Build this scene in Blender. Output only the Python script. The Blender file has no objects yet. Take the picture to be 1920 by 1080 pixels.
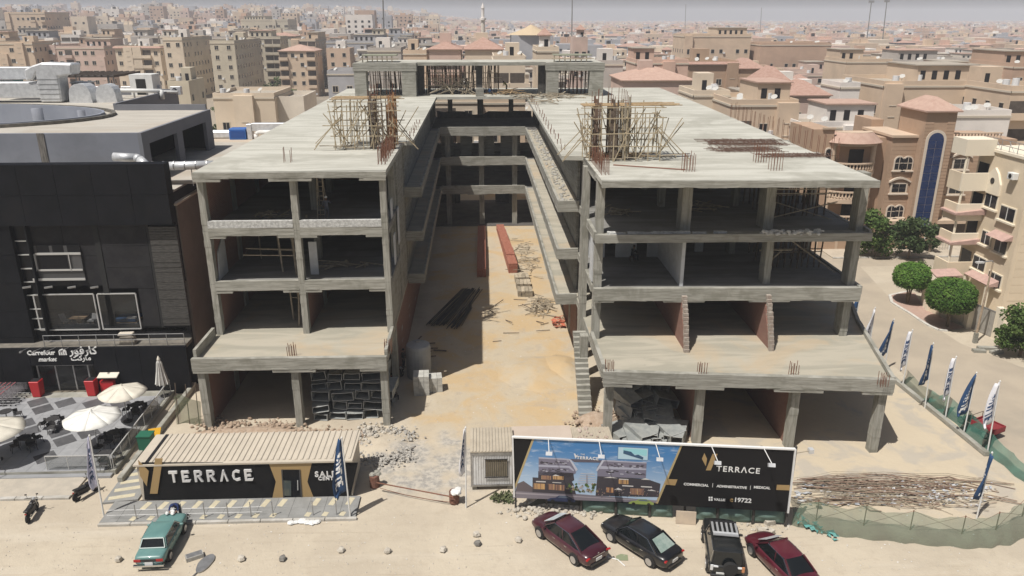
import bpy, bmesh, math, random
from math import sin, cos, pi, radians, sqrt, atan2, exp
from mathutils import Vector, Matrix, noise as mnoise
random.seed(7)
S = bpy.context.scene
C = S.collection
# ------------------------------------------------------------------ camera
F_PX, PITCH, YAW, CAM_H = 1448.0, radians(19.3), radians(2.3), 28.0
cam = bpy.data.cameras.new('camera'); camo = bpy.data.objects.new('camera', cam); C.objects.link(camo)
camo.location = (0, 0, CAM_H); camo.rotation_euler = (pi/2 - PITCH, 0, -YAW)
cam.sensor_width = 36.0; cam.lens = 36.0*F_PX/1920.0; cam.clip_start = 0.5; cam.clip_end = 12000
S.camera = camo
# ------------------------------------------------------------------ light
SUN_TO = Vector((-0.375, -0.345, 1.0)).normalized()      # towards the sun: over the viewer's left shoulder
w = bpy.data.worlds.new('World'); S.world = w; w.use_nodes = True
nt = w.node_tree; nt.nodes.clear()
sky = nt.nodes.new('ShaderNodeTexSky'); sky.sky_type = 'NISHITA'; sky.sun_disc = False
sky.sun_elevation = math.asin(SUN_TO.z); sky.sun_rotation = atan2(SUN_TO.x, SUN_TO.y)
sky.air_density = 1.0; sky.dust_density = 3.5; sky.ozone_density = 1.0
bg = nt.nodes.new('ShaderNodeBackground'); bg.inputs[1].default_value = 0.05
wo = nt.nodes.new('ShaderNodeOutputWorld')
nt.links.new(sky.outputs[0], bg.inputs[0]); nt.links.new(bg.outputs[0], wo.inputs[0])
sun = bpy.data.lights.new('sun', 'SUN'); suno = bpy.data.objects.new('sun', sun); C.objects.link(suno)
sun.energy = 4.7; sun.angle = radians(0.53); sun.color = (1.0, 0.96, 0.90)
suno.location = (0, 0, 80); suno.rotation_euler = SUN_TO.to_track_quat('Z', 'Y').to_euler()
S.view_settings.view_transform = 'Standard'; S.view_settings.look = 'None'
S.view_settings.exposure = 0.0; S.view_settings.gamma = 1.0; S.view_settings.use_curve_mapping = False
S.cycles.use_denoising = True; S.cycles.max_bounces = 6; S.cycles.diffuse_bounces = 2; S.cycles.volume_bounces = 1
S.cycles.transparent_max_bounces = 12
# ------------------------------------------------------------------ helpers
_fw = Vector((sin(YAW)*cos(PITCH), cos(YAW)*cos(PITCH), -sin(PITCH)))
_rt = Vector((cos(YAW), -sin(YAW), 0)); _up = _rt.cross(_fw)
def ray(px, py): return _fw + _rt*((px-960)/F_PX) - _up*((py-540)/F_PX)
def at(px, py, z=0.0):                     # surveying: the spot at height z seen at a photo pixel
    d = ray(px, py); t = (z-CAM_H)/d.z; return Vector((d.x*t, d.y*t, z))
def aty(px, py, Y):
    d = ray(px, py); t = Y/d.y; return Vector((d.x*t, Y, CAM_H+d.z*t))
def R(a, b): return random.uniform(a, b)

class MB:
    """collects shapes; build() links them as one mesh object"""
    def __init__(s): s.v = []; s.f = []; s.m = []; s.cur = 0
    def add(s, vs, fs):
        o = len(s.v); s.v += [tuple(p) for p in vs]
        for f in fs: s.f.append(tuple(i+o for i in f)); s.m.append(s.cur)
        return s
    def box(s, x0, x1, y0, y1, z0, z1):
        return s.add([(x0,y0,z0),(x1,y0,z0),(x1,y1,z0),(x0,y1,z0),(x0,y0,z1),(x1,y0,z1),(x1,y1,z1),(x0,y1,z1)],
                     [(0,3,2,1),(4,5,6,7),(0,1,5,4),(1,2,6,5),(2,3,7,6),(3,0,4,7)])
    def cbox(s, c, sz, rz=0, M=None, taper=1.0):
        hx, hy, hz = sz[0]/2, sz[1]/2, sz[2]/2
        M = M or Matrix.Rotation(rz, 3, 'Z'); c = Vector(c)
        vs = [c + M @ Vector((a*hx*(taper if k > 0 else 1), b*hy*(taper if k > 0 else 1), k*hz)) for k in (-1,1) for a,b in ((-1,-1),(1,-1),(1,1),(-1,1))]
        return s.add(vs, [(0,3,2,1),(4,5,6,7),(0,1,5,4),(1,2,6,5),(2,3,7,6),(3,0,4,7)])
    def bar(s, p, q, wd, h=None, upv=(0,0,1)):
        p, q = Vector(p), Vector(q); d = q-p
        if d.length < 1e-6: return s
        d.normalize(); u = Vector(upv)
        if abs(d.dot(u)) > 0.98: u = Vector((1,0,0))
        a = d.cross(u).normalized(); b = a.cross(d); h = wd if h is None else h
        o = [-a*wd/2-b*h/2, a*wd/2-b*h/2, a*wd/2+b*h/2, -a*wd/2+b*h/2]
        return s.add([p+k for k in o]+[q+k for k in o], [(3,2,1,0),(4,5,6,7),(0,1,5,4),(1,2,6,5),(2,3,7,6),(3,0,4,7)])
    def tube(s, p, q, r, r2=None, n=8, caps=True):
        p, q = Vector(p), Vector(q); d = (q-p).normalized(); u = Vector((0,0,1))
        if abs(d.z) > 0.98: u = Vector((1,0,0))
        a = d.cross(u).normalized(); b = a.cross(d); r2 = r if r2 is None else r2
        vs = [p+(a*cos(2*pi*i/n)+b*sin(2*pi*i/n))*r for i in range(n)]+[q+(a*cos(2*pi*i/n)+b*sin(2*pi*i/n))*r2 for i in range(n)]
        fs = [(i,(i+1)%n,(i+1)%n+n,i+n) for i in range(n)]
        if caps: fs += [tuple(range(n-1,-1,-1)), tuple(range(n,2*n))]
        return s.add(vs, fs)
    def path(s, pts, r, n=6):
        for a, b in zip(pts, pts[1:]): s.tube(a, b, r, n=n)
        return s
    def prism(s, pts, z0, z1):             # polygon (ccw, x y) pulled up
        n = len(pts); vs = [(x,y,z0) for x,y in pts]+[(x,y,z1) for x,y in pts]
        return s.add(vs, [tuple(range(n-1,-1,-1)), tuple(range(n,2*n))]+[(i,(i+1)%n,(i+1)%n+n,i+n) for i in range(n)])
    def slabxz(s, pts, y0, y1):            # polygon in x z (ccw seen from -y), pulled back in y
        n = len(pts); vs = [(x,y0,z) for x,z in pts]+[(x,y1,z) for x,z in pts]
        return s.add(vs, [tuple(range(n)), tuple(range(2*n-1,n-1,-1))]+[(i,i+n,(i+1)%n+n,(i+1)%n) for i in range(n)])
    def slabyz(s, pts, x0, x1):
        n = len(pts); vs = [(x0,y,z) for y,z in pts]+[(x1,y,z) for y,z in pts]
        return s.add(vs, [tuple(range(n-1,-1,-1)), tuple(range(n,2*n))]+[(i,(i+1)%n,(i+1)%n+n,i+n) for i in range(n)])
    def lathe(s, prof, c=(0,0,0), n=16, axis='Z'):
        vs = []; k = len(prof)
        for r, z in prof:
            for i in range(n):
                x, y = r*cos(2*pi*i/n), r*sin(2*pi*i/n)
                p = (x,y,z) if axis == 'Z' else ((x,z,y) if axis == 'Y' else (z,x,y))
                vs.append((p[0]+c[0], p[1]+c[1], p[2]+c[2]))
        fs = [(j*n+i, j*n+(i+1)%n, (j+1)*n+(i+1)%n, (j+1)*n+i) for j in range(k-1) for i in range(n)]
        fs += [tuple(range(n-1,-1,-1)), tuple(range((k-1)*n, k*n))]
        return s.add(vs, fs)
    def rock(s, c, r, sq=0.7):
        n = 6; vs = []; rr = [R(.75,1.15) for _ in range(14)]; a0 = R(0,6)
        for j, (rad, z) in enumerate(((.55,-.8),(1,-.1),(.72,.65))):
            for i in range(n):
                k = r*rad*R(.8,1.15); vs.append((c[0]+k*cos(a0+2*pi*i/n), c[1]+k*sin(a0+2*pi*i/n), c[2]+r*sq*z*R(.85,1.15)))
        vs.append((c[0], c[1], c[2]+r*sq*R(.8,1.05)))
        fs = [(j*n+i, j*n+(i+1)%n, (j+1)*n+(i+1)%n, (j+1)*n+i) for j in range(2) for i in range(n)]
        fs += [(12+i, 12+(i+1)%n, 18) for i in range(n)] + [tuple(range(n-1,-1,-1))]
        return s.add(vs, fs)
    def build(s, name, m, parent=None, local=False, smooth=False, bevel=0, kind=None, solid=0, weld=False):
        me = bpy.data.meshes.new(name)
        vs = s.v
        if parent is not None and not local:
            p = parent; o = Vector(p.location)
            while p.parent is not None: p = p.parent; o += p.location
            vs = [(x-o.x, y-o.y, z-o.z) for x, y, z in vs]
        me.from_pydata(vs, [], s.f)
        ms = m if isinstance(m, (list, tuple)) else [m]
        for k in ms: me.materials.append(k)
        if len(ms) > 1: me.polygons.foreach_set('material_index', s.m)
        if smooth: me.polygons.foreach_set('use_smooth', [True]*len(s.f))
        if weld:
            b_ = bmesh.new(); b_.from_mesh(me); bmesh.ops.remove_doubles(b_, verts=b_.verts, dist=.002); b_.to_mesh(me); b_.free()
        me.update()
        ob = bpy.data.objects.new(name, me); C.objects.link(ob)
        if parent is not None: ob.parent = parent
        if bevel:
            b = ob.modifiers.new('bevel', 'BEVEL'); b.width = bevel; b.segments = 1; b.limit_method = 'ANGLE'; b.angle_limit = radians(40)
        if solid:
            b = ob.modifiers.new('solid', 'SOLIDIFY'); b.thickness = solid; b.offset = 0
        if kind: ob['kind'] = kind
        return ob
def tag(o, label=None, cat=None, group=None, kind=None):
    if label: o['label'] = label
    if cat: o['category'] = cat
    if group: o['group'] = group
    if kind: o['kind'] = kind
    return o
def thing(name, label, cat, loc=(0,0,0), group=None, rz=0):
    o = bpy.data.objects.new(name, None); C.objects.link(o); o.location = loc; o.rotation_euler = (0,0,rz)
    o.empty_display_size = .3
    return tag(o, label, cat, group)
def struct(o): o['kind'] = 'structure'; return o
def inst(src, name, parent, loc, rot=(0,0,0), scale=(1,1,1)):      # another piece on the same mesh
    o = bpy.data.objects.new(name, src if isinstance(src, bpy.types.Mesh) else src.data); C.objects.link(o); o.parent = parent
    o.location = loc; o.rotation_euler = rot; o.scale = scale; return o
def dup(root, loc, rz=None, label=None, group=None, sc=None):
    def cp(o, par):
        c = o.copy(); C.objects.link(c); c.parent = par
        for ch in list(o.children): cp(ch, c)
        return c
    kids = list(root.children)
    r = root.copy(); C.objects.link(r); r.location = loc
    if rz is not None: r.rotation_euler = (0,0,rz)
    if sc: r.scale = (sc,sc,sc) if not isinstance(sc, tuple) else sc
    if label: r['label'] = label
    if group: r['group'] = group
    for ch in kids: cp(ch, r)
    return r
# ------------------------------------------------------------------ materials
def srgb(r, g, b):
    f = lambda c: (c/255/12.92) if c <= 10 else ((c/255+.055)/1.055)**2.4
    return (f(r), f(g), f(b))
class NT:
    def __init__(s, m): s.t = m.node_tree; s.N = s.t.nodes; s.L = s.t.links
    def n(s, ty, **kw):
        o = s.N.new(ty)
        for k, v in kw.items(): setattr(o, k, v)
        return o
    def put(s, sock, v):
        if isinstance(v, bpy.types.NodeSocket): s.L.new(v, sock)
        elif isinstance(v, (tuple, list)) and len(v) == 3 and sock.type == 'RGBA': sock.default_value = (*v, 1)
        else: sock.default_value = v
    def noise(s, vec, scale, detail=4, rough=.55, dist=0):
        o = s.n('ShaderNodeTexNoise'); s.put(o.inputs['Vector'], vec); o.inputs['Scale'].default_value = scale
        o.inputs['Detail'].default_value = detail; o.inputs['Roughness'].default_value = rough; o.inputs['Distortion'].default_value = dist
        return o.outputs[0]
    def ramp(s, fac, a, b, ca=0, cb=1):
        o = s.n('ShaderNodeMapRange'); o.interpolation_type = 'SMOOTHSTEP'; s.put(o.inputs[0], fac)
        for i, v in zip((1,2,3,4), (a,b,ca,cb)): o.inputs[i].default_value = v
        return o.outputs[0]
    def mix(s, fac, a, b, mode='MIX'):
        o = s.n('ShaderNodeMix', data_type='RGBA', blend_type=mode)
        s.put(o.inputs[0], fac); s.put(o.inputs[6], a); s.put(o.inputs[7], b); return o.outputs[2]
    def math(s, op, a, b=None):
        o = s.n('ShaderNodeMath', operation=op); s.put(o.inputs[0], a)
        if b is not None: s.put(o.inputs[1], b)
        return o.outputs[0]
    def pos(s, stretch=None):
        g = s.n('ShaderNodeNewGeometry').outputs['Position']
        if stretch:
            o = s.n('ShaderNodeVectorMath', operation='MULTIPLY'); s.L.new(g, o.inputs[0]); o.inputs[1].default_value = stretch; return o.outputs[0]
        return g
    def bump(s, h, strength=.3, dist=.05):
        o = s.n('ShaderNodeBump'); o.inputs['Strength'].default_value = strength; o.inputs['Distance'].default_value = dist
        s.put(o.inputs['Height'], h); return o.outputs[0]
def newmat(name):
    m = bpy.data.materials.new(name); m.use_nodes = True
    return m, NT(m), m.node_tree.nodes['Principled BSDF']
_mats = {}
def mat(name, col, col2=None, scale=1.5, rough=.85, metal=0, bump=0, bscale=12, stretch=None, lo=.35, hi=.65, stain=None, alpha=1, coat=0, spec=None, vary=0, stain_amt=.6, stain_scale=.18):
    if name in _mats: return _mats[name]
    m, t, b = newmat(name); c = col
    P = t.pos(stretch) if (col2 or bump or stain) else None
    if col2: c = t.mix(t.ramp(t.noise(P, scale, 6, .62), lo, hi), col, col2)
    if stain: c = t.mix(t.ramp(t.noise(t.pos(), stain_scale, 5, .6, .4), .5, .68, 0, stain_amt), c, stain)
    if vary:
        oi = t.n('ShaderNodeObjectInfo'); v = t.n('ShaderNodeHueSaturation'); t.put(v.inputs['Value'], t.ramp(oi.outputs['Random'], 0, 1, 1-vary, 1+vary))
        t.put(v.inputs['Color'], c); c = v.outputs[0]
    t.put(b.inputs['Base Color'], c); b.inputs['Roughness'].default_value = rough; b.inputs['Metallic'].default_value = metal
    if spec is not None: b.inputs['Specular IOR Level'].default_value = spec
    if bump: t.put(b.inputs['Normal'], t.bump(t.noise(P, bscale, 5, .6), bump))
    if alpha < 1: b.inputs['Alpha'].default_value = alpha
    if coat: b.inputs['Coat Weight'].default_value = coat; b.inputs['Coat Roughness'].default_value = .05
    _mats[name] = m; return m
def glassmat(name, col, rough=.08, alpha=1.0):
    return mat(name, col, rough=rough, spec=.8, alpha=alpha)
def brickmat(name, c1, c2, mortar, axis='x', sc=1.0):
    m, t, b = newmat(name); p = t.n('ShaderNodeSeparateXYZ'); t.L.new(t.pos(), p.inputs[0]); cb = t.n('ShaderNodeCombineXYZ')
    t.L.new(p.outputs[0 if axis == 'x' else 1], cb.inputs[0]); t.L.new(p.outputs[2], cb.inputs[1])
    br = t.n('ShaderNodeTexBrick'); t.L.new(cb.outputs[0], br.inputs[0]); br.inputs['Scale'].default_value = sc
    t.put(br.inputs['Color1'], c1); t.put(br.inputs['Color2'], c2); t.put(br.inputs['Mortar'], mortar)
    br.inputs['Brick Width'].default_value = .26; br.inputs['Row Height'].default_value = .13; br.inputs['Mortar Size'].default_value = .012
    t.put(b.inputs['Base Color'], br.outputs[0]); b.inputs['Roughness'].default_value = .92
    t.put(b.inputs['Normal'], t.bump(br.outputs[1], -.4, .02)); return m
CONC = mat('concrete', (.25,.243,.207), (.38,.369,.325), 1.3, .9, bump=.45, bscale=5, stain=(.185,.18,.145), stain_scale=.6, stretch=(.5,.5,7))
CONCC = mat('concrete_column', (.255,.248,.212), (.38,.369,.325), 1.3, .9, bump=.45, bscale=5, stain=(.17,.165,.135), stain_scale=.7, stretch=(6,6,.5))
CONC_D = mat('concrete_rough', (.31,.30,.27), (.42,.41,.38), 3, .95, bump=.6, bscale=14, stain=(.24,.22,.19), stain_scale=.8)
def roofmat(name, c1, c2, c3):
    m, t, b = newmat(name); P = t.pos((.35,1.6,1)); Q = t.pos()
    c = t.mix(t.ramp(t.noise(P, .5, 6, .6, .6), .4, .62), c1, c2)
    c = t.mix(t.ramp(t.noise(Q, .13, 5, .6, .8), .52, .66, 0, .65), c, c3)
    c = t.mix(t.ramp(t.noise(Q, 2.5, 5, .75), .6, .72, 0, .5), c, (.25,.235,.2)); c = t.mix(t.ramp(t.noise(t.pos((.08,2.2,1)), .9, 4, .7), .6, .68, 0, .4), c, (.27,.26,.22)); c = t.mix(t.ramp(t.noise(t.pos((1,1,1)), .06, 4, .5, 1.5), .56, .6, 0, .35), c, c3)
    t.put(b.inputs['Base Color'], c); b.inputs['Roughness'].default_value = .92
    t.put(b.inputs['Normal'], t.bump(t.noise(Q, 6, 5), .15)); return m
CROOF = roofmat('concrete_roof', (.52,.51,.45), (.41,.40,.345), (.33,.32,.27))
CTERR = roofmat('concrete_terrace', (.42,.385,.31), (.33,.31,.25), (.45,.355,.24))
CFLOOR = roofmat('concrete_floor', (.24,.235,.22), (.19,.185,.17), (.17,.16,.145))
PLASTER = mat('white_plaster', (.62,.63,.64), (.52,.53,.53), 1.0, .8)
BRICK = brickmat('red_brick_x', (.21,.085,.06), (.25,.12,.085), (.24,.20,.17), 'x')
BRICKY = brickmat('red_brick_y', (.21,.085,.06), (.25,.12,.085), (.24,.20,.17), 'y')
WOOD = mat('raw_timber', (.34,.23,.12), (.44,.33,.2), 4, .85, vary=.25)
WOOD_G = mat('weathered_timber', (.30,.25,.18), (.42,.36,.27), 4, .9, vary=.25)
WOOD_D = mat('dark_timber', (.10,.075,.055), (.17,.13,.1), 4, .9)
REBAR = mat('rusty_steel', (.16,.07,.045), (.22,.10,.06), 8, .85)
STEEL = mat('grey_steel', (.33,.33,.33), (.42,.42,.42), 3, .45, metal=.7)
GALV = mat('galvanised_sheet', (.58,.59,.60), (.72,.73,.74), 2.2, .42, metal=.35)
DUCTM = mat('duct_sheet', (.27,.285,.28), (.36,.37,.35), 2.0, .6, metal=.15); DUCTR = mat('duct_rim', (.42,.43,.42), rough=.6)
WHITEP = mat('white_paint', (.74,.74,.72), (.68,.68,.66), 2, .55)
BLACKP = mat('black_plastic', (.018,.018,.02), rough=.45)
RED = mat('red_paint', (.52,.02,.025), rough=.4)
GLASSD = mat('dark_glass', (.008,.009,.012), rough=.06, spec=.15)
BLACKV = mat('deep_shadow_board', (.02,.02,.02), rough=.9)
# ================================================================== THE SETTING
def sst(a, b, x):
    t = max(0, min(1, (x-a)/(b-a))); return t*t*(3-2*t)
def gz(x, y):                               # the town climbs gently far off to the left
    return 20*sst(350, 1500, y)*sst(120, -420, x) + 14*sst(1200, 2600, y)*sst(300, -300, x)
xs = [-5400,-4000,-2800]+[-1800+90*i for i in range(18)]+[-180+20*i for i in range(18)]+[200+100*i for i in range(17)]+[2800,4000,5400]
ys = [-60,-20]+[20*i for i in range(1,16)]+[350+60*i for i in range(24)]+[1900,2200,2600,3200,4200,5600]
g = MB(); nx = len(xs)
g.v = [(x,y,gz(x,y)) for y in ys for x in xs]
g.f = [(j*nx+i, j*nx+i+1, (j+1)*nx+i+1, (j+1)*nx+i) for j in range(len(ys)-1) for i in range(nx-1)]; g.m = [0]*len(g.f)
m, t, b = newmat('sand_ground'); P = t.pos(); sp = t.n('ShaderNodeSeparateXYZ'); t.L.new(P, sp.inputs[0]); X, Y = sp.outputs[0], sp.outputs[1]
wob = t.math('MULTIPLY', t.math('SUBTRACT', t.noise(P, .22, 4, .6), .5), 9)
Xw, Yw = t.math('ADD', X, wob), t.math('ADD', Y, wob)
base = t.mix(t.ramp(t.noise(P, .16, 6, .6, .3), .35, .65), (.52,.455,.355), (.45,.39,.305))
base = t.mix(t.ramp(t.noise(P, 1.3, 5, .7), .48, .75, 0, .45), base, (.38,.32,.245))
base = t.mix(t.ramp(t.noise(t.pos((.6,1.4,1)), .5, 5, .7, 1.2), .55, .75, 0, .28), base, (.40,.335,.25))
base = t.mix(t.ramp(t.noise(P, .45, 6, .75, .8), .58, .74, 0, .45), base, (.36,.30,.225))
# wheel-worn dust on the street
base = t.mix(t.ramp(t.noise(t.pos((.12,1,1)), .35, 4, .6), .55, .7, 0, .5), base, (.56,.505,.415))
wv = t.n('ShaderNodeTexWave', wave_type='BANDS', bands_direction='Y'); t.put(wv.inputs['Vector'], P); wv.inputs['Scale'].default_value = .42; wv.inputs['Distortion'].default_value = 5; wv.inputs['Detail'].default_value = 2; wv.inputs['Detail Scale'].default_value = .25
rut = t.math('MULTIPLY', t.ramp(wv.outputs[1], .86, .98), t.math('MULTIPLY', t.ramp(Y, 40.5, 38.5), t.ramp(t.noise(P, .3, 3), .45, .65, 0, .28)))
base = t.mix(rut, base, (.37,.31,.235))
def band(v, a, b_, c, d): return t.math('MULTIPLY', t.ramp(v, a, b_), t.ramp(v, c, d, 1, 0))
court = t.math('MULTIPLY', band(Xw, -6, -4.5, 7.6, 9), band(Yw, 46, 51, 200, 201))
yel = t.mix(t.ramp(t.noise(P, .25, 5, .6, .5), .38, .6), (.49,.365,.215), (.47,.40,.295)); yel = t.mix(t.ramp(t.noise(P, .5, 6, .7, .6), .52, .68, 0, .6), yel, (.39,.335,.265)); yel = t.mix(t.ramp(t.noise(P, 1.6, 5, .7), .58, .72, 0, .5), yel, (.36,.27,.175))
base = t.mix(court, base, yel)
site = t.math('MULTIPLY', band(Xw, 10, 12, 33.4, 33.9), band(Yw, 37, 39.5, 64, 66))
base = t.mix(t.math('MULTIPLY', site, .75), base, t.mix(t.ramp(t.noise(P, .3, 4, .6, .6), .5, .62), (.53,.45,.33), (.42,.38,.32)))
grey = t.math('MULTIPLY', band(Xw, -7.5, -5.5, -1.5, 1.0), band(Yw, 40.5, 42.5, 47, 49))
base = t.mix(t.math('MULTIPLY', grey, t.ramp(t.noise(P, .5, 5, .6), .35, .55)), base, t.mix(t.ramp(t.noise(P, 2.2, 5, .7), .4, .6), (.47,.43,.37), (.30,.285,.26)))
base = t.mix(t.ramp(t.noise(P, 22, 3, .7), .64, .72, 0, .5), base, (.24,.19,.14))
base = t.mix(t.ramp(t.noise(P, 17, 3, .7), .68, .74, 0, .6), base, (.62,.57,.48))
far = t.ramp(Y, 150, 260)
base = t.mix(far, base, t.mix(t.ramp(t.noise(P, .02, 4, .6), .4, .6), (.33,.28,.22), (.24,.21,.17)))
t.put(b.inputs['Base Color'], base); b.inputs['Roughness'].default_value = .95; b.inputs['Specular IOR Level'].default_value = .15
hh = t.math('SUBTRACT', t.math('ADD', t.math('MULTIPLY', t.noise(P, .9, 5, .65), 1.0), t.math('MULTIPLY', t.noise(P, 9, 4, .7), .25)), t.math('MULTIPLY', rut, .3))
t.put(b.inputs['Normal'], t.bump(hh, .55, .12))
struct(g.build('ground', m))
ROADM = mat('dusty_road', (.43,.365,.28), (.37,.315,.245), .2, .95, bump=.25, bscale=7, stain=(.30,.265,.215), stain_scale=.12)
rd = MB(); rp = [(34.9,36),(60,36),(60,44),(45.5,58),(43.4,63),(43.0,75),(45,86),(120,86),(120,79),(300,79),(300,95),(52,96),(44,100),(44,260),(36,260),(36,80),(34.9,62)]
rd.v = [(x,y,.006) for x,y in rp]; rd.f = [tuple(range(len(rp)))]; rd.m = [0]
struct(rd.build('road', ROADM))
KERB = mat('kerb_stone', (.50,.48,.44), (.38,.36,.32), 2, .9, bump=.2)
def kerbline(pts, name='kerb', wd=.28, h=.14, m=KERB, seg=1.6):     # one stone after another
    root = thing(name, None, None, (pts[0][0], pts[0][1], 0)); root['kind'] = 'structure'
    for (x0,y0), (x1,y1) in zip(pts, pts[1:]):
        L = math.hypot(x1-x0, y1-y0); n = max(1, round(L/seg))
        for i in range(n):
            a, c = (i+.012)/n, (i+.988)/n
            MB().bar((x0+(x1-x0)*a, y0+(y1-y0)*a, h/2), (x0+(x1-x0)*c, y0+(y1-y0)*c, h/2), wd, h).build('kerb_stone', m, root)
    return root
# curved pavement of pink tiles on the far side of the side street
kp = [at(*p) for p in ((1700,548),(1668,555),(1672,568),(1688,578),(1705,588),(1724,601),(1742,612),(1760,620),(1776,621))]
wl = [at(*p) for p in ((1808,617),(1734,582),(1724,566),(1716,552))]
PAVE = brickmat('pink_pavers', (.36,.22,.18), (.41,.27,.22), (.33,.27,.23), 'x')
pv = newmat('pink_paving'); mm, t, b = pv
br = t.n('ShaderNodeTexBrick'); t.L.new(t.pos(), br.inputs[0]); br.inputs['Scale'].default_value = 1
t.put(br.inputs['Color1'], (.40,.25,.20)); t.put(br.inputs['Color2'], (.45,.31,.25)); t.put(br.inputs['Mortar'], (.36,.30,.25))
br.inputs['Brick Width'].default_value = .3; br.inputs['Row Height'].default_value = .15; br.inputs['Mortar Size'].default_value = .012
t.put(b.inputs['Base Color'], br.outputs[0]); b.inputs['Roughness'].default_value = .9
pm = MB(); pl = [(p.x,p.y) for p in kp]+[(p.x,p.y) for p in wl]; pm.v = [(x,y,.12) for x,y in pl]; pm.f = [tuple(range(len(pl)))]; pm.m = [0]
struct(pm.build('pavement', mm))
kerbline([(p.x,p.y) for p in kp], m=mat('white_kerb', (.62,.60,.55), (.50,.48,.43), 2, .9))
# far pavement in front of the brown house
a, c = at(1560,484), at(1790,486)
struct(MB().box(a.x, c.x+30, a.y, a.y+4.2, 0, .13).build('pavement', mat('pale_pavement', (.50,.43,.34), (.43,.37,.29), 1, .95)))
kerbline([(a.x, a.y-.15), (c.x+30, a.y-.15)])
# pavement before the black shop building
PV2 = mat('worn_pavement', (.47,.42,.345), (.40,.36,.30), 1.2, .95, bump=.2)
struct(MB().box(-60, -25.6, 41.9, 44.2, 0, .12).build('pavement', PV2))
kerbline([(-60,41.75),(-25.6,41.75)])
# sky: the World's own sky; the dust in the air is one closed box
hz = MB().box(-5420, 5420, -80, 5620, -1.5, 82)
hm = bpy.data.materials.new('dusty_air'); hm.use_nodes = True; n = hm.node_tree.nodes; n.clear()
vo = n.new('ShaderNodeVolumePrincipled'); oo = n.new('ShaderNodeOutputMaterial'); hm.node_tree.links.new(vo.outputs[0], oo.inputs['Volume'])
vo.inputs['Color'].default_value = (.84,.89,.985,1); vo.inputs['Density'].default_value = .00033; vo.inputs['Anisotropy'].default_value = -.05
hz.build('haze', hm, kind='stuff')
# low edge wall of the building plot along the side street
ew = [at(*p) for p in ((1560,612),(1683,720),(1850,856))]
root = thing('plot_edge_wall', 'low concrete edge wall between the building plot and the row of flags', 'wall', (ew[0].x, ew[0].y, 0))
for a, c in zip(ew, ew[1:]):
    L = (c-a).length; k = max(1, round(L/3.5))
    for i in range(k):
        MB().bar(a.lerp(c,(i+.004)/k)+Vector((0,0,.17)), a.lerp(c,(i+.996)/k)+Vector((0,0,.17)), .35, .34).build('wall_segment', CONC, root, bevel=.03)
# ================================================================== THE CONCRETE FRAME UNDER CONSTRUCTION
site = thing('concrete_frame_building', 'bare grey concrete frame of a four-storey U-shaped building under construction', 'building', (3.5, 80, 0))
Z1, Z2, Z3, Z4 = 5.4, 9.45, 13.5, 17.75
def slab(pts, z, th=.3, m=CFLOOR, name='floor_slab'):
    return MB().prism(pts, z-th, z).build(name, m, site)
def fascia(p, q, zt, zb, wd=.3, drops=(), dz=.2, dl=2.6, m=CONC, name='edge_beam'):
    """edge beam from p to q, deeper near the columns listed as fractions"""
    p, q = Vector((*p,0)), Vector((*q,0)); L = (q-p).length; M = MB()
    M.bar(p+Vector((0,0,(zt+zb)/2)), q+Vector((0,0,(zt+zb)/2)), wd, zt-zb)
    for f in drops:
        a, c = max(0.002, f-dl/2/L), min(.998, f+dl/2/L)
        M.bar(p.lerp(q,a)+Vector((0,0,zb-dz/2)), p.lerp(q,c)+Vector((0,0,zb-dz/2)), wd-.02, dz)
    # ragged form-board lips
    for i in range(int(L/1.2)):
        s0 = R(0,.95); s1 = min(1, s0+R(.5,1.6)/L)
        M.bar(p.lerp(q,s0)+Vector((0,0,zb+R(.02,.1))), p.lerp(q,s1)+Vector((0,0,zb+R(.02,.1))), wd+R(.02,.05), R(.05,.12))
    return M.build(name, m, site)
def col(x, y, z0, z1, sx=.45, sy=.8, m=CONCC):
    M = MB(); M.box(x-sx/2, x+sx/2, y-sy/2, y+sy/2, z0, z1)
    for k in range(3):                       # board marks standing a little proud
        e = .006+.006*k; zz = z0+(z1-z0)*R(.1,.8); M.box(x-sx/2-e, x+sx/2+e, y-sy/2-e, y+sy/2+e, zz, min(z1-.05, zz+R(.1,.5)))
    return M.build('column', m, site)
LW0, LW1, RW0, RW1 = -20.15, -6.85, 8.05, 27.3
# ---- left wing slabs
slab([(LW0,50.2),(LW1,50.0),(LW1,122),(LW0,122)], Z1, .3, CTERR)
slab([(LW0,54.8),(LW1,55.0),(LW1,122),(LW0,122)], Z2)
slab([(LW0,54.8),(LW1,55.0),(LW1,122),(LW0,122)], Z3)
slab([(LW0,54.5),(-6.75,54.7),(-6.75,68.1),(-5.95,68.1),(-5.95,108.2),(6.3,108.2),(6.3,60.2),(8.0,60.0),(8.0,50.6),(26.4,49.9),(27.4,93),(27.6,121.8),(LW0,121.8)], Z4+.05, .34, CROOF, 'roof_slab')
# ---- right wing slabs
slab([(RW0,46.9),(26.75,44.9),(29.2,55),(31.5,62),(31.5,68),(28,70),(28,122),(RW0,122)], Z1, .3, CTERR)
slab([(8.25,52.4),(27.35,51.85),(27.6,122),(8.25,122)], Z2)
slab([(8.25,52.45),(27.4,52.05),(27.6,122),(8.25,122)], Z3)
# ---- rear wing slabs
for z in (Z1, Z2, Z3): slab([(-6.84,106.9),(8.04,106.9),(8.04,122),(-6.84,122)], z-.004)
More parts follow.
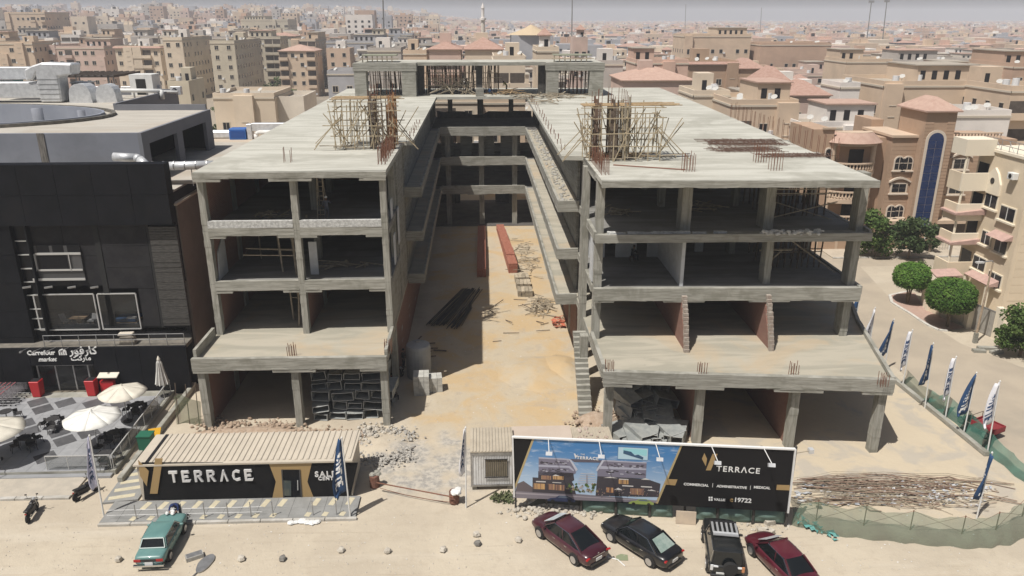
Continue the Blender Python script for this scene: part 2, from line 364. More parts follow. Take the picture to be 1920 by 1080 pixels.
# ---- courtyard walkways with lips
def walkway(pts, z, lipside):
    slab(pts, z, .28, CTERR if z < 10 else CONC_D, 'walkway_slab')
for z in (Z1, Z2, Z3):
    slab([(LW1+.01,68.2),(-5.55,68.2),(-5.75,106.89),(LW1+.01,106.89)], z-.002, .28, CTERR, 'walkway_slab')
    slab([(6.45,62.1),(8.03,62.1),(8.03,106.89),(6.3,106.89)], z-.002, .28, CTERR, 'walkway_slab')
    zt = z+.32
    fascia((-5.45,68.1),(-5.65,106.7), zt, z-.6, .22, name='walkway_upstand'); fascia((LW1,68.0),(-5.35,68.0), zt, z-.6, .22, name='walkway_upstand')
    fascia((6.35,62.0),(6.2,106.7), zt, z-.6, .22, name='walkway_upstand'); fascia((6.25,61.9),(8.02,61.9), zt, z-.6, .24, name='walkway_upstand')
    fascia((-5.5,106.8),(6.1,106.8), zt+.1, z-.75, .3, (.42,), .1, name='walkway_upstand')
# ---- front edge beams, left wing
fascia((LW0-.2,50.0),(LW1+.05,49.85), Z1+.2, Z1-.7, .35, (.03,.52,.97), .2, 3)
fascia((LW0,50.2),(LW0,54.3), Z1+.75, Z1-.4, .22, name='parapet'); fascia((LW1-.02,50.1),(LW1-.02,54.4), Z1+.6, Z1-.4, .22, name='parapet')
for z, th in ((Z2,.55),(Z3,.4)):
    for a, c in ((-19.7,-13.6),(-13.15,-7.25)): fascia((a,54.75),(c,54.8), z+.2, z-th, .3, (0.0,1.0), .18, 2.4)
ROUGH = mat('rough_white_blockwork', (.60,.60,.58), (.40,.40,.385), 5, .95, bump=.9, bscale=10)
for a, c in ((-19.68,-13.62),(-13.13,-7.27)):
    MB().box(a, c, 54.62, 54.9, Z3+.201, Z3+.72).build('block_upstand', ROUGH, site)
fascia((LW0-.02,54.35),(-6.72,54.5), Z4+.02, Z4-.4, .3, (.03,.5,.97), .22, 3)
# ---- front edge beams, right wing
fascia((RW0-.05,46.8),(26.9,44.75), Z1+.25, Z1-.65, .4, (.02,.34,.68,.98), .22, 3.2)
fascia((RW0,47),(RW0,52.8), Z1+.6, Z1-.4, .25, name='parapet'); fascia((26.9,44.9),(29.3,54.9), Z1+.3, Z1-.4, .25, name='parapet')
fascia((29.3,55),(31.6,62), Z1+.3, Z1-.4, .25, name='parapet'); fascia((31.6,62.1),(31.6,68), Z1+.3, Z1-.4, .25, name='parapet')
fascia((8.0,52.4),(27.4,51.8), Z2+.1, Z2-.85, .35, (.0,.34,.66,.97), .12, 3)
fascia((27.5,52.0),(27.6,106), Z2+.1, Z2-.5, .25)
MB().prism([(7.95,52.0),(27.4,51.8),(27.5,53.0),(7.95,53.0)], Z3-.24, Z3+.012).build('projecting_slab', CONC, site)
fascia((7.9,51.9),(27.55,51.7), Z3+.16, Z3-.42, .22, name='ledge_upstand'); fascia((7.95,52.1),(7.95,53.6), Z3+.3, Z3-.3, .2, name='ledge_upstand'); fascia((27.5,51.9),(27.6,53.2), Z3+.3, Z3-.3, .2, name='ledge_upstand')
fascia((8.0,50.45),(26.45,49.75), Z4+.03, Z4-.42, .28, (), 0)
fascia((27.5,53.3),(27.6,106), Z3+.05, Z3-.5, .25)
# crumbled blocks left on the third-floor ledge
rb = MB()
for i in range(26):
    x = R(9,19); rb.cbox((x, 52.3+R(-.1,.1), Z3+.12), (R(.3,.9),.25,R(.12,.26)), R(-.15,.15))
rb.build('broken_blocks', ROUGH, site, kind='stuff')
# ---- columns
ROWS = [61.2, 67.8, 74.4, 81, 87.6, 94.2, 100.8, 107.4, 114, 121.2]
zb = ((0,Z1-.3),(Z1,Z2-.02),(Z2,Z3-.02),(Z3,Z4-.02))
for x in (-19.85,-13.35,-7.1): col(x, 50.35, 0, Z1-.55, .5, .7)
for x in (-19.85,-13.38,-7.05):
    for z0, z1 in zb[1:]: col(x, 54.95, z0, z1, .45, .6)
    col(x, 56.5, 0, Z1-.3, .45, .9)
for x, y in ((8.55,47.35),(14.7,46.75),(20.95,46.05),(26.45,45.25)): col(x, y, 0, Z1-.5, .55, .6)
for z0, z1 in zb[1:]:
    col(8.35, 53.1, z0, z1, .55, .7); col(27.0, 53.1, z0, z1, .55, 1.1)
    if z0 > Z2: col(14.6, 53.9, z0, z1, .7, 1.3); col(20.7, 54.2, z0, z1, .7, 1.5)
    elif z0 > Z1: col(20.9, 53.6, z0, z1, .5, 1.0)
col(7.7, 54.3, 0, Z1-.3, .6, .7); col(7.95, 57.6, 0, Z4-.3, .5, .8); col(26.6, 56, 0, Z1-.3, .6, .9); col(31.1, 67.4, 0, Z1-.3, .5, .5); col(30.9, 61.8, 0, Z1-.3, .5, .5)
for y in ROWS:
    for x in (-19.85,-13.35,-7.15,8.35,14.6,20.7,27.0):
        if y < 120 or abs(x) > 7:
            for z0, z1 in zb: col(x, y, z0, z1, .5, .8)
for x in (-4.6,.05,4.7):
    for z0, z1 in zb: col(x, 108.0 if z0 < Z3 else 120.8, z0, z1, .7, .7)
    col(x, 121.0, 0, Z3, .6, .6)
# ---- infill walls
def wallp(pts, z0, z1, m=BRICKY, name='brick_wall'): return MB().prism(pts, z0, z1).build(name, m, site)
def wx(x, y0, y1, z0, z1, m=BRICKY, th=.22, name='brick_wall'): return MB().box(x-th/2, x+th/2, y0, y1, z0, z1).build(name, m, site)
def wy(y, x0, x1, z0, z1, m=BRICK, th=.2, name='brick_wall'): return MB().box(x0, x1, y-th/2, y+th/2, z0, z1).build(name, m, site)
wx(-19.8, 50.75, 120, 0, Z1-.31)
for z0, z1 in zb[1:]: wx(-19.85, 55.3, 120, z0+.002, z1)
wx(-13.35, 57, 66, 0, Z1-.31); wx(-13.35, 55.3, 67, Z1+.002, Z2-.31)
wx(-7.0, 55.3, 66, Z1+.002, Z2-.31, CONC, name='side_wall')
wy(66, -19.6, -13.5, 0, Z1-.31); wy(67.4, -13.2, -7.4, 0, Z1-.31, CONC, name='block_wall')
wy(70, -19.7, -7.3, Z1+.002, Z2-.31); wy(73, -19.7, -7.3, Z3+.002, Z4-.31); wy(72, -19.7, -7.3, Z2+.002, Z3-.31)
for z0, z1 in zb[1:]:
    wx(-6.95, 62, 66.9, z0+.002, z1, CONC, name='side_wall'); wx(-7.0, 69, 106.5, z0+.002, z1, CONC, name='side_wall')
    wx(8.2, 64, 106.5, z0+.002, z1-.6, CONC, name='side_wall')
wx(-7.0, 56.95, 106.5, 0, Z1-.31, BRICKY)
wx(8.3, 63, 106.5, 0, Z1-.31, BRICKY)
# dividing walls of the right wing: bare brick below, white plaster on the second floor
wx(14.62, 47.1, 66, 0, Z1-.31, th=.2); wx(20.9, 46.4, 66, 0, Z1-.31, th=.2)
for x in (14.5, 20.65):
    MB().slabyz([(50.2,Z1+.002),(66,Z1+.002),(66,Z2-.31),(52.3,Z2-.31),(51.6,Z1+2.2)], x-.1, x+.1).build('brick_wall', BRICKY, site)
ENDM = mat('block_end', (.40,.36,.31), (.30,.24,.2), 4, .95, bump=.5)
for x in (14.5, 20.65):
    M = MB()
    for k in range(14): yb = 50.0+(k*.1 if k < 8 else .8+(k-8)*.15); M.box(x-.17+R(-.02,.02), x+.17+R(-.02,.02), yb+R(-.03,.03), yb+.3, Z1+.01+k*.265, Z1+.25+k*.265)
    M.build('wall_end', ENDM, site)
wallp([(8.3,66),(27,66),(27,66.2),(8.3,66.2)], 0, Z1-.31, BRICK); wy(68, 8.6, 27, Z1+.002, Z2-.31); wy(84, 8.6, 26, Z3+.002, Z4-.31, CONC)
wx(14.5, 52.8, 66, Z2+.002, Z3-.31, PLASTER, .25, 'plastered_wall')
for a, c in ((8.7,10.0),(10.9,12.6),(13.5,14.37)): wy(60.3, a, c, Z2+.002, Z3-.31, PLASTER, name='plastered_wall')
wy(60.45, 8.7, 14.3, Z2+3.0, Z3-.31, PLASTER, name='plastered_wall')
wy(61.6, 14.7, 17.0, Z2+.002, Z3-.31, PLASTER, name='plastered_wall'); wy(61.6, 17.8, 18.5, Z2+.002, Z3-.31, PLASTER, name='plastered_wall'); wy(75, 14.7, 26.8, Z2+.002, Z3-.31, BRICK)
MB().box(8.02, 8.12, 53.7, 54.9, Z2+.15, Z3-.45).build('plastered_wall', PLASTER, site)
# white boards on the left wing's side
for (x, y, z0, z1, dy) in ((-6.78,57.3,Z2+.5,Z3-1.2,1.0),(-6.78,60.6,Z2+1.2,Z3+.1,1.0),(-6.78,56.5,Z3+.3,Z3+1.7,1.0)):
    MB().box(x, x+.06, y, y+dy, z0, z1).build('plaster_panel', PLASTER, site)
MB().slabyz([(55.5,Z2+.02),(57.6,Z2+.02),(57.6,Z2+3.1),(55.9,Z2+2.1)], -19.7,-19.62).build('plaster_panel', PLASTER, site)
MB().box(-13.1,-12.5,56.6,56.75,Z2+.02,Z2+2.6).build('plaster_panel', PLASTER, site)
# side frames on the right wing's inner face (beams)
for z in (Z1,Z2,Z3,Z4): fascia((8.15,53.5),(8.15,61.9), z-.02, z-.6, .3)
for z in (Z2,Z3,Z4): fascia((-6.98,55.3),(-6.98,68), z-.02, z-.6, .24)
# rear wing: half wall under the roof, piers with slit windows below
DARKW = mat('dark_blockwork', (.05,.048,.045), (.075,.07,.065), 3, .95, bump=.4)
M = MB(); prof = [(-6.6,Z3)]; x = -6.6
ptsx = [(-6.6,Z3+.01),(7.8,Z3+.01),(7.8,Z3+1.0),(5,Z3+1.05),(5,Z3+.95),(1.2,Z3+1.0),(.4,Z3+.55),(-1.2,Z3+.5),(-1.9,Z3+.75),(-2.6,Z3+1.0),(-4.4,Z3+1.05),(-5.4,Z3+.9),(-6.6,Z3+1.1)]
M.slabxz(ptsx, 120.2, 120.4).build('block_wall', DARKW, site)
for a, c in ((-5.6,-3.9),(-2.9,-1.3),(-.1,1.9),(2.8,5.6)): wy(110.6, a, c, Z2+.002, Z3-.31, CONC, name='block_wall')
wy(113.5, -6.6, 7.8, Z2+.002, Z2+1.2, CONC, name='block_wall')
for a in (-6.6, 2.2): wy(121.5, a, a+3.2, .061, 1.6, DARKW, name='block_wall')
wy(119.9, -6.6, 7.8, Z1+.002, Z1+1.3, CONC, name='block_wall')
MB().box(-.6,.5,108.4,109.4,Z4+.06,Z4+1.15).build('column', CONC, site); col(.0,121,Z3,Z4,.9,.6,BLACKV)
MB().box(-6.8, 8.1, 106.6, 123, .01, .06).build('ground_slab', mat('dark_slab', (.075,.07,.065), (.11,.10,.09), .6, .95), site)  # plain dark slab across the rear wing's ground floor
for z in (Z1, Z2, Z3): MB().box(-6.8, 8.0, 108.6, 121.9, z, z+.012).build('floor_shade_sheet', mat('floor_shade_sheet', (.085,.08,.075), (.12,.115,.105), .6, .95), site)  # thin dark sheets put the rear floors' shade into their colour
# roof-top frames at the back
def portal(x0, x1):
    y0, y1, z0, z1 = 108.7, 110.6, Z4+.06, Z4+4.45
    MB().box(x0, x0+1.6, y0, y1, z0, z1-1.05).build('column', CONC, site); MB().box(x1-1.9, x1, y0, y1, z0, z1-1.05).build('column', CONC, site)
    M = MB(); M.box(x0-.1, x1+.1, y0-.05, y1, z1-1.05, z1)
    for k in range(3): M.box(x0-.12, x1+.12, y0-.08, y0-.05, z1-1+.33*k, z1-.72+.33*k)
    M.build('roof_beam', CONC, site)
    for y in (116.5,): MB().box(x0, x0+.7, y, y+.7, z0, z1-.3).build('column', CONC, site); MB().box(x1-.7, x1, y, y+.7, z0, z1-.3).build('column', CONC, site)
portal(-17.0,-8.7); portal(9.15,16.9)
PH = Z4+4.4
MB().box(-17.1,17.0,110.65,118.5,PH-.28,PH).build('upper_slab', CROOF, site)
fascia((-8.6,110.5),(9.1,110.5), PH+.06, PH-.38, .2)
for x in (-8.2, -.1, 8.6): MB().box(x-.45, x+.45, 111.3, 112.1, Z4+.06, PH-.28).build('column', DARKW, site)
# stairs beside the right wing
for k in range(16):
    MB().box(7.0+.0*k, 8.0, 50.6+.32*k, 50.6+.32*k+.36, .3*k, .3*k+.34).build('stair_step', CONC, site)
# starter bars
def starters(x, y, z, h=.9, n=4, sx=.5, sy=.4):
    M = MB()
    for i in range(n):
        for j in range(2):
            px, py = x-sx/2+sx*i/(n-1), y-sy/2+sy*j; M.tube((px,py,z-.05), (px+R(-.04,.04),py+R(-.04,.04),z+h*R(.85,1.1)), .022, n=4)
    return M.build('starter_bars', REBAR, site)
for p in ((548,669),(728,660),(1142,700),(1315,705),(1487,706)): q = at(*p, Z1); starters(q.x, q.y, Z1, 1.0)
q = at(540,305,Z4); starters(q.x,q.y,Z4,1.1,2)
for p in ((1290,322),(1424,305),(1453,320)): q = at(*p, Z4); starters(q.x, q.y, Z4+.05, 1.3, 5, .8, .5)
for p in ((1655,722),): q = at(*p, Z1); starters(q.x,q.y,Z1,.9)
for i in range(14): q = Vector((6.7+R(-.05,.1), 63+3.1*i, Z4)); starters(q.x, q.y, Z4+.05, .45, 2, .3, .2)
for i in range(6): starters(-6.3+R(-.1,.1), 69+2.2*i, Z4+.05, .45, 2, .3, .2)
for i in range(11): starters(27.0+.03*i, 58+2.6*i, Z4+.05, 1.5, 2, .5, .3)
for i in range(7): starters(-7.3, 57+1.2*i, Z4+.05, 1.3, 3, .5, .4); starters(8.5, 52.5+1.0*i, Z4+.05, 1.2, 3, .5, .5)
# ================================================================== THE BLACK SHOP BUILDING ON THE LEFT
def textmesh(name, body, m, parent, size, loc, rot=(pi/2,0,0), depth=.03, align='CENTER', shear=0, bold=0, spacing=1.0, width=None):
    c = bpy.data.curves.new(name, 'FONT'); c.body = body; c.size = size; c.extrude = depth; c.align_x = align; c.shear = shear; c.offset = bold; c.space_character = spacing
    c.resolution_u = 3
    o = bpy.data.objects.new(name, c); C.objects.link(o); dg = bpy.context.evaluated_depsgraph_get()
    me = bpy.data.meshes.new_from_object(o.evaluated_get(dg)); bpy.data.objects.remove(o); bpy.data.curves.remove(c)
    me.materials.clear(); me.materials.append(m)
    if width:
        vx = [v.co.x for v in me.vertices]; k_ = width/(max(vx)-min(vx)); me.transform(Matrix.Diagonal((k_,k_,1,1)))
    r = bpy.data.objects.new(name, me); C.objects.link(r); r.rotation_euler = rot; r.location = loc
    if parent is not None:
        r.parent = parent; r.location = Vector(loc)-parent.location
    return r
BLK = mat('black_cladding', (.007,.0075,.0095), (.011,.0115,.0145), .7, .6, spec=.12, stain=(.015,.0145,.015), stain_scale=.3, stain_amt=.5)
BLK2 = mat('charcoal_render', (.019,.0185,.0205), (.029,.028,.030), .9, .8, spec=.2, bump=.15, stain=(.036,.034,.033), stain_scale=.4)
RIBST = mat('ribbed_dark_stone', (.05,.047,.043), (.09,.085,.078), 2.5, .9, bump=.5, stretch=(1,1,6))
GREYW = mat('grey_render', (.20,.212,.245), (.23,.243,.28), .35, .85, stain=(.14,.145,.16), stain_scale=.25, stain_amt=.4)
GREYD = mat('grey_render_dark', (.17,.175,.195), (.19,.195,.215), .5, .85)
SHOPROOF = roofmat('screed_roof', (.47,.44,.385), (.41,.38,.33), (.40,.34,.27))
BROWNW = mat('brown_party_wall', (.22,.18,.15), (.19,.155,.13), .5, .95)
FRAMEW = mat('pale_metal_frame', (.55,.55,.54), rough=.4, metal=.3)
WGL = glassmat('shop_glass', (.02,.022,.025), .05, .35)
YU, YL = 57.2, 56.0
shop = thing('black_shop_building', 'black clad supermarket building with showroom windows and a grey upper storey', 'building', (-34, 62, 0))
XR = -23.0
# core volumes
MB().box(-60, XR-.15, YU+3.6, 75, 0, 15.6).build('core_wall', BLK2, shop)
MB().box(-60, XR-.15, YU+.3, YU+3.59, 0, 5.2).build('core_wall', BLK2, shop)
MB().box(-60, XR-.15, YU+.3, YU+3.59, 8.6, 15.6).build('core_wall', BLK2, shop)
MB().box(XR-.149, XR+.05, YU+.7, 90, 0, 14.7).build('party_wall', BROWNW, shop)
MB().box(XR-.2, XR+.2, YU+.4, 63.5, 14.7, 14.85).build('wall_coping', mat('cream_coping', (.55,.48,.38), rough=.9), shop)
# façade panels, one by one
def panels(x0, x1, z0, z1, nx, nz, y, th, m, name='cladding_panel', gap=.012):
    for i in range(nx):
        for k in range(nz):
            a, c = x0+(x1-x0)*i/nx, x0+(x1-x0)*(i+1)/nx; e, f = z0+(z1-z0)*k/nz, z0+(z1-z0)*(k+1)/nz
            MB().box(a+gap, c-gap, y-th+R(-.004,.004), y, e+gap, f-gap).build(name, m, shop)
panels(-44.2, XR+.0, 13.45, 18.0, 8, 2, YU+.3, .75, BLK)
MB().box(-60,XR-.02,YU+.301,YU+.6,8.7,17.98).build('parapet_top', BLK, shop)
pl_ = aty(22,428,YU).x
panels(-46, pl_, 0, 13.44, 3, 6, YU+.3, .6, BLK)
# dark slit with pale rungs
sx0, sx1 = pl_+.02, pl_+1.05
MB().box(sx0, sx1, YU+.1, YU+.29, 4.2, 13.44).build('slit_window', GLASSD, shop)
for y in (452,478,504,529,554,580,598,618,643):
    z = aty(40,y,YU).z; MB().box(sx0, sx1-.12, YU-.02, YU+.09, z-.035, z+.035).build('rung', FRAMEW, shop)
MB().box(sx1, sx1+.12, YU-.35, YU+.29, 4.2, 13.44).build('slit_frame', BLK, shop)
# middle façade fields
a = aty(62,455,YU); mid = aty(192,500,YU).x; rt = aty(283,500,YU).x
panels(sx1+.14, mid-.3, 8.55, 13.43, 2, 2, YU+.3, .16, BLK2)
MB().box(mid-.28, mid+.12, YU+.05, YU+.29, 5.2, 13.44).build('shadow_joint', BLACKV, shop)
panels(mid+.14, rt, 8.3, 13.43, 1, 3, YU+.3, .2, BLK2); panels(aty(265,600,YU).x+.1, rt, 5.15, 8.28, 1, 1, YU+.3, .2, BLK2)
M = MB()
for k in range(40): z = 5.2+k*.2; M.box(rt+.25, XR+.02, YU+.0+R(-.02,.03), YU+.29, z, z+.185)
M.build('ribbed_pier', RIBST, shop); MB().box(rt+.02, rt+.24, YU+.1, YU+.29, 5.0, 13.44).build('shadow_joint', BLACKV, shop)
# upper window
w0, w1 = aty(63,500,YU-.0), aty(157,500,YU)
def rect(px0, py0, px1, py1, Y): p = aty(px0,py0,Y); q = aty(px1,py1,Y); return min(p.x,q.x), max(p.x,q.x), min(p.z,q.z), max(p.z,q.z)
x0,x1,z0,z1 = rect(62,462,160,523,YU)
wn = MB().box(x0,x1,YU+.02,YU+.11,z0,z1).build('window', mat('window_surround', (.06,.06,.062), rough=.5), shop)
xa,xb,za,zc = rect(68,476,130,506,YU); MB().box(xa,xb,YU-.01,YU+.02,za,zc).build('pane', GLASSD, wn)
for (p0,q0,p1,q1) in ((66,474,152,477),(66,505,156,507),(66,476,70,508),(129,476,134,508),(62,522,161,525)):
    e = rect(p0,q0,p1,q1,YU); MB().box(e[0],e[1],YU-.07,YU-.012,e[2],e[3]).build('frame_bar', FRAMEW, wn)
for (p0,p1) in ((66,93),(96,120),(124,150)):
    e = rect(p0,459,p1,473,YU); MB().box(e[0],e[1],YU+.005,YU+.019,e[2],e[3]).build('pane', GLASSD, wn)
e = rect(135,479,156,505,YU); MB().box(e[0],e[1],YU+.005,YU+.019,e[2],e[3]).build('pane', glassmat('grey_glass', (.05,.055,.065)), wn)
# showroom with two big panes
zf = aty(77,620,YU).z; zt = aty(77,554,YU).z
MB().box(-36.5, XR-.4, YU+.3, YU+3.58, zf-.3, zf-.02).build('showroom_floor', mat('pale_floor', (.62,.62,.58), rough=.4), shop)
for (p0,p1,q0,q1) in ((66,186,555,619),(184,264,554,619)):
    xa, xb = aty(p0+11,q1,YU).x, aty(p1,q1,YU).x
    wn = MB().box(xa-.02,xb+.02,YU+.02,YU+.12,zt,zt+.08).build('showroom_window', FRAMEW, shop)
    MB().box(xa,xb,YU+.05,YU+.07,zf+.08,zt-.001).build('pane', WGL, wn)
    for e in ((xa-.1,xa,zf,zt),(xb,xb+.08,zf,zt),(xa,xb,zf-.02,zf+.07)): MB().box(e[0],e[1],YU+.01,YU+.13,e[2],e[3]).build('frame_bar', FRAMEW, wn)
MB().box(-36.6, aty(77,600,YU).x-.12, YU+.1,YU+.29,5.2,8.5).build('reveal', BLK, shop)
# furniture behind the glass
fx = aty(150,612,YU+.9)
FW = mat('light_wood', (.50,.36,.22), rough=.6)
def small_table(x, y, z):
    t_ = thing('dining_table', 'small wooden dining table behind the left showroom window', 'table', (x,y,z))
    MB().cbox((x,y,z+.74),(1.2,.8,.06)).build('tabletop', FW, t_); MB().lathe([(.38,0),(.2,.3),(.22,.5),(.4,.71)],(x,y,z),12).build('pedestal', FW, t_)
small_table(fx.x, YU+1.0, zf-.02)
for sx, lb in ((-1,'left'),(1,'right')):
    x = fx.x+sx*.95; t_ = thing('dining_chair', f'pale upholstered chair on the {lb} of the showroom dining table', 'chair', (x,YU+1,zf-.02), 'showroom chairs')
    MB().cbox((x,YU+1,zf+.42),(.5,.5,.1)).build('seat', PLASTER, t_); MB().bar((x+sx*.22,YU+1,zf+.4),(x+sx*.36,YU+1,zf+1.0),.45,.07,(0,1,0)).build('backrest', PLASTER, t_)
    for a in (-.2,.2):
        for c in (-.2,.2): MB().cbox((x+a,YU+1+c,zf+.18),(.05,.05,.4)).build('leg', FW, t_)
p = aty(235,606,YU+1.2)
t_ = thing('display_bed', 'blue covered display bed behind the right showroom window', 'bed', (p.x+.3,YU+1.4,zf-.02))
MB().box(p.x-.7,p.x+1.1,YU+.7,YU+2.2,zf-.019,zf+.3).build('base', FW, t_); MB().box(p.x-.65,p.x+1.08,YU+.72,YU+2.1,zf+.301,zf+.55).build('mattress', mat('blue_cloth', (.02,.09,.22), rough=.9), t_, bevel=.06)
MB().box(p.x+.3,p.x+1.05,YU+.74,YU+1.2,zf+.551,zf+.68).build('pillow', PLASTER, t_, bevel=.05)
p = aty(75,600,YU+1)
t_ = thing('display_sofa', 'dark grey sofa in the left end of the showroom window', 'sofa', (p.x+1.2,YU+1.6,zf-.02)); q = mat('grey_cloth', (.10,.105,.11), rough=.95)
MB().box(p.x+.3,p.x+2.2,YU+1.0,YU+1.9,zf-.019,zf+.42).build('seat', q, t_, bevel=.05); MB().box(p.x+.3,p.x+2.2,YU+1.65,YU+1.95,zf+.421,zf+.95).build('backrest', q, t_, bevel=.05)
# picture lights over the showroom
for i, px in enumerate((62,102,145,187)):
    q0 = aty(px,538,YU)
    t_ = thing('wall_light', ('first','second','third','fourth')[i]+' dark arm lamp from the left above the showroom windows', 'lamp', (q0.x,YU+.1,q0.z), 'arm lamps above the showroom windows')
    MB().bar((q0.x-.25,YU+.15,q0.z-.15),(q0.x,YU-.7,q0.z+.25),.05).build('arm', BLACKP, t_); MB().cbox((q0.x,YU-.8,q0.z+.25),(.55,.22,.1),.5).build('lamp_head', STEEL, t_)
# ledge and railing above the sign wall
ZC = 4.06
MB().box(-60, XR-.1, YL+.0, YU+.29, ZC-.32, ZC-.02).build('canopy_slab', mat('canopy_screed', (.14,.13,.11), (.2,.18,.15), 2), shop)
rx0, rx1 = aty(82,640,YL+.1).x, XR-.15
for k in range(2): MB().tube((rx0,YL+.1,ZC+.45+.45*k),(rx1,YL+.1,ZC+.45+.45*k),.03).build('rail', STEEL, shop)
for k in range(9): x = rx0+(rx1-rx0)*k/8; MB().tube((x,YL+.1,ZC-.02),(x,YL+.1,ZC+.92),.03).build('rail_post', STEEL, shop)
t_ = thing('canvas_bundle', 'pale folded canvas draped over the rail of the sign canopy', 'canvas', (aty(235,640,YL).x,YL+.3,ZC))
MB().cbox((t_.location.x,YL+.45,ZC+.35),(1.3,.5,.7),0,None,.8).build('fold', mat('dusty_canvas', (.36,.32,.26), (.25,.22,.18), 3, .95, bump=.5), t_, bevel=.06)
MB().cbox((t_.location.x-.1,YL+.5,ZC+.8),(1.1,.55,.16),.06).build('cover', mat('sun_painted_canvas', (.55,.50,.42), rough=.9), t_, bevel=.04)  # lighter copy of the canvas: sunlight put into the top's colour
# sign wall with entrance
ex0, ex1 = aty(70,720,YL).x, aty(186,720,YL).x; ZE = aty(100,683,YL).z
panels(-46, ex0, .0, ZC-.001, 5, 1, YL, .25, BLK); panels(ex1, XR+.0, .0, ZC-.001, 4, 1, YL, .25, BLK); panels(ex0, ex1, ZE, ZC-.001, 2, 1, YL, .25, BLK)
MB().box(ex0, ex1, YL+1.4, YL+1.5, 0, ZE).build('lobby_wall', mat('lobby_dark', (.02,.02,.022), rough=.4), shop)
ent = MB().box(ex0+.2, ex1-.2, YL+.02, YL+.1, ZE-.14, ZE-.02).build('entrance', STEEL, shop)
for f in (0,.33,.66,.93):
    x = ex0+.2+(ex1-ex0-.6)*f; MB().box(x, x+.1, YL+.02, YL+.1, .35, ZE-.141).build('door_frame', STEEL, ent)
    if f < .9: MB().box(x+.101, x+(ex1-ex0-.6)*.33-.002, YL+.05, YL+.07, .35, ZE-.142).build('door_pane', WGL, ent)
LET = mat('white_lettering', (.82,.82,.80), rough=.5)
q = aty(79,661,YL-.3); textmesh('sign_text', 'Carrefour', LET, shop, .58, (q.x-.1,YL-.28,q.z-.2), bold=.014, width=2.1)
q = aty(88,673,YL-.3); textmesh('sign_text', 'market', LET, shop, .56, (q.x,YL-.28,q.z-.2), shear=.28, bold=.012, width=1.4)
q = aty(156,661,YL-.3); textmesh('sign_text', '\uFEAD\uFEEE\uFED3\uFEAD\uFE8E\uFEDB', LET, shop, .95, (q.x,YL-.28,q.z-.14), bold=.015, width=2.15)
q = aty(152,673,YL-.3); textmesh('sign_text', '\uFE96\uFEDB\uFEAD\uFE8E\uFEE3', LET, shop, .74, (q.x,YL-.28,q.z-.12), bold=.012, width=1.5)
q = aty(117,660,YL-.3); M = MB()
for dx in (-.24,-.08,.08,.24): M.box(q.x+dx-.05,q.x+dx+.05,YL-.31,YL-.255,q.z-.26,q.z+(.05 if abs(dx)>.2 else .12))
M.slabxz([(q.x-.3,q.z+.03),(q.x+.3,q.z+.03),(q.x+.22,q.z+.17),(q.x,q.z+.25),(q.x-.22,q.z+.17)],YL-.32,YL-.255); M.build('sign_emblem', LET, shop)
for i in range(6):
    q = aty(52+25*i,654,YL-.3); L_ = thing('sign_lamp', ('first','second','third','fourth','fifth','sixth')[i]+' slim arm lamp from the left over the supermarket sign', 'lamp', (q.x,YL-.2,ZC-.05), 'arm lamps over the supermarket sign')
    MB().bar((q.x,YL-.1,ZC),(q.x-.1,YL-1.0,ZC+.12),.04).build('arm', STEEL, L_); MB().cbox((q.x-.1,YL-1.05,ZC+.08),(.14,.24,.1)).build('lamp_head', STEEL, L_)
# ---- grey upper storey
GY, GZ0, GZ1 = 62.0, 15.5, 19.5
gx = -26.5
def at_x(px, py, X): d = ray(px,py); t_ = X/d.x; return Vector((X, d.y*t_, CAM_H+d.z*t_))
gyb = at_x(394,203,gx).y
MB().box(-100, gx-.3, GY, GY+.3, GZ0, GZ1).build('grey_wall', GREYW, shop)
# right side: wall with two deep openings
M = MB(); y0 = GY
op = [at_x(285,300,gx).y, at_x(337,290,gx).y, at_x(348,290,gx).y, at_x(392,280,gx).y]
M.box(gx-.3,gx,y0,op[0],GZ0,GZ1); M.box(gx-.3,gx,op[1],op[2],GZ0,GZ1); M.box(gx-.3,gx,op[3],gyb,GZ0,GZ1); M.box(gx-.299,gx-.001,op[0],op[3],GZ1-1.0,GZ1-.001)
M.build('grey_wall', GREYD, shop)
MB().box(gx-4,gx-3.9,y0+.4,gyb,GZ0,GZ1-.3).build('grey_wall', BLACKV, shop)  # black backing paints the deep shade inside the openings
MB().box(gx-9,gx-.31,y0+.31,gyb,GZ1-.3,GZ1-.05).build('screed_roof', SHOPROOF, shop)
MB().box(gx-4,gx-.301,gyb-.3,gyb-.26,GZ0,GZ1-.3).build('grey_wall', BLACKV, shop)  # end of the recess, its shade painted black as well
MB().box(gx-8.9,gx-.35,gyb-.25,gyb,GZ1-.049,GZ1+.5).build('parapet', GREYD, shop)
# roof with the oval well: ring of roof between a rectangle and an ellipse
ec = at(40,222,GZ1); er = at(206,213,GZ1).x-ec.x+15; ec.x -= 15; eb = (at(40,201,GZ1).y-at(40,250,GZ1).y)/2
ecy = GY+1.3+eb
N = 40; M = MB(); ell = [(ec.x+er*cos(2*pi*i/N), ecy+eb*sin(2*pi*i/N)) for i in range(N)]
x0r, x1r, y0r, y1r = -100, gx-9.0, GY+.31, gyb+16
def onrect(a):
    dx, dy = cos(a), sin(a); k = min(((x1r-ec.x)/dx if dx > 1e-6 else 1e9), ((x0r-ec.x)/dx if dx < -1e-6 else 1e9), ((y1r-ecy)/dy if dy > 1e-6 else 1e9), ((y0r-ecy)/dy if dy < -1e-6 else 1e9)); return (ec.x+dx*k, ecy+dy*k)
angs = sorted([2*pi*i/N for i in range(N)]+[atan2(y-ecy,x-ec.x)%(2*pi) for x in (x0r,x1r) for y in (y0r,y1r)])
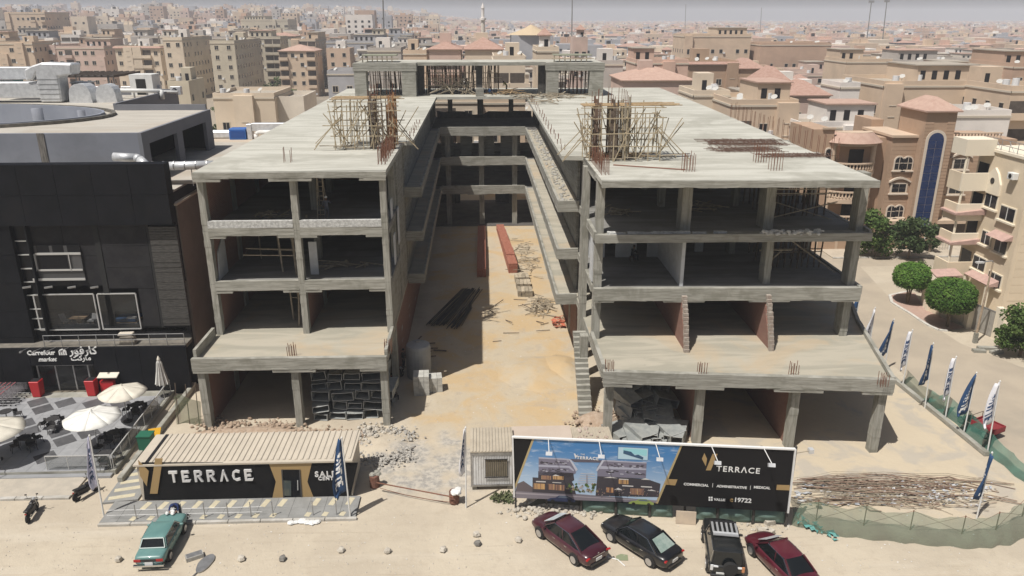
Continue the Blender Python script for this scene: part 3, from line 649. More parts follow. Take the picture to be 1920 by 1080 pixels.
nA = len(angs); vs = [(ec.x+(er+.0)*cos(a), ecy+eb*sin(a), GZ1-.05) for a in angs]+[(*onrect(a),GZ1-.05) for a in angs]
M.add(vs, [(i,i+nA,(i+1)%nA+nA,(i+1)%nA) for i in range(nA)]); M.build('screed_roof', SHOPROOF, shop)
def ring(r0, r1, z0, z1, name, m):
    vs = []
    for r, z in ((r0,z0),(r0,z1),(r1,z1),(r1,z0)): vs += [(ec.x+(er+r)*cos(2*pi*i/N), ecy+(eb+r)*sin(2*pi*i/N), z) for i in range(N)]
    M = MB(); M.add(vs, [(j*N+i, ((j+1)%4)*N+i, ((j+1)%4)*N+(i+1)%N, j*N+(i+1)%N) for j in range(4) for i in range(N)]); return M.build(name, m, shop)
ring(.0,.25,13.5,GZ1+.25,'well_wall',mat('blue_grey_render', (.26,.28,.33), (.23,.25,.30), .5, .8)); ring(.9,1.2,GZ1-.04,GZ1+.22,'roof_kerb',mat('dusty_black_kerb', (.10,.095,.085), (.18,.165,.14), 2))
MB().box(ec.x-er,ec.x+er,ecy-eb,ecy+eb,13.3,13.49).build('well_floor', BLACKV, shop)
for px in (70,152):
    q = aty(px+6,220,ecy+eb*(.72 if px < 100 else .5)); MB().tube((q.x,q.y-.4,13.5),(q.x,q.y-.4,GZ1+.1),.5 if px<100 else .35,n=12).build('well_column', GREYW, shop, smooth=True)
q0, q1 = aty(70,250,GY-.05), aty(90,308,GY-.05)
M = MB(); M.slabxz([(q0.x-.1,GZ1+.02),(q0.x-.1,GZ0),(q1.x+.1,GZ0),(q1.x+.1,GZ1+.02)],GY-.06,GY-.005); M.build('stained_downpipe_strip', mat('stained_strip', (.10,.095,.085), (.22,.2,.18), 4, .9, stretch=(3,1,.3)), shop)
MB().box(-100,gx-9.01,gyb+16,gyb+16.3,13,GZ1+.6).build('grey_wall', GREYD, shop); MB().box(gx-9.3,gx-9.01,gyb+.01,gyb+16,15,GZ1+.6).build('grey_wall', GREYD, shop)
# ---- things standing on that roof
def rdv(px, py, z=GZ1-.05): return at(px, py, z)
du = thing('roof_air_duct', 'large silver air duct with rounded bends on the shop roof', 'duct', rdv(80,195))
b0 = rdv(60,196); X0, Y0 = b0.x, b0.y+1.2; zz = GZ1-.05
def ductbox(x0,x1,y0,y1,z0,z1,nm='duct_run'): return MB().box(x0,x1,y0,y1,z0,z1).build(nm, GALV, du, bevel=.05)
ductbox(X0-8, X0+.4, Y0+.5, Y0+2.3, zz+.5, zz+2.1); ductbox(X0-6, X0-1.1, Y0+3, Y0+4.6, zz+2.2, zz+3.5)
M = MB(); pr = [(X0-1.0,zz+2.2),(X0-.2,zz+2.4),(X0+.1,zz+2.9),(X0+.1,zz+.05),(X0+2.3,zz+.05),(X0+2.4,zz+2.7),(X0+3.8,zz+2.9),(X0+4,zz+4.0),(X0+.9,zz+4.1),(X0-.1,zz+3.8),(X0-1.0,zz+3.4)]
M.slabxz(pr, Y0+.3, Y0+2.4); M.build('duct_bend', GALV, du, bevel=.28)
M = MB()
for k in range(5): M.box(X0+.08,X0+2.35,Y0+.27,Y0+.31,zz+.4+.5*k,zz+.45+.5*k)
M.build('duct_seam', STEEL, du)
for i, (dx, r) in enumerate(((3.4,1.0),(6.0,.9))):
    M = MB(); pr = [(X0+dx-.2,zz)]+[(X0+dx+r-r*1.1*cos(a_), zz+1.0+r*sin(a_)) for a_ in [pi*k/8 for k in range(9)]]+[(X0+dx+2*r+.2,zz)]
    M.slabxz(pr[::-1], Y0+.1+.4*i, Y0+2.0); M.build('duct_bend', GALV, du)
q = rdv(155,190); hu = thing('grey_roof_box', 'grey vent box beside the silver ducts on the shop roof', 'vent box', q); MB().box(q.x-.9,q.x+.9,q.y,q.y+1.5,q.z,q.z+1.9).build('body', GREYD, hu, bevel=.04); MB().box(q.x-1,q.x+1,q.y-.1,q.y+1.6,q.z+1.901,q.z+2.0).build('lid', STEEL, hu)
q = rdv(8,168); hu = thing('teal_tank', 'teal square tank behind the ducts at the left edge of the roof', 'tank', q); MB().box(q.x-2,q.x+1.2,q.y,q.y+2.5,q.z,q.z+2.4).build('body', mat('teal_paint', (.0,.17,.17), rough=.5), hu, bevel=.06); MB().box(q.x-2.1,q.x+1.3,q.y-.08,q.y-.001,q.z+1.1,q.z+1.25).build('band', STEEL, hu)
# canopy on posts
a, c = rdv(60,172), rdv(195,172); pg = thing('roof_shade_canopy', 'flat dark shade canopy on thin posts at the back of the shop roof', 'canopy', (a.x,a.y,a.z))
yy = a.y+3; MB().box(a.x,c.x,yy,yy+8,zz+1.45,zz+1.7).build('roof_sheet', mat('dark_shade_sheet', (.09,.075,.065), rough=.8), pg)
for k in range(12): x = a.x+(c.x-a.x)*k/11; MB().box(x-.06,x+.06,yy-.1,yy+8.1,zz+1.701,zz+1.77).build('batten', WOOD_D, pg)
for x in (a.x+.2,(a.x+c.x)/2,c.x-.8,c.x-.2):
    for y in (yy+.2,yy+7.8): MB().tube((x,y,zz),(x,y,zz+1.45),.08).build('post', STEEL, pg)
# white stair hut
q = rdv(268,178); hu = thing('white_roof_hut', 'small white stair hut with a dark door at the back of the shop roof', 'hut', q)
MB().box(q.x-1.3,q.x+1.3,q.y,q.y+2.4,zz,zz+2.3).build('wall', WHITEP, hu); MB().box(q.x-.6,q.x+.5,q.y-.04,q.y-.002,zz,zz+1.8).build('door', BLACKV, hu)
# pipes along the back of the roof
pi_ = thing('roof_pipe_run', 'long white insulated pipe across the back of the shop roof', 'pipe', rdv(230,182)); a, c = rdv(165,184), rdv(305,186)
MB().tube((a.x,a.y,zz+.9),(c.x,c.y,zz+.9),.22,n=10).build('pipe', WHITEP, pi_, smooth=True); MB().tube((a.x+3,a.y+2,zz+.6),(c.x+1,c.y+2,zz+.6),.15,n=8).build('pipe', WHITEP, pi_, smooth=True)
MB().tube((c.x,c.y,zz),(c.x,c.y,zz+1.0),.22,n=10).build('pipe', WHITEP, pi_, smooth=True)
for k in range(6): x = a.x+(c.x-a.x)*(k+.5)/6; MB().box(x-.06,x+.06,a.y-.1,a.y+.1,zz,zz+.7).build('bracket', STEEL, pi_)
cp = thing('roof_condenser_row', 'row of small pale condenser units near the white pipe on the shop roof', 'air conditioner', rdv(330,180))
for i, px in enumerate((190,212,238,292,330)):
    q = rdv(px,178-2*(i%2)); cu = thing('air_conditioner', ('first','second','third','fourth','fifth')[i]+' small roof condenser from the left behind the white pipe', 'air conditioner', q, 'condensers on the shop roof')
    MB().box(q.x-.6,q.x+.6,q.y,q.y+.6,zz,zz+.95).build('casing', GALV, cu, bevel=.03); MB().lathe([(.3,0),(.3,.03)],(q.x-.1,q.y-.02,zz+.5),12,'Y').build('fan_grille', BLACKP, cu)
bpy.data.objects.remove(cp)
# silver round duct passing in front of the grey storey
rdz = GZ0+.75; pts = [aty(213,294,60.5),aty(255,296,60.5),aty(262,299,60.3),aty(276,311,60),aty(292,312,60),aty(400,309,60)]
rd_ = thing('silver_round_duct', 'silver insulated round duct bending along the foot of the grey storey', 'duct', pts[0])
M = MB().path(pts, .33, 12); M.build('duct_run', GALV, rd_, smooth=True)
for k in range(6): p = pts[3].lerp(pts[5],(k+.5)/6); MB().tube(p-Vector((.04,0,0)),p+Vector((.04,0,0)),.36,n=12).build('joint_band', STEEL, rd_)
for px in (305,358): p = aty(px,312,60); MB().tube((p.x,60,15.7),(p.x,60,p.z),.04).build('support', STEEL, rd_)
MB().box(-60,XR-.16,YU+.61,GY+20,15.601,15.75).build('lower_roof', SHOPROOF, shop)
q = aty(330,332,61); MB().box(XR-1.6,XR+2.4,60.5,63.5,15.76,16.0).build('ledge_slab', SHOPROOF, shop)
# ---- low roofs between the shop and the frame building
lo = thing('low_service_building', 'low building with beige roof and silver ducts behind the left wing of the concrete frame', 'building', (-27,95,0))
MB().box(-40,-21.2,80,112,0,11.6).build('wall', mat('beige_render', (.46,.37,.28), (.42,.34,.26), .4, .9), lo); MB().box(-40.1,-21.1,79.9,112.1,11.601,11.9).build('roof', roofmat('beige_roof', (.52,.43,.33), (.47,.40,.32), (.40,.34,.28)), lo)
q = at(447,262,11.9); ac = thing('blue_cooling_unit', 'bright blue boxed cooling unit on the low beige roof', 'air conditioner', q)
MB().box(q.x-1.2,q.x+1.1,q.y,q.y+1.8,11.9,13.4).build('casing', mat('blue_paint', (.02,.12,.42), rough=.5), ac, bevel=.05); MB().box(q.x-1.0,q.x+.9,q.y-.04,q.y-.002,12.2,13.1).build('louvre', mat('blue_paint_dark', (.012,.07,.28), rough=.5), ac)
dk = thing('silver_rectangular_duct', 'silver rectangular duct running right from the blue cooling unit', 'duct', q)
MB().box(q.x+1.2,q.x+1.9,q.y+.2,q.y+1.4,11.9,14.0).build('duct_drop', GALV, dk, bevel=.05); MB().box(q.x+1.901,q.x+7.5,q.y+.3,q.y+1.3,13.0,14.1).build('duct_run', GALV, dk, bevel=.05)
MB().path([Vector((q.x+2.6,q.y-.3,11.9)),Vector((q.x+2.6,q.y-.3,12.7)),Vector((q.x+3,q.y-.3,12.95)),Vector((q.x+6.8,q.y-.3,12.95))],.3,10).build('duct_pipe', WHITEP, dk, smooth=True)
MB().box(q.x-4.6,q.x-1.3,q.y+1,q.y+2.4,11.9,13.0).build('duct_run', GALV, dk, bevel=.2)
# ================================================================== SHOP TERRACE
ZT = .35
TG = mat('terrace_granite', (.29,.295,.305), (.25,.255,.265), .8, .55, bump=.05)
ter = thing('shop_terrace', None, None, (-30,50,0)); ter['kind'] = 'structure'; ter.name = 'pavement_terrace'
tp = [(-60,44.3),(-23.95,44.3),(-24.35,55.7),(-60,55.7)]
MB().prism(tp, 0, ZT-.03).build('terrace_base', CONC, ter)
MB().box(-60,-24.1,43.9,44.29,0,.16).build('terrace_step', TG, ter)
TDK = mat('dark_paving_tile', (.075,.075,.08), (.105,.105,.11), 2, .6, vary=.12); TLT = mat('light_paving_tile', (.33,.335,.345), (.28,.285,.295), 1.5, .5, vary=.06)
ang = radians(40); pit = 1.53; ux, uy = Vector((cos(ang),sin(ang))), Vector((-sin(ang),cos(ang))); o0 = Vector((-35.07,54.17))
_tc = {}
def inside(p): return -39.5 < p.x < -24.3 and 44.35 < p.y < 55.6
for i in range(-16,20):
    for j in range(-16,14):
        c = o0+ux*(pit*(i+.5))+uy*(pit*(j-.5))
        qs = [c+ux*a+uy*b_ for a,b_ in ((-.62,-.62),(.62,-.62),(.62,.62),(-.62,.62))]
        if not all(inside(v) for v in qs): continue
        dark = ((i//2+(j+1)//2) % 2 == 0)
        if not dark: continue
        key = 'd'
        if key not in _tc:
            M = MB(); M.prism([(ux*a+uy*b_)[:] for a,b_ in ((-.62,-.62),(.62,-.62),(.62,.62),(-.62,.62))],0,.032); ob = M.build('tile', TDK, ter, local=True); _tc[key] = ob.data; bpy.data.objects.remove(ob)
        inst(_tc[key], 'tile', ter, (c.x-ter.location.x, c.y-ter.location.y, ZT-.028))
# plain light slabs: rows of their own between the dark ones
k = 0
for i in range(-12,13):
    for j in range(-8,9):
        x0, y0 = -39.6+1.0*(i+12), 44.32+.95*(j+8)
        if x0+1 > -24.2 or y0+.95 > 55.68: continue
        if 'l' not in _tc:
            ob = MB().box(0.008,.992,.008,.942,0,.02).build('tile', TLT, ter, local=True); _tc['l'] = ob.data; bpy.data.objects.remove(ob)
        inst(_tc['l'], 'tile', ter, (x0-ter.location.x, y0-ter.location.y, ZT-.029))
# glass railing along the right edge and the front
GR = glassmat('rail_glass', (.10,.115,.115), .05, .30)
def glass_rail(p, q, label, n, post=True):
    r = thing('glass_railing', label, 'railing', (p[0],p[1],ZT)); p, q = Vector(p), Vector(q); d = (q-p)/n
    for i in range(n):
        a, c = p+d*(i+.03), p+d*(i+.97); MB().bar((a.x,a.y,ZT+.52),(c.x,c.y,ZT+.52),.02,.9).build('glass_panel', GR, r)
    MB().bar((p.x,p.y,ZT+1.02),(q.x,q.y,ZT+1.02),.07,.05).build('handrail', FRAMEW, r)
    for i in range(n+1): a = p+d*i; MB().tube((a.x,a.y,ZT-.03),(a.x,a.y,ZT+1.0),.025).build('post', FRAMEW, r)
    return r
glass_rail((-24.1,44.5),(-24.5,55.4),'long glass railing on the right edge of the shop terrace',8)
glass_rail((-28.3,44.45),(-24.2,44.45),'short front glass railing beside the pale flag',3)
glass_rail((-38,44.45),(-32.2,44.45),'front glass railing at the left end of the shop terrace',4)
q = at(170,870,ZT); q2 = at(185,905,ZT)
hrr = thing('stair_handrail', 'steel handrail slanting down the terrace steps', 'handrail', (q2.x,q2.y,0)); MB().path([Vector((-31.9,45.6,ZT+.9)),Vector((-31.2,44.0,ZT+.75)),Vector((-31.1,43.9,.02))],.03).build('rail', FRAMEW, hrr); MB().tube((-31.9,45.6,ZT-.03),(-31.9,45.6,ZT+.9),.03).build('post', FRAMEW, hrr)
# parasols
CANV = mat('cream_parasol_cloth', (.70,.66,.56), (.62,.58,.49), 1.5, .85)
CANW = mat('white_parasol_cloth', (.80,.79,.74), (.72,.71,.66), 1.5, .85)
def parasol(x, y, r, h, m, label, n=8, rz=0, peak=.55):
    t_ = thing('parasol', label, 'parasol', (x,y,ZT), 'open parasols on the shop terrace')
    MB().lathe([(.32,0),(.32,.06),(.08,.1),(.06,.3)],(x,y,ZT),12).build('base', BLACKP, t_); MB().tube((x,y,ZT+.1),(x,y,ZT+h+peak),.035).build('pole', FRAMEW, t_)
    for k in range(n):
        a0, a1 = rz+2*pi*k/n, rz+2*pi*(k+1)/n; M = MB(); rows = 4; vs = []
        for i in range(rows+1):
            f = i/rows
            for j in range(4):
                a = a0+(a1-a0)*j/3; sag = 1-.045*sin(pi*j/3)*f; vs.append((x+r*f*cos(a)*sag, y+r*f*sin(a)*sag, ZT+h+peak*(1-f)-.06*sin(pi*j/3)*f))
        M.add(vs,[(i*4+j,(i+1)*4+j,(i+1)*4+j+1,i*4+j+1) for i in range(rows) for j in range(3)]); M.build('canopy_panel', m, t_, smooth=True, solid=.012)
        MB().tube((x,y,ZT+h+peak-.03),(x+r*.98*cos(a0),y+r*.98*sin(a0),ZT+h-.03),.012,n=5).build('rib', FRAMEW, t_)
    MB().lathe([(.09,0),(.05,.1),(0.01,.16)],(x,y,ZT+h+peak-.02),8).build('finial', m, t_)
q = at(240,790,ZT); parasol(q.x,q.y,1.65,2.35,CANV,'cream parasol farthest back, near the right red bin',6,.3)
q = at(184,838,ZT); parasol(q.x,q.y,1.85,2.25,CANW,'white eight-sided parasol in the middle of the shop terrace',8,.2)
q = at(22,862,ZT); parasol(q.x-.9,q.y,2.1,2.2,CANV,'cream parasol at the left edge of the picture',6,.0)
# the low folded one and the closed one
q = at(205,735,ZT); fo = thing('promotion_stand', 'small cream and red stand behind the farthest parasol', 'stand', q); MB().box(q.x-.5,q.x+.5,q.y-.2,q.y+.2,ZT,ZT+1.0).build('body', RED, fo); MB().cbox((q.x+.2,q.y,ZT+1.5),(1.5,.8,.08),0,Matrix.Rotation(.3,3,'X')).build('roof', CANV, fo)
q = at(322,738,ZT); cl = thing('closed_parasol', 'closed grey and white striped parasol in the back right corner of the terrace', 'parasol', (q.x-.4,q.y-.4,ZT)); x, y = cl.location.x, cl.location.y
MB().tube((x,y,ZT),(x,y,ZT+3.2),.035).build('pole', STEEL, cl)
for k in range(10):
    a0, a1 = 2*pi*k/10, 2*pi*(k+1)/10; M = MB(); vs = []
    for r, z in ((.05,3.15),(.16,2.9),(.24,2.2),(.42,1.1)): vs += [(x+r*cos(a0)*.9,y+r*sin(a0)*.9,ZT+z),(x+r*1.25*cos((a0+a1)/2),y+r*1.25*sin((a0+a1)/2),ZT+z-.03),(x+r*cos(a1)*.9,y+r*sin(a1)*.9,ZT+z)]
    M.add(vs,[(i*3+j,(i+1)*3+j,(i+1)*3+j+1,i*3+j+1) for i in range(3) for j in range(2)]); M.build('cloth_fold', CANW if k%2 else mat('grey_stripe_cloth', (.33,.32,.3), rough=.9), cl, solid=.01)
MB().lathe([(.14,0),(.1,.12),(.02,.3)],(x,y,ZT+3.1),8).build('cap', CANV, cl); MB().lathe([(.3,0),(.3,.08),(.06,.12)],(x,y,ZT),10).build('base', BLACKP, cl)
# tables with chairs
CH = mat('black_rattan', (.022,.021,.022), (.04,.038,.038), 8, .7)
def chair_proto(label, loc, rz, grp):
    t_ = thing('terrace_chair', label, 'chair', loc, grp, rz); P_ = dict(parent=t_, local=True)
    MB().cbox((0,0,.44),(.5,.5,.07)).build('seat', CH, **P_, bevel=.02)
    M = MB(); n = 8; vs = []
    for i in range(n+1):
        a = radians(-80+160*i/n); vs += [(.27*sin(a),-.27*cos(a)+.02,.46),(.31*sin(a),-.31*cos(a)+.02,.82-.12*abs(sin(a)))]
    M.add(vs,[(2*i,2*i+2,2*i+3,2*i+1) for i in range(n)]); M.build('backrest', CH, **P_, solid=.03)
    for a in (-1,1):
        for c in (-1,1): MB().tube((a*.2,c*.2,.42),(a*.24,c*.25,0),.02,n=5).build('leg', CH, **P_)
    return t_
def table_proto(label, loc, grp):
    t_ = thing('terrace_table', label, 'table', loc, grp); P_ = dict(parent=t_, local=True)
    MB().lathe([(.42,.70),(.44,.72),(.44,.75),(.42,.76)],(0,0,0),16).build('tabletop', CH, **P_); MB().tube((0,0,.04),(0,0,.7),.04).build('pedestal', STEEL, **P_); MB().lathe([(.26,0),(.26,.03),(.05,.06)],(0,0,0),12).build('foot', STEEL, **P_)
    return t_
sets = [((102,802),'behind the middle parasol, in the sun',(20,110,200,290)),((52,838),'beside the left parasol pole',(60,150,230,320)),((258,775),'under the farthest parasol',(10,100,190,280)),((215,828),'right of the middle parasol pole',(0,80,180,260)),((200,868),'behind the short front railing',(40,160,290)),((14,788),'at the left edge by the trolleys',(30,190))]
proto_c = proto_t = None
for (pp, where, aa) in sets:
    q = at(*pp, ZT+.02)
    lab = f'black round terrace table {where}'
    if proto_t is None: proto_t = table_proto(lab, q, 'round tables on the shop terrace')
    else: dup(proto_t, q, None, lab)
    for k, a in enumerate(aa):
        a = radians(a+R(-12,12)); loc = q+Vector((.72*cos(a),.72*sin(a),0)); lab = f'black curved-back chair number {k+1} around the table {where}'
        side = 'right' if cos(a) > .6 else 'left' if cos(a) < -.6 else ('back' if sin(a) > 0 else 'front')
        lab = f'black chair on the {side} side of the table {where}'
        if proto_c is None: proto_c = chair_proto(lab, loc, a+pi/2+pi, 'black chairs on the shop terrace')
        else: dup(proto_c, loc, a+pi/2+pi, lab)
# red bins beside the entrance
for px, py, lb in ((78,737,'left'),(184,731,'right')):
    q = at(px,py,ZT); q.y = min(q.y,55.2); b_ = thing('red_planter', f'tall red square tapered planter on the {lb} of the shop entrance', 'planter', q, 'red planters at the entrance')
    MB().cbox((q.x,q.y,ZT+.65),(.62,.62,1.3),0,None,1.2).build('body', RED, b_, bevel=.03); MB().box(q.x-.3,q.x+.3,q.y-.3,q.y+.3,ZT+1.301,ZT+1.33).build('soil', BLACKP, b_); 
# shopping trolleys nested in rows
def trolley(label, loc, rz):
    t_ = thing('shopping_trolley', label, 'shopping trolley', loc, 'nested shopping trolleys', rz); P_ = dict(parent=t_, local=True)
    M = MB()
    for k in range(6): z = .5+.09*k; hx = .2+.015*k; M.tube((-hx,-.35,z),(-hx,.4,z+.03),.008,n=4); M.tube((hx,-.35,z),(hx,.4,z+.03),.008,n=4)
    for k in range(7): y = -.35+.12*k; M.tube((-.2,y,.5),(-.28,y,.97),.008,n=4); M.tube((.2,y,.5),(.28,y,.97),.008,n=4); M.tube((-.2,y,.5),(.2,y,.5),.008,n=4)
    M.build('basket', mat('trolley_wire', (.11,.10,.11), rough=.5, metal=.3), **P_)
    MB().tube((-.28,.5,1.02),(.28,.5,1.02),.03,n=6).build('handle', mat('trolley_handle', (.55,.18,.2), rough=.5), **P_)
    M = MB(); M.path([Vector((-.22,.42,.5)),Vector((-.24,.45,.15)),Vector((-.22,-.45,.12))],.018,5); M.path([Vector((.22,.42,.5)),Vector((.24,.45,.15)),Vector((.22,-.45,.12))],.018,5); M.build('frame', STEEL, **P_)
    for a in (-.22,.22):
        for c in (-.42,.42): MB().tube((a-.015,c,.06),(a+.015,c,.06),.06,n=8).build('wheel', BLACKP, **P_)
    return t_
tr = None
for r_ in range(3):
    for k in range(9):
        loc = Vector((-38.6+.36*k, 55.2-.75*r_, ZT+.002)); lb = f'{("outermost left","eighth","seventh","sixth","fifth","fourth","third","second","first")[k]} trolley from the red planter in the {("back","middle","front")[r_]} nested row'
        if tr is None: tr = trolley(lb, loc, pi/2)
        else: dup(tr, loc, pi/2, lb, f'nested shopping trolleys, {("back","middle","front")[r_]} row')
# ================================================================== SALES CABIN, BILLBOARD, SITE CABIN, FLAGS, NETS
def onwall(px, py, A, B):                    # where the sight line through a photo pixel meets the upright plane over A-B
    n = Vector((B.y-A.y, -(B.x-A.x), 0)); d = ray(px,py); o = Vector((0,0,CAM_H)); t_ = (A-o).dot(n)/d.dot(n); return o+d*t_
# ---------------- sales cabin
A = at(270,937); Bq = at(656,939); SY = 41.1; SX0, SX1 = A.x, at(662,938).x; SZ = aty(400,868,SY).z; SYB = at(500,812,SZ).y
sc = thing('sales_cabin', 'long black and gold sales cabin with a pale corrugated roof', 'cabin', ((SX0+SX1)/2, (SY+SYB)/2, 0))
CREAM = mat('cream_sheet', (.55,.49,.40), (.50,.445,.365), .8, .6, bump=.05); GOLD = mat('gold_panel', (.36,.245,.11), rough=.5)
SBLK = mat('black_panel', (.009,.009,.010), (.013,.013,.014), .8, .6, spec=.12)
MB().box(SX0+.05, SX1-.05, SY+.06, SYB-.05, .15, SZ-.12).build('body', CREAM, sc)
rf = MB().box(SX0-.1, SX1+.1, SY-.08, SYB+.1, SZ-.11, SZ).build('roof', CREAM, sc); nr = 34
one = None
for k in range(nr):
    x = SX0+.9+(SX1-SX0-1.0)*k/(nr-1); M = MB(); M.slabxz([(x-.085,SZ+.001),(x+.085,SZ+.001),(x+.045,SZ+.06),(x-.045,SZ+.06)],SY+.15,SYB+.08)
    if one is None: one = M.build('roof_rib', CREAM, rf); xk = x
    else: inst(one, 'roof_rib', rf, (x-xk,0,0))
MB().box(SX0+.52, SX0+.72, SY+.0, SYB+.05, SZ+.001, SZ+.03).build('roof_gutter', BLACKP, rf)
def cp(x, y): return aty(240+x/3.856, 800+y/3.856, SY-.02)
def front(pts, name, m, dy=.0, th=.04):
    M = MB(); P_ = [cp(*p) for p in pts]; M.slabxz([(p.x,p.z) for p in P_][::-1], SY-dy-th, SY-dy); return M.build(name, m, sc)
front([(95,262),(1015,262),(1068,400),(1040,530),(118,530)],'front_panel',SBLK,-.055)
front([(1328,264),(1662,264),(1602,535),(1350,535),(1296,400)],'front_panel',SBLK,-.055)
front([(1015,262),(1328,264),(1296,400),(1350,535),(1255,535),(1245,312),(1112,312),(1125,535),(1040,530),(1068,400)],'front_panel',GOLD,-.05)
front([(75,240),(152,320),(137,428),(88,352)],'gold_shape',GOLD,.03,.03); front([(198,228),(252,228),(215,482),(160,482)],'gold_shape',GOLD,.03,.03)
dr = front([(1118,316),(1243,316),(1252,533),(1130,533)],'door',GLASSD,-.045,.03)
for a_, b_ in (((1112,312),(1128,535)),((1240,312),(1256,535))): p, q = cp(*a_), cp(*b_); MB().bar((p.x,SY+.0,p.z),(q.x,SY+.0,q.z),.07).build('door_frame', mat('dark_metal', (.05,.05,.052), rough=.4), dr)
p, q = cp(1226,390), cp(1228,460); MB().bar((p.x,SY-.0,p.z),(q.x,SY-.0,q.z),.05).build('door_handle', FRAMEW, dr)
p, q = cp(1150,390), cp(1150,500); MB().bar((p.x+.0,SY-.02,p.z),(q.x,SY-.02,q.z),.5,.012,(0,1,0)).build('door_leaf', glassmat('door_glass', (.04,.055,.055)), dr)
LET2 = mat('raised_white_letters', (.72,.72,.72), rough=.35, metal=.2)
p0_, p1_ = cp(300,400), cp(935,400); wL = p1_.x-p0_.x; hL = cp(500,320).z-cp(500,400).z
glyph = {'T':[[(0,.78),(1,.78),(1,1),(0,1)],[(.38,0),(.64,0),(.64,.78),(.38,.78)]],
 'E':[[(0,0),(.28,0),(.28,1),(0,1)],[(.28,.8),(.95,.8),(.85,1),(.28,1)],[(.28,.4),(.8,.4),(.72,.6),(.28,.6)],[(.28,0),(.88,0),(1,.2),(.28,.2)]],
 'R':[[(0,0),(.27,0),(.27,1),(0,1)],[(.27,.82),(.7,.82),(.7,1),(.27,1)],[(.27,.42),(.7,.42),(.7,.58),(.27,.58)],[(.62,.5),(.92,.62),(.92,.85),(.7,1),(.66,.8)],[(.4,.42),(.66,.46),(1,0),(.72,0)]],
 'A':[[(0,0),(.26,0),(.56,.72),(.5,1),(.42,1)],[(.5,1),(.5,.8),(.76,0),(1,0),(.6,1)]],
 'C':[[(.12,.2),(.3,.3),(.3,.7),(.12,.82),(0,.5)],[(.3,.7),(.5,.8),(.9,.72),(.95,.92),(.5,1),(.12,.82)],[(.12,.2),(.5,0),(.95,.08),(.9,.28),(.5,.2),(.3,.3)]]}
for k, ch in enumerate('TERRACE'):
    M = MB(); x0 = p0_.x+wL*(k/7+.01); lw = wL/7*.68
    for pg in glyph[ch]: M.slabxz([(x0+u*lw, p0_.z+v*hL) for u, v in pg], SY-.10, SY-.0)
    M.build('sign_letter', LET2, sc)
p = cp(1445,360); textmesh('sign_text','SALES',LET2,sc,.6,(p.x,SY-.01,p.z),bold=.015,spacing=1.25,width=1.55); p = cp(1455,385); textmesh('sign_text','CENTER',LET2,sc,.34,(p.x,SY-.01,p.z),bold=.012,spacing=1.2,width=1.35)
# apron with kerb, pale strips and bollard posts
AX0, AX1, AY0 = -22.6, -7.7, 39.0
AP = mat('apron_paving', (.27,.27,.26), (.225,.225,.215), 1.2, .9); YST = mat('pale_yellow_strip', (.55,.50,.36), (.48,.43,.31), 3, .9)
apr = thing('cabin_apron', None, None, (-15,40,0)); apr['kind'] = 'structure'; apr.name = 'pavement_apron'
k = 0
for i in range(15):
    x0 = AX0+(AX1-AX0)*i/15
    for j in range(2): MB().box(x0+.008, x0+(AX1-AX0)/15-.008, AY0+.02+j*1.04, AY0+1.05+j*1.04, 0, .145).build('slab', AP, apr)
kerbline([(AX0,AY0-.12),(AX1+.1,AY0-.12)], h=.15, wd=.22, seg=1.8)
STR = []
for i in range(13):
    if i in (9,): continue
    x = -20.5+1.02*i; MB().cbox((x,40.55,.15),(.34,.75,.012),-.25).build('pale_strip', YST, apr)
    MB().cbox((x-.25,39.3,.15),(.32,.4,.012),-.25).build('pale_strip', YST, apr)
MB().prism([(-23.3,41.0),(-21.3,41.3),(-21.4,46.5),(-23.4,46.8)],0,.13).build('side_slab', AP, apr)
for i in range(6): MB().cbox((-22.4,41.6+.85*i,.136),(1.5,.36,.012),.25).build('pale_strip', YST, apr)
pr_ = None
for i, px in enumerate((255,295,340,382,425,468,509,584,628)):
    q = at(px, 975, .15); q.y = AY0+.25; lb = f'thin grey railing post {["farthest left","second","third","fourth","fifth","sixth","seventh","eighth","ninth"][i]} along the apron of the sales cabin'
    if pr_ is None:
        pr_ = thing('railing_post', lb, 'post', q, 'railing posts before the sales cabin'); MB().tube((0,0,0),(0,0,.95),.028).build('post', STEEL, pr_, local=True); MB().lathe([(.07,0),(.07,.02)],(0,0,0),8).build('base_plate', STEEL, pr_, local=True); MB().lathe([(.04,.95),(.02,.99)],(0,0,0),8).build('cap', STEEL, pr_, local=True)
    else: dup(pr_, q, None, lb)
ww = MB()
for z in (.45,.8): ww.tube((-22.2,AY0+.25,z),(-13.2,AY0+.25,z),.008,n=4)
tag(ww.build('railing_wire', STEEL), 'thin wires strung between the posts before the sales cabin', 'wire')
# ---------------- billboard
A, Bq = at(965,957), at(1478,992)
U = (Bq-A).normalized(); Nn = Vector((U.y,-U.x,0))       # towards the street
rotz = atan2(U.y, U.x)
bb = thing('billboard', 'wide advertising billboard with a picture of the finished centre on a black ground', 'billboard', A)
def bpt(px, py, off): p = onwall(px,py,A,Bq); return p+Nn*off
def bpoly(pts, off, m, name='print', th=None):
    M = MB(); P_ = [bpt(*p,off) for p in pts]; n_ = len(P_)
    if th: Q_ = [p-Nn*th for p in P_]; M.add(P_+Q_, [tuple(range(n_)),tuple(range(2*n_-1,n_-1,-1))]+[(i,(i+1)%n_,(i+1)%n_+n_,i+n_) for i in range(n_)])
    else: M.add(P_,[tuple(range(n_))])
    return M.build(name, m, bb)
BBK = mat('billboard_black', (.013,.0125,.0135), rough=.6, spec=.15)
board = bpoly([(962,820),(1490,843),(1476,960),(965,931)],0,BBK,'board',.14)
WH = mat('white_edge', (.75,.75,.74), rough=.5)
for a_, b_ in (((961,819),(1491,842)),((1491,842),(1477,961)),((961,819),(964,931))): MB().bar(bpt(*a_,.0),bpt(*b_,.0),.16,.09).build('frame', WH, bb)
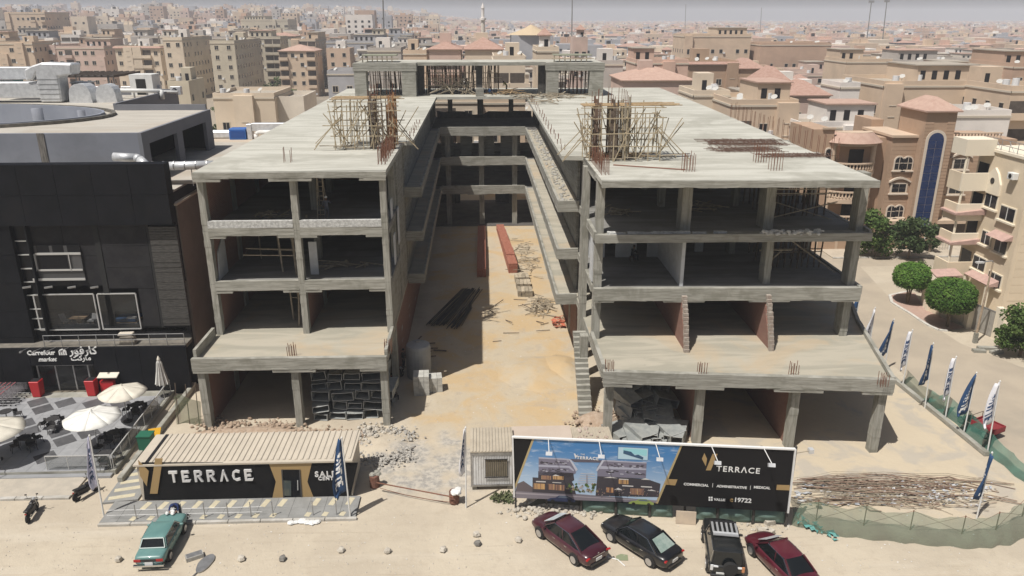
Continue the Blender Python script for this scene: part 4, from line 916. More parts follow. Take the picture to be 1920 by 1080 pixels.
def c3(x, y): return (960+x/6, 800+y/6)
def pr3(pts, k, col, name=None, rough=.5, em=0):
    key = 'print_%02d%02d%02d' % tuple(int(99*c) for c in col)
    return bpoly([c3(*p) for p in pts], .006+.004*k, mat(key, col, rough=rough), 'print')
# sky of the print: bands from deep to pale blue are printed ink
m_, t, b = newmat('printed_sky'); gpos = t.n('ShaderNodeSeparateXYZ'); t.L.new(t.pos(), gpos.inputs[0])
cl_ = t.mix(t.ramp(gpos.outputs[2], 1.6, 4.6), (.42,.55,.70), (.055,.20,.45)); cl_ = t.mix(t.ramp(t.noise(t.pos((1,1,4)), .9, 5, .6, .6), .52, .7, 0, .55), cl_, (.50,.58,.68)); t.put(b.inputs['Base Color'], cl_); b.inputs['Roughness'].default_value = .5
bpoly([c3(*p) for p in ((250,128),(1900,212),(1640,850),(20,725))],.006,m_,'print')
GOLDP = (.42,.33,.17)
for pts in (((232,124),(256,128),(28,728),(8,722)),((1896,206),(1918,210),(1640,865),(1612,858))): pr3(pts,1,GOLDP)
pr3([(12,720),(600,745),(1640,830),(1612,858),(10,800)],1,(.20,.18,.21)); pr3([(12,735),(1640,835),(1640,842),(12,752)],2,(.34,.31,.34))
pr3([(60,640),(130,610),(230,680),(230,735),(40,722)],1,(.12,.10,.11))
GB, GD, GL = (.19,.18,.24), (.05,.045,.055), (.40,.41,.50)
for pts in (((300,340),(640,360),(700,430),(720,520),(640,570),(300,540)),((1015,370),(1515,400),(1505,580),(960,560),(960,450))): pr3(pts,2,GB)
for pts in (((300,340),(640,360),(650,375),(300,356)),((300,428),(650,440),(700,490),(690,500),(640,462),(300,448)),((1015,370),(1515,400),(1515,412),(1010,386)),((1000,440),(1510,470),(1510,486),(980,474))): pr3(pts,3,GL)
for k in range(46):
    x, y = R(310,620), R(375,415); y += (k%2)*90; pr3([(x,y),(x+R(15,40),y+3),(x+R(15,40),y+14),(x,y+12)],4,random.choice([(.42,.42,.48),GD,(.10,.09,.12)]))
    x, y = R(1020,1480), R(400,435); y += (k%2)*80+(x-1020)*.05; pr3([(x,y),(x+R(15,40),y+3),(x+R(15,40),y+14),(x,y+12)],4,random.choice([(.45,.45,.52),GD,(.10,.09,.12)]))
pr3([(655,362),(1010,375),(990,402),(700,396)],3,(.11,.10,.13)); pr3([(640,360),(668,372),(740,480),(720,500)],4,(.50,.52,.60)); pr3([(1015,372),(1040,378),(960,500),(945,490)],4,(.50,.52,.60))
pr3([(295,500),(690,520),(700,600),(640,640),(295,575)],2,GD)
pr3([(232,568),(300,572),(640,580),(690,640),(720,760),(230,735)],3,GD); pr3([(960,555),(1510,585),(1670,640),(1650,790),(940,775)],3,GD)
for x0, x1, y0, y1 in ((245,370,635,698),(400,480,640,705),(490,590,650,712),(460,580,550,590),(330,440,545,590),(1060,1140,680,735),(1330,1480,690,760),(1200,1310,590,640)):
    pr3([(x0,y0),(x1,y0+6),(x1,y1+6),(x0,y1)],4,random.choice([(.50,.30,.13),(.42,.20,.10),(.30,.17,.11)]))
    for k in range(6): x = R(x0,x1-8); pr3([(x,y0+4),(x+6,y0+4),(x+6,y1),(x,y1)],5,random.choice([(.09,.06,.05),(.62,.42,.2),(.2,.12,.1)]))
for pts in (((270,608),(380,612),(380,624),(270,620)),((455,620),(555,626),(555,634),(455,628)),((1240,655),(1365,662),(1365,674),(1240,667)),((1450,665),(1575,672),(1575,684),(1450,677)),((455,550),(490,535),(540,552)),((1030,572),(1110,560),(1190,578)),((1150,706),(1195,684),(1248,712)),((1450,592),(1500,575),(1560,598)),((1518,716),(1570,704),(1628,724)),((1205,582),(1310,588),(1310,598),(1205,592))): pr3(pts,5,(.62,.60,.58))
for k in range(5): y = 520+k*26; pr3([(770-8*k,y),(930+6*k,y+8),(930+6*k,y+17),(770-8*k,y+9)],3,(.48,.50,.56))
pr3([(835,540),(850,540),(852,640),(833,640)],4,(.3,.3,.35))
for k in range(46):
    x, y = R(600,960), R(640,730); r_ = R(8,22); pr3([(x,y-r_),(x+r_,y),(x+.4*r_,y+.8*r_),(x-r_,y+.3*r_)],4,random.choice([(.07,.13,.035),(.13,.19,.05),(.05,.08,.03),(.25,.2,.12),(.45,.4,.38)]))
for k in range(60):
    x, y = R(960,1640), R(690,790); pr3([(x,y-9),(x+R(3,12),y),(x-4,y+8)],5,random.choice([(.25,.15,.17),(.09,.06,.07),(.5,.42,.38),(.3,.22,.15)]))
pr3([(1192,222),(1535,240),(1530,380),(1185,366)],2,(.10,.20,.35)); pr3([(1198,228),(1530,246),(1525,374),(1191,360)],3,(.45,.62,.72)); pr3([(1252,240),(1520,258),(1515,330),(1330,300),(1252,290)],4,(.30,.62,.68))
pr3([(1255,262),(1340,280),(1380,320),(1420,312),(1480,345),(1470,368),(1252,300)],5,(.035,.09,.17))
# printed cars at the bottom
for x0, y0, s_, c in ((395,795,1.05,(.03,.04,.09)),(1310,830,.95,(.28,.36,.10))):
    q = lambda u, v: (x0+u*300*s_, y0+v*60*s_+u*14); pr3([q(0,.4),(q(.12,.05)),q(.3,-.05),q(.42,-.45),q(.72,-.45),q(.9,0),q(1,.2),q(1,.6),q(.02,.6)],4,c); pr3([q(.38,-.08),q(.45,-.36),q(.7,-.36),q(.82,-.05)],5,(.12,.15,.2))
    for u in (.2,.8): pr3([q(u+.07*cos(a_),.55+.3*sin(a_)) for a_ in [2*pi*i/10 for i in range(10)]],6,(.02,.02,.02))
def btext(body, px, py, size, m, off=.02, bold=.0, spacing=1.0, shear=0, width=None):
    if width: width = (bpt(px+width/2,py,0)-bpt(px-width/2,py,0)).length
    p = bpt(px,py,off); return textmesh('print_text', body, m, bb, size, p, (pi/2,0,rotz), .002, bold=bold, spacing=spacing, shear=shear, width=width)
INK = mat('white_ink', (.74,.74,.73), rough=.6)
btext('THE',960+795/6,800+318/6,.14,INK); btext('TERRACE',960+850/6,800+366/6,.27,INK,.035,.008,1.15)
pr3([(695,298),(712,300),(722,325),(745,305),(715,358)],5,(.7,.7,.7))
def c9(x, y): return (1280+x/3, 720+y/3)
for pts in (((122,388),(137,420),(130,462),(108,420)),((168,392),(197,392),(158,485),(130,485)),((530,566),(602,568),(602,598),(526,595))): bpoly([c9(*p) for p in pts],.012,GOLD,'print')
bpoly([c3(*p) for p in ((1745,588),(1862,592),(1835,660),(1715,650))],.012,GOLD,'print')
btext('TERRΛCE',*c9(310,496),.66,INK,.02,.012,1.2,width=82); btext('COMMERCIAL',*c9(75,572),.27,INK,bold=.01,width=47); btext('|',*c9(168,574),.3,INK); btext('ADMINISTRATIVE',*c9(275,584),.26,INK,bold=.01,width=57); btext('|',*c9(380,588),.3,INK); btext('MEDICAL',*c9(445,588),.28,INK,bold=.01,width=31)
btext('VALUE',*c9(207,656),.36,INK,bold=.012,width=22); btext('19722',*c9(336,664),.46,INK,bold=.012,width=31); btext('c',*c9(273,660),.4,GOLD,bold=.02)
for k in range(4):
    a_ = pi/4+k*pi/2; x, y = 157+9*cos(a_), 645+9*sin(a_); bpoly([c9(x-5,y-5),c9(x+5,y-5),c9(x+5,y+5),c9(x-5,y+5)],.012,INK,'print')
# posts, lamps on arms
for px, pyb in ((966,955),(1024,955),(1089,963),(1154,968),(1218,972),(1283,978),(1345,981),(1412,986),(1474,990)):
    p = onwall(px,pyb,A,Bq)-Nn*.25; zt_ = bpt(px,840,0).z; MB().bar((p.x,p.y,0),(p.x,p.y,zt_),.12).build('post', mat('dark_post', (.06,.055,.05), rough=.8), bb)
for i, (px, py) in enumerate(((1028,822),(1123,827),(1229,832),(1334,838),(1432,842))):
    p = bpt(px,py,0); lp = thing('billboard_lamp', ('first','second','third','fourth','fifth')[i]+' floodlight arm from the left leaning out over the billboard', 'lamp', p, 'floodlights of the billboard')
    e = p+Nn*1.5+Vector((.15,0,.0)); MB().tube(p+Vector((0,0,.05)),e,.025).build('arm', WHITEP, lp); MB().cbox(e+Vector((0,0,-.1)),(.36,.26,.2),rotz,Matrix.Rotation(rotz,3,'Z')@Matrix.Rotation(-.5,3,'X')).build('lamp_head', GALV, lp)
p = bpt(1491,850,0); lp = thing('billboard_lamp', 'floodlight on a long level arm beyond the right end of the billboard', 'lamp', p, 'floodlights of the billboard'); e = p+U*1.0+Vector((0,.4,0)); MB().tube(p,e,.025).build('arm', WOOD_G, lp); MB().cbox(e,(.26,.3,.25)).build('lamp_head', GALV, lp)
# green cloth strung under the board
GCL = mat('green_shade_cloth', (.115,.185,.16), (.16,.235,.205), 1.5, .9, bump=.3, bscale=4)
fc = thing('green_cloth_fence', 'sagging green shade cloth strung between posts under the billboard', 'fence', A)
segs = [(1090,1154,942,966,938,968),(1154,1218,945,971,944,973),(1218,1262,948,975,947,975),(1306,1346,953,981,952,983),(1346,1410,955,984,953,985),(1410,1474,959,984,956,987)]
for (xa,xb,t0,b0_,t1,b1) in segs:
    M = MB(); nu, nv = 12, 8; vs = []
    for j in range(nv+1):
        for i in range(nu+1):
            f, g_ = i/nu, j/nv; sag = 10*sin(pi*f)*(1-g_)**2; p = onwall(xa+(xb-xa)*f, (t0+(t1-t0)*f+sag*.5)*(1-g_)+(b0_+(b1-b0_)*f)*g_, A, Bq)
            vs.append(p-Nn*(.32-.14*sin(pi*f)*sin(pi*g_)+.035*sin(9*g_+3*abs(f-.5))*sin(pi*f)))
    M.add(vs,[(j*(nu+1)+i,j*(nu+1)+i+1,(j+1)*(nu+1)+i+1,(j+1)*(nu+1)+i) for j in range(nv) for i in range(nu)]); M.build('cloth_panel', GCL, fc, smooth=True, solid=.01)
M = MB(); vs = [onwall(px,py,A,Bq)-Nn*.35 for px,py in ((985,957),(1024,930),(1088,938),(1089,955),(1024,950))]; M.add(vs,[(0,1,2,3,4)]); M.build('dark_cloth_panel', mat('dark_net', (.045,.05,.045), rough=.9), fc, solid=.01)
p = onwall(1285,978,A,Bq)+Nn*.1; bx = thing('pale_board', 'pale square board leaning against the green cloth under the billboard', 'board', (p.x,p.y,0)); MB().cbox((p.x,p.y,.38),(1.15,.12,.76),rotz,Matrix.Rotation(rotz,3,'Z')@Matrix.Rotation(-.2,3,'X')).build('panel', mat('pale_board', (.50,.41,.31), (.44,.36,.28), 2, .9), bx)
# ---------------- site cabins
def site_cabin(fl, fr, tl, bl, br_, label):
    """px: front bottom left / right, top left y, roof back left / right"""
    a, c = at(*fl), at(*fr); Yf = (a.y+c.y)/2; z = aty(fl[0],tl,Yf).z; yb = at(*bl,z).y
    o = thing('site_cabin', label, 'cabin', ((a.x+c.x)/2,(Yf+yb)/2,0)); return o, a.x, c.x, Yf, yb, z
WSH = mat('dirty_white_sheet', (.72,.72,.71), (.62,.61,.59), 1.2, .6, stain=(.42,.38,.31), stain_scale=.7)
RSH = mat('dusty_roof_sheet', (.46,.405,.32), (.40,.35,.275), 1.2, .7)
o, x0, x1, yf, yb, z = site_cabin((884,918),(962,918),846,(890,803),None,'small white site cabin with a barred window and dusty ribbed roof')
MB().box(x0,x1,yf,yb,.3,z-.06).build('body', WSH, o)
for k in range(16):
    x = x0+.1+(x1-x0-.2)*k/15; MB().box(x-.03,x+.03,yf-.04,yf-.001,.42,z-.25).build('wall_rib', WSH, o)
for e in ((x0-.03,x1+.03,yf-.07,yf-.041,z-.26,z-.05),(x0-.03,x1+.03,yf-.07,yf-.041,.28,.42)): MB().box(*e).build('frame_beam', STEEL, o)
for e in (x0-.02,x1-.08): MB().box(e,e+.1,yf-.065,yf-.041,.421,z-.261).build('corner_post', STEEL, o)
r_ = MB().box(x0-.05,x1+.05,yf-.1,yb+.05,z-.049,z).build('roof', RSH, o)
for k in range(13): x = x0+(x1-x0)*(k+.5)/13; MB().box(x-.045,x+.045,yf-.09,yb+.04,z+.001,z+.05).build('roof_rib', RSH, r_)
p, q = aty(910,862,yf-.05), aty(951,892,yf-.05); wn = MB().box(p.x,q.x,yf-.075,yf-.045,q.z,p.z).build('window', mat('curtain_tan', (.30,.26,.19), (.2,.17,.12), 6, .9, stretch=(5,1,.3)), o)
for k in range(11): x = p.x+(q.x-p.x)*k/10; MB().tube((x,yf-.12,q.z-.06),(x,yf-.12,p.z+.06),.014,n=5).build('window_bar', BLACKP, wn)
for zz_ in (q.z-.05,p.z+.05): MB().box(p.x-.05,q.x+.05,yf-.14,yf-.1,zz_-.02,zz_+.02).build('window_bar', BLACKP, wn)
for x in (x0+.2,x1-.2):
    for y in (yf+.2,yb-.3): MB().box(x-.15,x+.15,y-.15,y+.15,0,.3).build('foot_block', CONC, o)
# two lower sheds behind the billboard
for (pa, pb, py, pyb, lb, mm_) in ((962,1078,842,801,'flat dusty pink roof of the shed behind the billboard',mat('dusty_pink_roof', (.50,.42,.35), (.46,.38,.31), .6, .95)),(1080,1156,846,803,'ribbed tin roof of the shed behind the billboard, littered with rags',RSH)):
    zt_ = 2.5; a, c = at(pa,py,zt_), at(pb,py,zt_); yb = at(pa,pyb,zt_).y; o = thing('site_shed', lb, 'shed', ((a.x+c.x)/2,a.y+.8,0))
    MB().box(a.x+.1,c.x-.1,a.y,yb,0,zt_-.1).build('wall', WSH, o); r_ = MB().box(a.x,c.x,a.y-.1,yb+.1,zt_-.099,zt_).build('roof', mm_, o)
    if pa > 1000:
        for k in range(14): x = a.x+(c.x-a.x)*(k+.5)/14; MB().box(x-.04,x+.04,a.y-.08,yb+.08,zt_+.001,zt_+.045).build('roof_rib', RSH, r_)
        M = MB()
        for k in range(26): M.rock((a.x+R(.3,2.2),a.y+R(.4,yb-a.y),zt_+.06),R(.06,.2),.5)
        M.build('rag_heap', mat('dirty_rags', (.33,.25,.2), (.5,.42,.36), 4, .95), o, kind='stuff')
# ---------------- flags
NAVY = mat('navy_flag', (.012,.045,.12), (.018,.06,.15), 2, .7); WFL = mat('white_flag', (.72,.72,.74), (.62,.62,.66), 1.5, .7); LFL = mat('lavender_flag', (.60,.60,.74), (.52,.52,.66), 1.5, .7)
STROKE = {'V':[((0,1),(.5,0)),((.5,0),(1,1))],'A':[((0,0),(.5,1)),((.5,1),(1,0)),((.25,.4),(.75,.4))],'L':[((0,1),(0,0)),((0,0),(.9,0))],'U':[((0,1),(0,.1)),((0,.1),(.9,.1)),((.9,.1),(.9,1))],'E':[((0,0),(0,1)),((0,1),(.9,1)),((0,.5),(.7,.5)),((0,0),(.9,0))],'*':[((.1,.1),(.9,.9)),((.1,.9),(.9,.1)),((.5,0),(.5,1)),((0,.5),(1,.5))]}
def flag(base, top, clen, wid, m, ink, label, lean=-.25, fold=.16, grp='flags along the edge wall'):
    P0 = at(*base) if not isinstance(base, Vector) else base; T = aty(*top, P0.y)
    o = thing('flag', label, 'flag', P0, grp); MB().tube(P0,T,.05,.035,8).build('pole', WHITEP, o)
    MB().lathe([(.05,0),(.06,.05),(.02,.12)],T,8).build('finial', WHITEP, o)
    d = (P0-T).normalized(); sd = Vector((-1,-.35,0)).normalized(); nm = Vector((-.35,1,0)).normalized(); ph = R(0,6)
    def S_(s, t_, e=0):               # s down the pole, t out from it
        wd = wid*(.16+.84*min(1,s/.62)**.8)*(1 if s < .8 else 1-1.1*(s-.8))
        out = wd*t_*.8; f = fold*t_*sin(7*t_+3*s+ph)+fold*.5*sin(3.2*s+ph)*t_
        return T+d*(clen*s+.35*wd*t_)+sd*(out+.05)+nm*(f+e)+Vector((0,0,-.45*t_*wd*(1 if s < .9 else .4)))
    nu, nv = 9, 16; M = MB(); M.add([S_(j/nv,i/nu) for j in range(nv+1) for i in range(nu+1)],[(j*(nu+1)+i,j*(nu+1)+i+1,(j+1)*(nu+1)+i+1,(j+1)*(nu+1)+i) for j in range(nv) for i in range(nu)])
    M.build('cloth', m, o, smooth=True, solid=.012)
    M = MB()                          # the printed name running down the cloth
    for k, ch in enumerate('*VALUE'):
        s0 = .2+.11*k
        for (u0,v0),(u1,v1) in STROKE[ch]:
            for e in (-.016,.016):
                a, c = (s0+.085*u0, .25+.5*v0), (s0+.085*u1, .25+.5*v1); du, dv = c[0]-a[0], c[1]-a[1]; l_ = max(1e-4,math.hypot(du*3,dv)); w_ = .05
                nu_, nv_ = -dv/l_*w_/3, du*3/l_*w_
                for q_ in range(3):
                    f0, f1 = q_/3, (q_+1)/3; M.add([S_(a[0]+du*f0+nu_,a[1]+dv*f0+nv_,e),S_(a[0]+du*f1+nu_,a[1]+dv*f1+nv_,e),S_(a[0]+du*f1-nu_,a[1]+dv*f1-nv_,e),S_(a[0]+du*f0-nu_,a[1]+dv*f0-nv_,e)],[(0,1,2,3)])
    M.build('flag_print', ink, o)
INKN = mat('navy_ink', (.03,.06,.14), rough=.7)
fl = [((1598,640),(1611,562),NAVY,'farthest navy flag of the row, beside the corner of the concrete frame'),((1628,665),(1641,578),WFL,'farthest white flag of the row along the edge wall'),((1657,695),(1676,600),NAVY,'navy flag second from the far end of the row'),((1692,725),(1711,620),WFL,'white flag second from the far end of the row'),((1734,765),(1750,645),NAVY,'navy flag third from the far end, before the clipped tree'),((1772,785),(1793,670),WFL,'white flag third from the far end, above the green net'),((1806,815),(1831,700),NAVY,'navy flag beside the red three-wheeler'),((1851,850),(1875,716),WFL,'nearest white flag of the row, right of the red three-wheeler')]
for b_, t_, m_, lb in fl: flag(b_, t_, 2.9, 1.05, m_, INK if m_ is NAVY else INKN, lb)
flag((1831,972),(1860,850),2.9,.55,NAVY,INK,'navy flag standing alone inside the netted corner at the right')
flag((195,968),(168,818),3.3,.5,LFL,INKN,'lavender white flag between the motorbikes at the left', fold=.1, grp=None)
flag((657,972),(641,822),3.4,.95,NAVY,INK,'large navy flag at the right end of the sales cabin', fold=.2, grp=None)
flag((874,952),(873,803),3.0,.5,WFL,INKN,'white flag beside the white site cabin', fold=.1, grp=None)
# ---------------- nets
def net(name, label, top, bot, m, sub=8, bulge=.25, cat='net'):
    o = thing(name, label, cat, bot[0]); n_ = len(top); nv = 6; vs = []; cols = []
    for i in range(n_-1):
        for k in range(sub+(i == n_-2)):
            f = k/sub; cols.append((top[i].lerp(top[i+1],f)-Vector((0,0,.25*sin(pi*f))), bot[i].lerp(bot[i+1],f), f))
    for c_, (a, c, f) in enumerate(cols):
        for j in range(nv+1):
            g_ = j/nv; vs.append(a.lerp(c,g_)+Vector((.1*sin(5*g_+c_*.8),-bulge*sin(pi*g_)+.08*sin(c_*1.3+3*g_),.04*sin(c_*.9))))
    M = MB(); nn = len(cols); M.add(vs,[(i*(nv+1)+j,(i+1)*(nv+1)+j,(i+1)*(nv+1)+j+1,i*(nv+1)+j+1) for i in range(nn-1) for j in range(nv)]); M.build('netting', m, o, smooth=True)
    return o
def netmat(name, c, alpha):
    m, t, b = newmat(name); t.put(b.inputs['Base Color'], t.mix(t.ramp(t.noise(t.pos(),1.1,4),.4,.6), c, tuple(x*1.3 for x in c))); b.inputs['Roughness'].default_value = .9
    b.inputs['Alpha'].default_value = alpha; return m
NET1 = netmat('thin_green_net', (.085,.12,.08), .52); NET2 = netmat('green_net', (.045,.14,.105), .66)
bt = [at(*p) for p in ((1488,985),(1548,1003),(1640,1013),(1730,1022),(1830,1030),(1895,1022),(1945,995))]
tps = []
for p, h_ in zip(bt,(1.1,1.35,1.35,1.3,1.2,1.2,1.3)): tps.append(p+Vector((0,1.3,h_)))
o = net('front_net_fence', 'thin green net fence sagging between thin posts at the right front', tps, bt, NET1, 8, .35, 'fence')
for p in tps: MB().tube((p.x,p.y+.05,0),(p.x,p.y+.05,p.z+.05),.03).build('post', REBAR, o)
for a, c in zip(tps,tps[1:]):
    MB().tube((a.x,a.y+.06,.1),(c.x,c.y+.06,c.z),.012,n=4).build('brace', REBAR, o); MB().tube((a.x,a.y+.07,a.z),(c.x,c.y+.07,.1),.012,n=4).build('brace', REBAR, o)
bt = [at(*p) for p in ((1728,752),(1762,772),(1803,805),(1850,848),(1885,878),(1930,912))]; tps = [p+Vector((.55,.3,h_)) for p, h_ in zip(bt,(.9,1.3,1.4,1.2,1.0,1.0))]
net('side_net_fence', 'dense green net heaped along the flag poles on the street side', tps, bt, NET2, 7, .3, 'fence')
bt2 = [at(*p) for p in ((1690,718),(1728,752),(1762,772))]; net('thin_side_net', 'thin brown green net between the middle flags', [p+Vector((.4,.2,1.1)) for p in bt2], bt2, NET1, 6, .2)
# crumpled green net end
M = MB(); c0 = at(1500,992)
for k in range(40):
    f = k/39; p = at(1490+70*f+R(-6,6), 975+30*f+R(-4,8)); s_ = R(.1,.35); z_ = .25*(1-f)+R(.03,.12); M.add([p+Vector((R(-s_,s_),R(-s_,s_),z_+R(-.03,.06))) for _ in range(4)],[(0,1,2,3)])
tag(M.build('crumpled_net', mat('turquoise_net', (.07,.27,.25), (.16,.36,.33), 3, .9)), 'crumpled turquoise net end trailing from the corner of the billboard', 'net')
# ================================================================== VEHICLES
TYRE = mat('tyre_rubber', (.015,.015,.015), rough=.9); RIM = mat('alloy_rim', (.55,.55,.56), rough=.3, metal=.8); CHROME = mat('chrome_trim', (.65,.66,.68), rough=.15, metal=1)
CGLASS = mat('car_glass', (.008,.010,.011), rough=.04, spec=.55); LAMPR = mat('red_lamp', (.35,.015,.015), rough=.2); LAMPW = mat('clear_lamp', (.62,.63,.64), rough=.15); PLATE = mat('number_plate', (.62,.63,.62), rough=.5); PLATEB = mat('plate_strip', (.10,.20,.45), rough=.5)
def wheel(car, x, y, r, w_, side, nsp=7, rim=None):
    wh = MB().lathe([(r*.62,-w_/2),(r*.94,-w_/2),(r,-w_*.32),(r,w_*.32),(r*.94,w_/2),(r*.62,w_/2)],(0,0,0),20,'Y').build('wheel', TYRE, car, local=True); wh.location = (x,y,r)
    M = MB(); y0 = side*w_*.5
    for k in range(nsp):
        a = 2*pi*k/nsp; M.bar((.05*cos(a),y0,.05*sin(a)),(r*.6*cos(a),y0*.95,r*.6*sin(a)),.055,.03,(0,1,0))
    M.lathe([(.07,y0-.02),(.07,y0+.02)],(0,0,0),10,'Y'); vs = M
    vs.lathe([(r*.56,y0-.02),(r*.65,y0-.02),(r*.65,y0+.015),(r*.56,y0+.015)],(0,0,0),20,'Y'); M.build('rim', rim or RIM, wh, local=True)
    MB().lathe([(r*.6,-.02),(r*.6,.02)],(0,y0*.55,0),14,'Y').build('brake_disc', BLACKP, wh, local=True)
def ringpts(x0, x1, hw, z, n=28, e=.32, zf=None):
    out = []
    for i in range(n):
        a = 2*pi*(i+.5)/n; cx, cy = cos(a), sin(a); px = math.copysign(abs(cx)**e, cx); py = math.copysign(abs(cy)**e, cy)
        out.append(((x0+x1)/2+(x1-x0)/2*px, hw*py, z))
    return out
def car(name, label, loc, rz, L, W, st, gh, paint, r=.33, wb=None, boxy=False, grp='cars parked in front of the billboard', cat='car'):
    """st: stations (x along car, front +, half width factor, bottom z, shoulder z, top centre z); gh: greenhouse (x rear base, x rear top, x front top, x front base, belt z, roof z, half width base, half width top)"""
    c = thing(name, label, cat, loc, grp, rz); P_ = dict(parent=c, local=True); hw = W/2
    M = MB(); rings = []
    for (x, wf, zb_, zs, zt) in st:
        w_ = hw*wf; sh = .93 if not boxy else .97
        half = [(w_*.80,zb_),(w_*.96,zb_+.06),(w_,zb_+(zs-zb_)*.45),(w_*.99,zs-.13),(w_*sh,zs-.01),(w_*.6,zt-.015),(0,zt)]
        rings.append([(x,y,z) for y,z in half]+[(x,-y,z) for y,z in half[-2::-1]])
    n_ = len(rings[0]); M.add([p for q in rings for p in q],[(i*n_+j,(i+1)*n_+j,(i+1)*n_+j+1,i*n_+j+1) for i in range(len(rings)-1) for j in range(n_-1)]+[(i*n_+n_-1,(i+1)*n_+n_-1,(i+1)*n_,i*n_) for i in range(len(rings)-1)]+[tuple(range(n_)),tuple(range(len(rings)*n_-1,(len(rings)-1)*n_-1,-1))])
    b_ = M.build('body', paint, smooth=True, **P_); sb = b_.modifiers.new('sub','SUBSURF'); sb.levels = sb.render_levels = 1
    xr0, xr1, xf1, xf0, zb_, zr, wb_, wt = gh; n = 28
    Rg = [ringpts(xr0,xf0,wb_,zb_-.03,n,.30 if not boxy else .16), ringpts(xr1,xf1,wt,zr-.04,n,.30 if not boxy else .16), ringpts(xr1+.06,xf1-.06,wt-.06,zr-.008,n,.3 if not boxy else .16), ringpts(xr1+.35,xf1-.35,wt*.6,zr+.015,n,.4)]
    front, back, side, post = MB(), MB(), MB(), MB()
    for i in range(n):
        j = (i+1)%n; q = [Rg[0][i],Rg[0][j],Rg[1][j],Rg[1][i]]; mx, my = q[2][0]+q[3][0]-(xr1+xf1), q[2][1]+q[3][1]
        e1 = Vector(q[1])-Vector(q[0]); tgt = side if abs(e1.x) > abs(e1.y)*.5 else (front if mx > 0 else back); tgt.add(q,[(0,1,2,3)])
    if front.f: front.build('windscreen', CGLASS, smooth=True, weld=True, **P_)
    if back.f: back.build('rear_window', CGLASS, smooth=True, weld=True, **P_)
    for sy in (-1,1):
        fs_ = [f for f in side.f if side.v[f[0]][1]*sy > 0]; q = MB(); q.v = side.v; q.f = fs_; q.m = [0]*len(fs_); q.build('side_window', CGLASS, smooth=True, weld=True, **P_)
    M = MB(); M.add(Rg[1]+Rg[2]+Rg[3],[(k*n+i,k*n+(i+1)%n,(k+1)*n+(i+1)%n,(k+1)*n+i) for k in range(2) for i in range(n)]+[tuple(range(2*n,3*n))]); M.build('roof', paint, smooth=True, **P_)
    for sy in (-1,1):
        for (xa,xb,w1) in ((xf0-.1,xf1-.02,.07),(xr0+.12,xr1+.04,.13 if not boxy else .09),((xr0+xf0)/2-.05,(xr1+xf1)/2-.02,.06)): MB().bar((xa,sy*(wb_-.03),zb_-.03),(xb,sy*(wt-.025),zr-.03),w1,.05,(0,1,0)).build('pillar', paint, **P_)
        M = MB(); M.path([Vector((xf0-.15,sy*(wb_+.0),zb_+.0)),Vector((xf1-.05,sy*(wt+.01),zr-.05)),Vector(((xf1+xr1)/2,sy*(wt+.02),zr-.035)),Vector((xr1+.1,sy*(wt+.01),zr-.06)),Vector((xr0+.25,sy*(wb_+.0),zb_+.02))],.013,5); M.build('window_trim', CHROME, **P_)
        mi = MB(); mi.cbox((xf0-.35,sy*(wb_+.16),zb_+.06),(.12,.2,.13)); mi.build('mirror', paint, bevel=.03, **P_)
        for xs_ in ((xf0+.05),(xf0+xr0)/2+.02,(xr0+.35)): MB().box(xs_-.009,xs_+.009,sy*(hw-.02)-.012,sy*(hw-.02)+.012,.34,zb_-.12).build('door_seam', BLACKP, **P_)
        for xh in ((xf0+xf1)/2-.75,(xr0+xr1)/2+.65): MB().cbox((xh,sy*hw*.985,zb_-.16),(.2,.03,.035)).build('door_handle', CHROME if not boxy else BLACKP, **P_)
    wb2 = wb or L*.29
    for sx, xx in ((1,wb2),(-1,-wb2)):
        for sy in (-1,1):
            MB().lathe([(r*1.15,-.1),(r*1.15,.1)],(xx,sy*(hw-.096),r+.02),20,'Y').build('wheel_arch', BLACKP, **P_)
            wheel(c, xx, sy*(hw-.068), r, .21, sy)
    return c
def byw(fl, rl, W, side=1):            # place by the two wheel contacts on one side (side=+1: the car's left)
    a, c = at(*fl), at(*rl); d = (a-c).normalized(); nrm = Vector((d.y,-d.x,0))*side; m_ = (a+c)/2+nrm*(W/2-.05); return Vector((m_.x,m_.y,0)), atan2(d.y,d.x), (a-c).length
def paintm(name, c): return mat(name, c, tuple(min(1,x*1.25+.008) for x in c), .8, rough=.30, coat=.5, spec=.5)
sed = lambda L: [(-L/2,.80,.40,.72,.86),(-L/2+.10,.90,.30,.88,.98),(-L/2+.45,.97,.26,.93,1.02),(-L*.25,1,.22,.93,.99),(0,1,.2,.92,.95),(L*.2,1,.2,.90,.95),(L*.33,.98,.22,.82,.90),(L/2-.35,.93,.24,.72,.79),(L/2-.08,.82,.3,.6,.66),(L/2,.70,.38,.52,.56)]
def trims(c, L, W, lampz=.72, plate=True, lampw=.36, white=None):
    P_ = dict(parent=c, local=True)
    for sy in (-1,1):
        MB().cbox((-L/2+.10,sy*W*.35,lampz),(.13,lampw,.10),sy*.25).build('tail_lamp', LAMPR, bevel=.03, **P_)
        MB().cbox((L/2-.30,sy*W*.355,.60),(.3,.2,.09),sy*-.5).build('headlight', LAMPW, bevel=.03, **P_)
    if plate: MB().cbox((-L/2-.008,0,.60),(.03,.42,.18)).build('number_plate', PLATE, **P_)
    MB().cbox((-L/2+.02,0,.36),(.1,W*.6,.14)).build('bumper_insert', BLACKP, **P_)
loc, rz, wbl = byw((1012,1008),(1076,1058),1.86); L = 4.9
c1 = car('parked_car', 'maroon fastback saloon parked farthest left before the billboard', loc, rz, L, 1.86, sed(L), (-2.05,-.75,.55,1.35,.92,1.46,.80,.60), paintm('maroon_paint', (.045,.008,.014)), wb=wbl/2); trims(c1, L, 1.86, .8, lampw=.5)
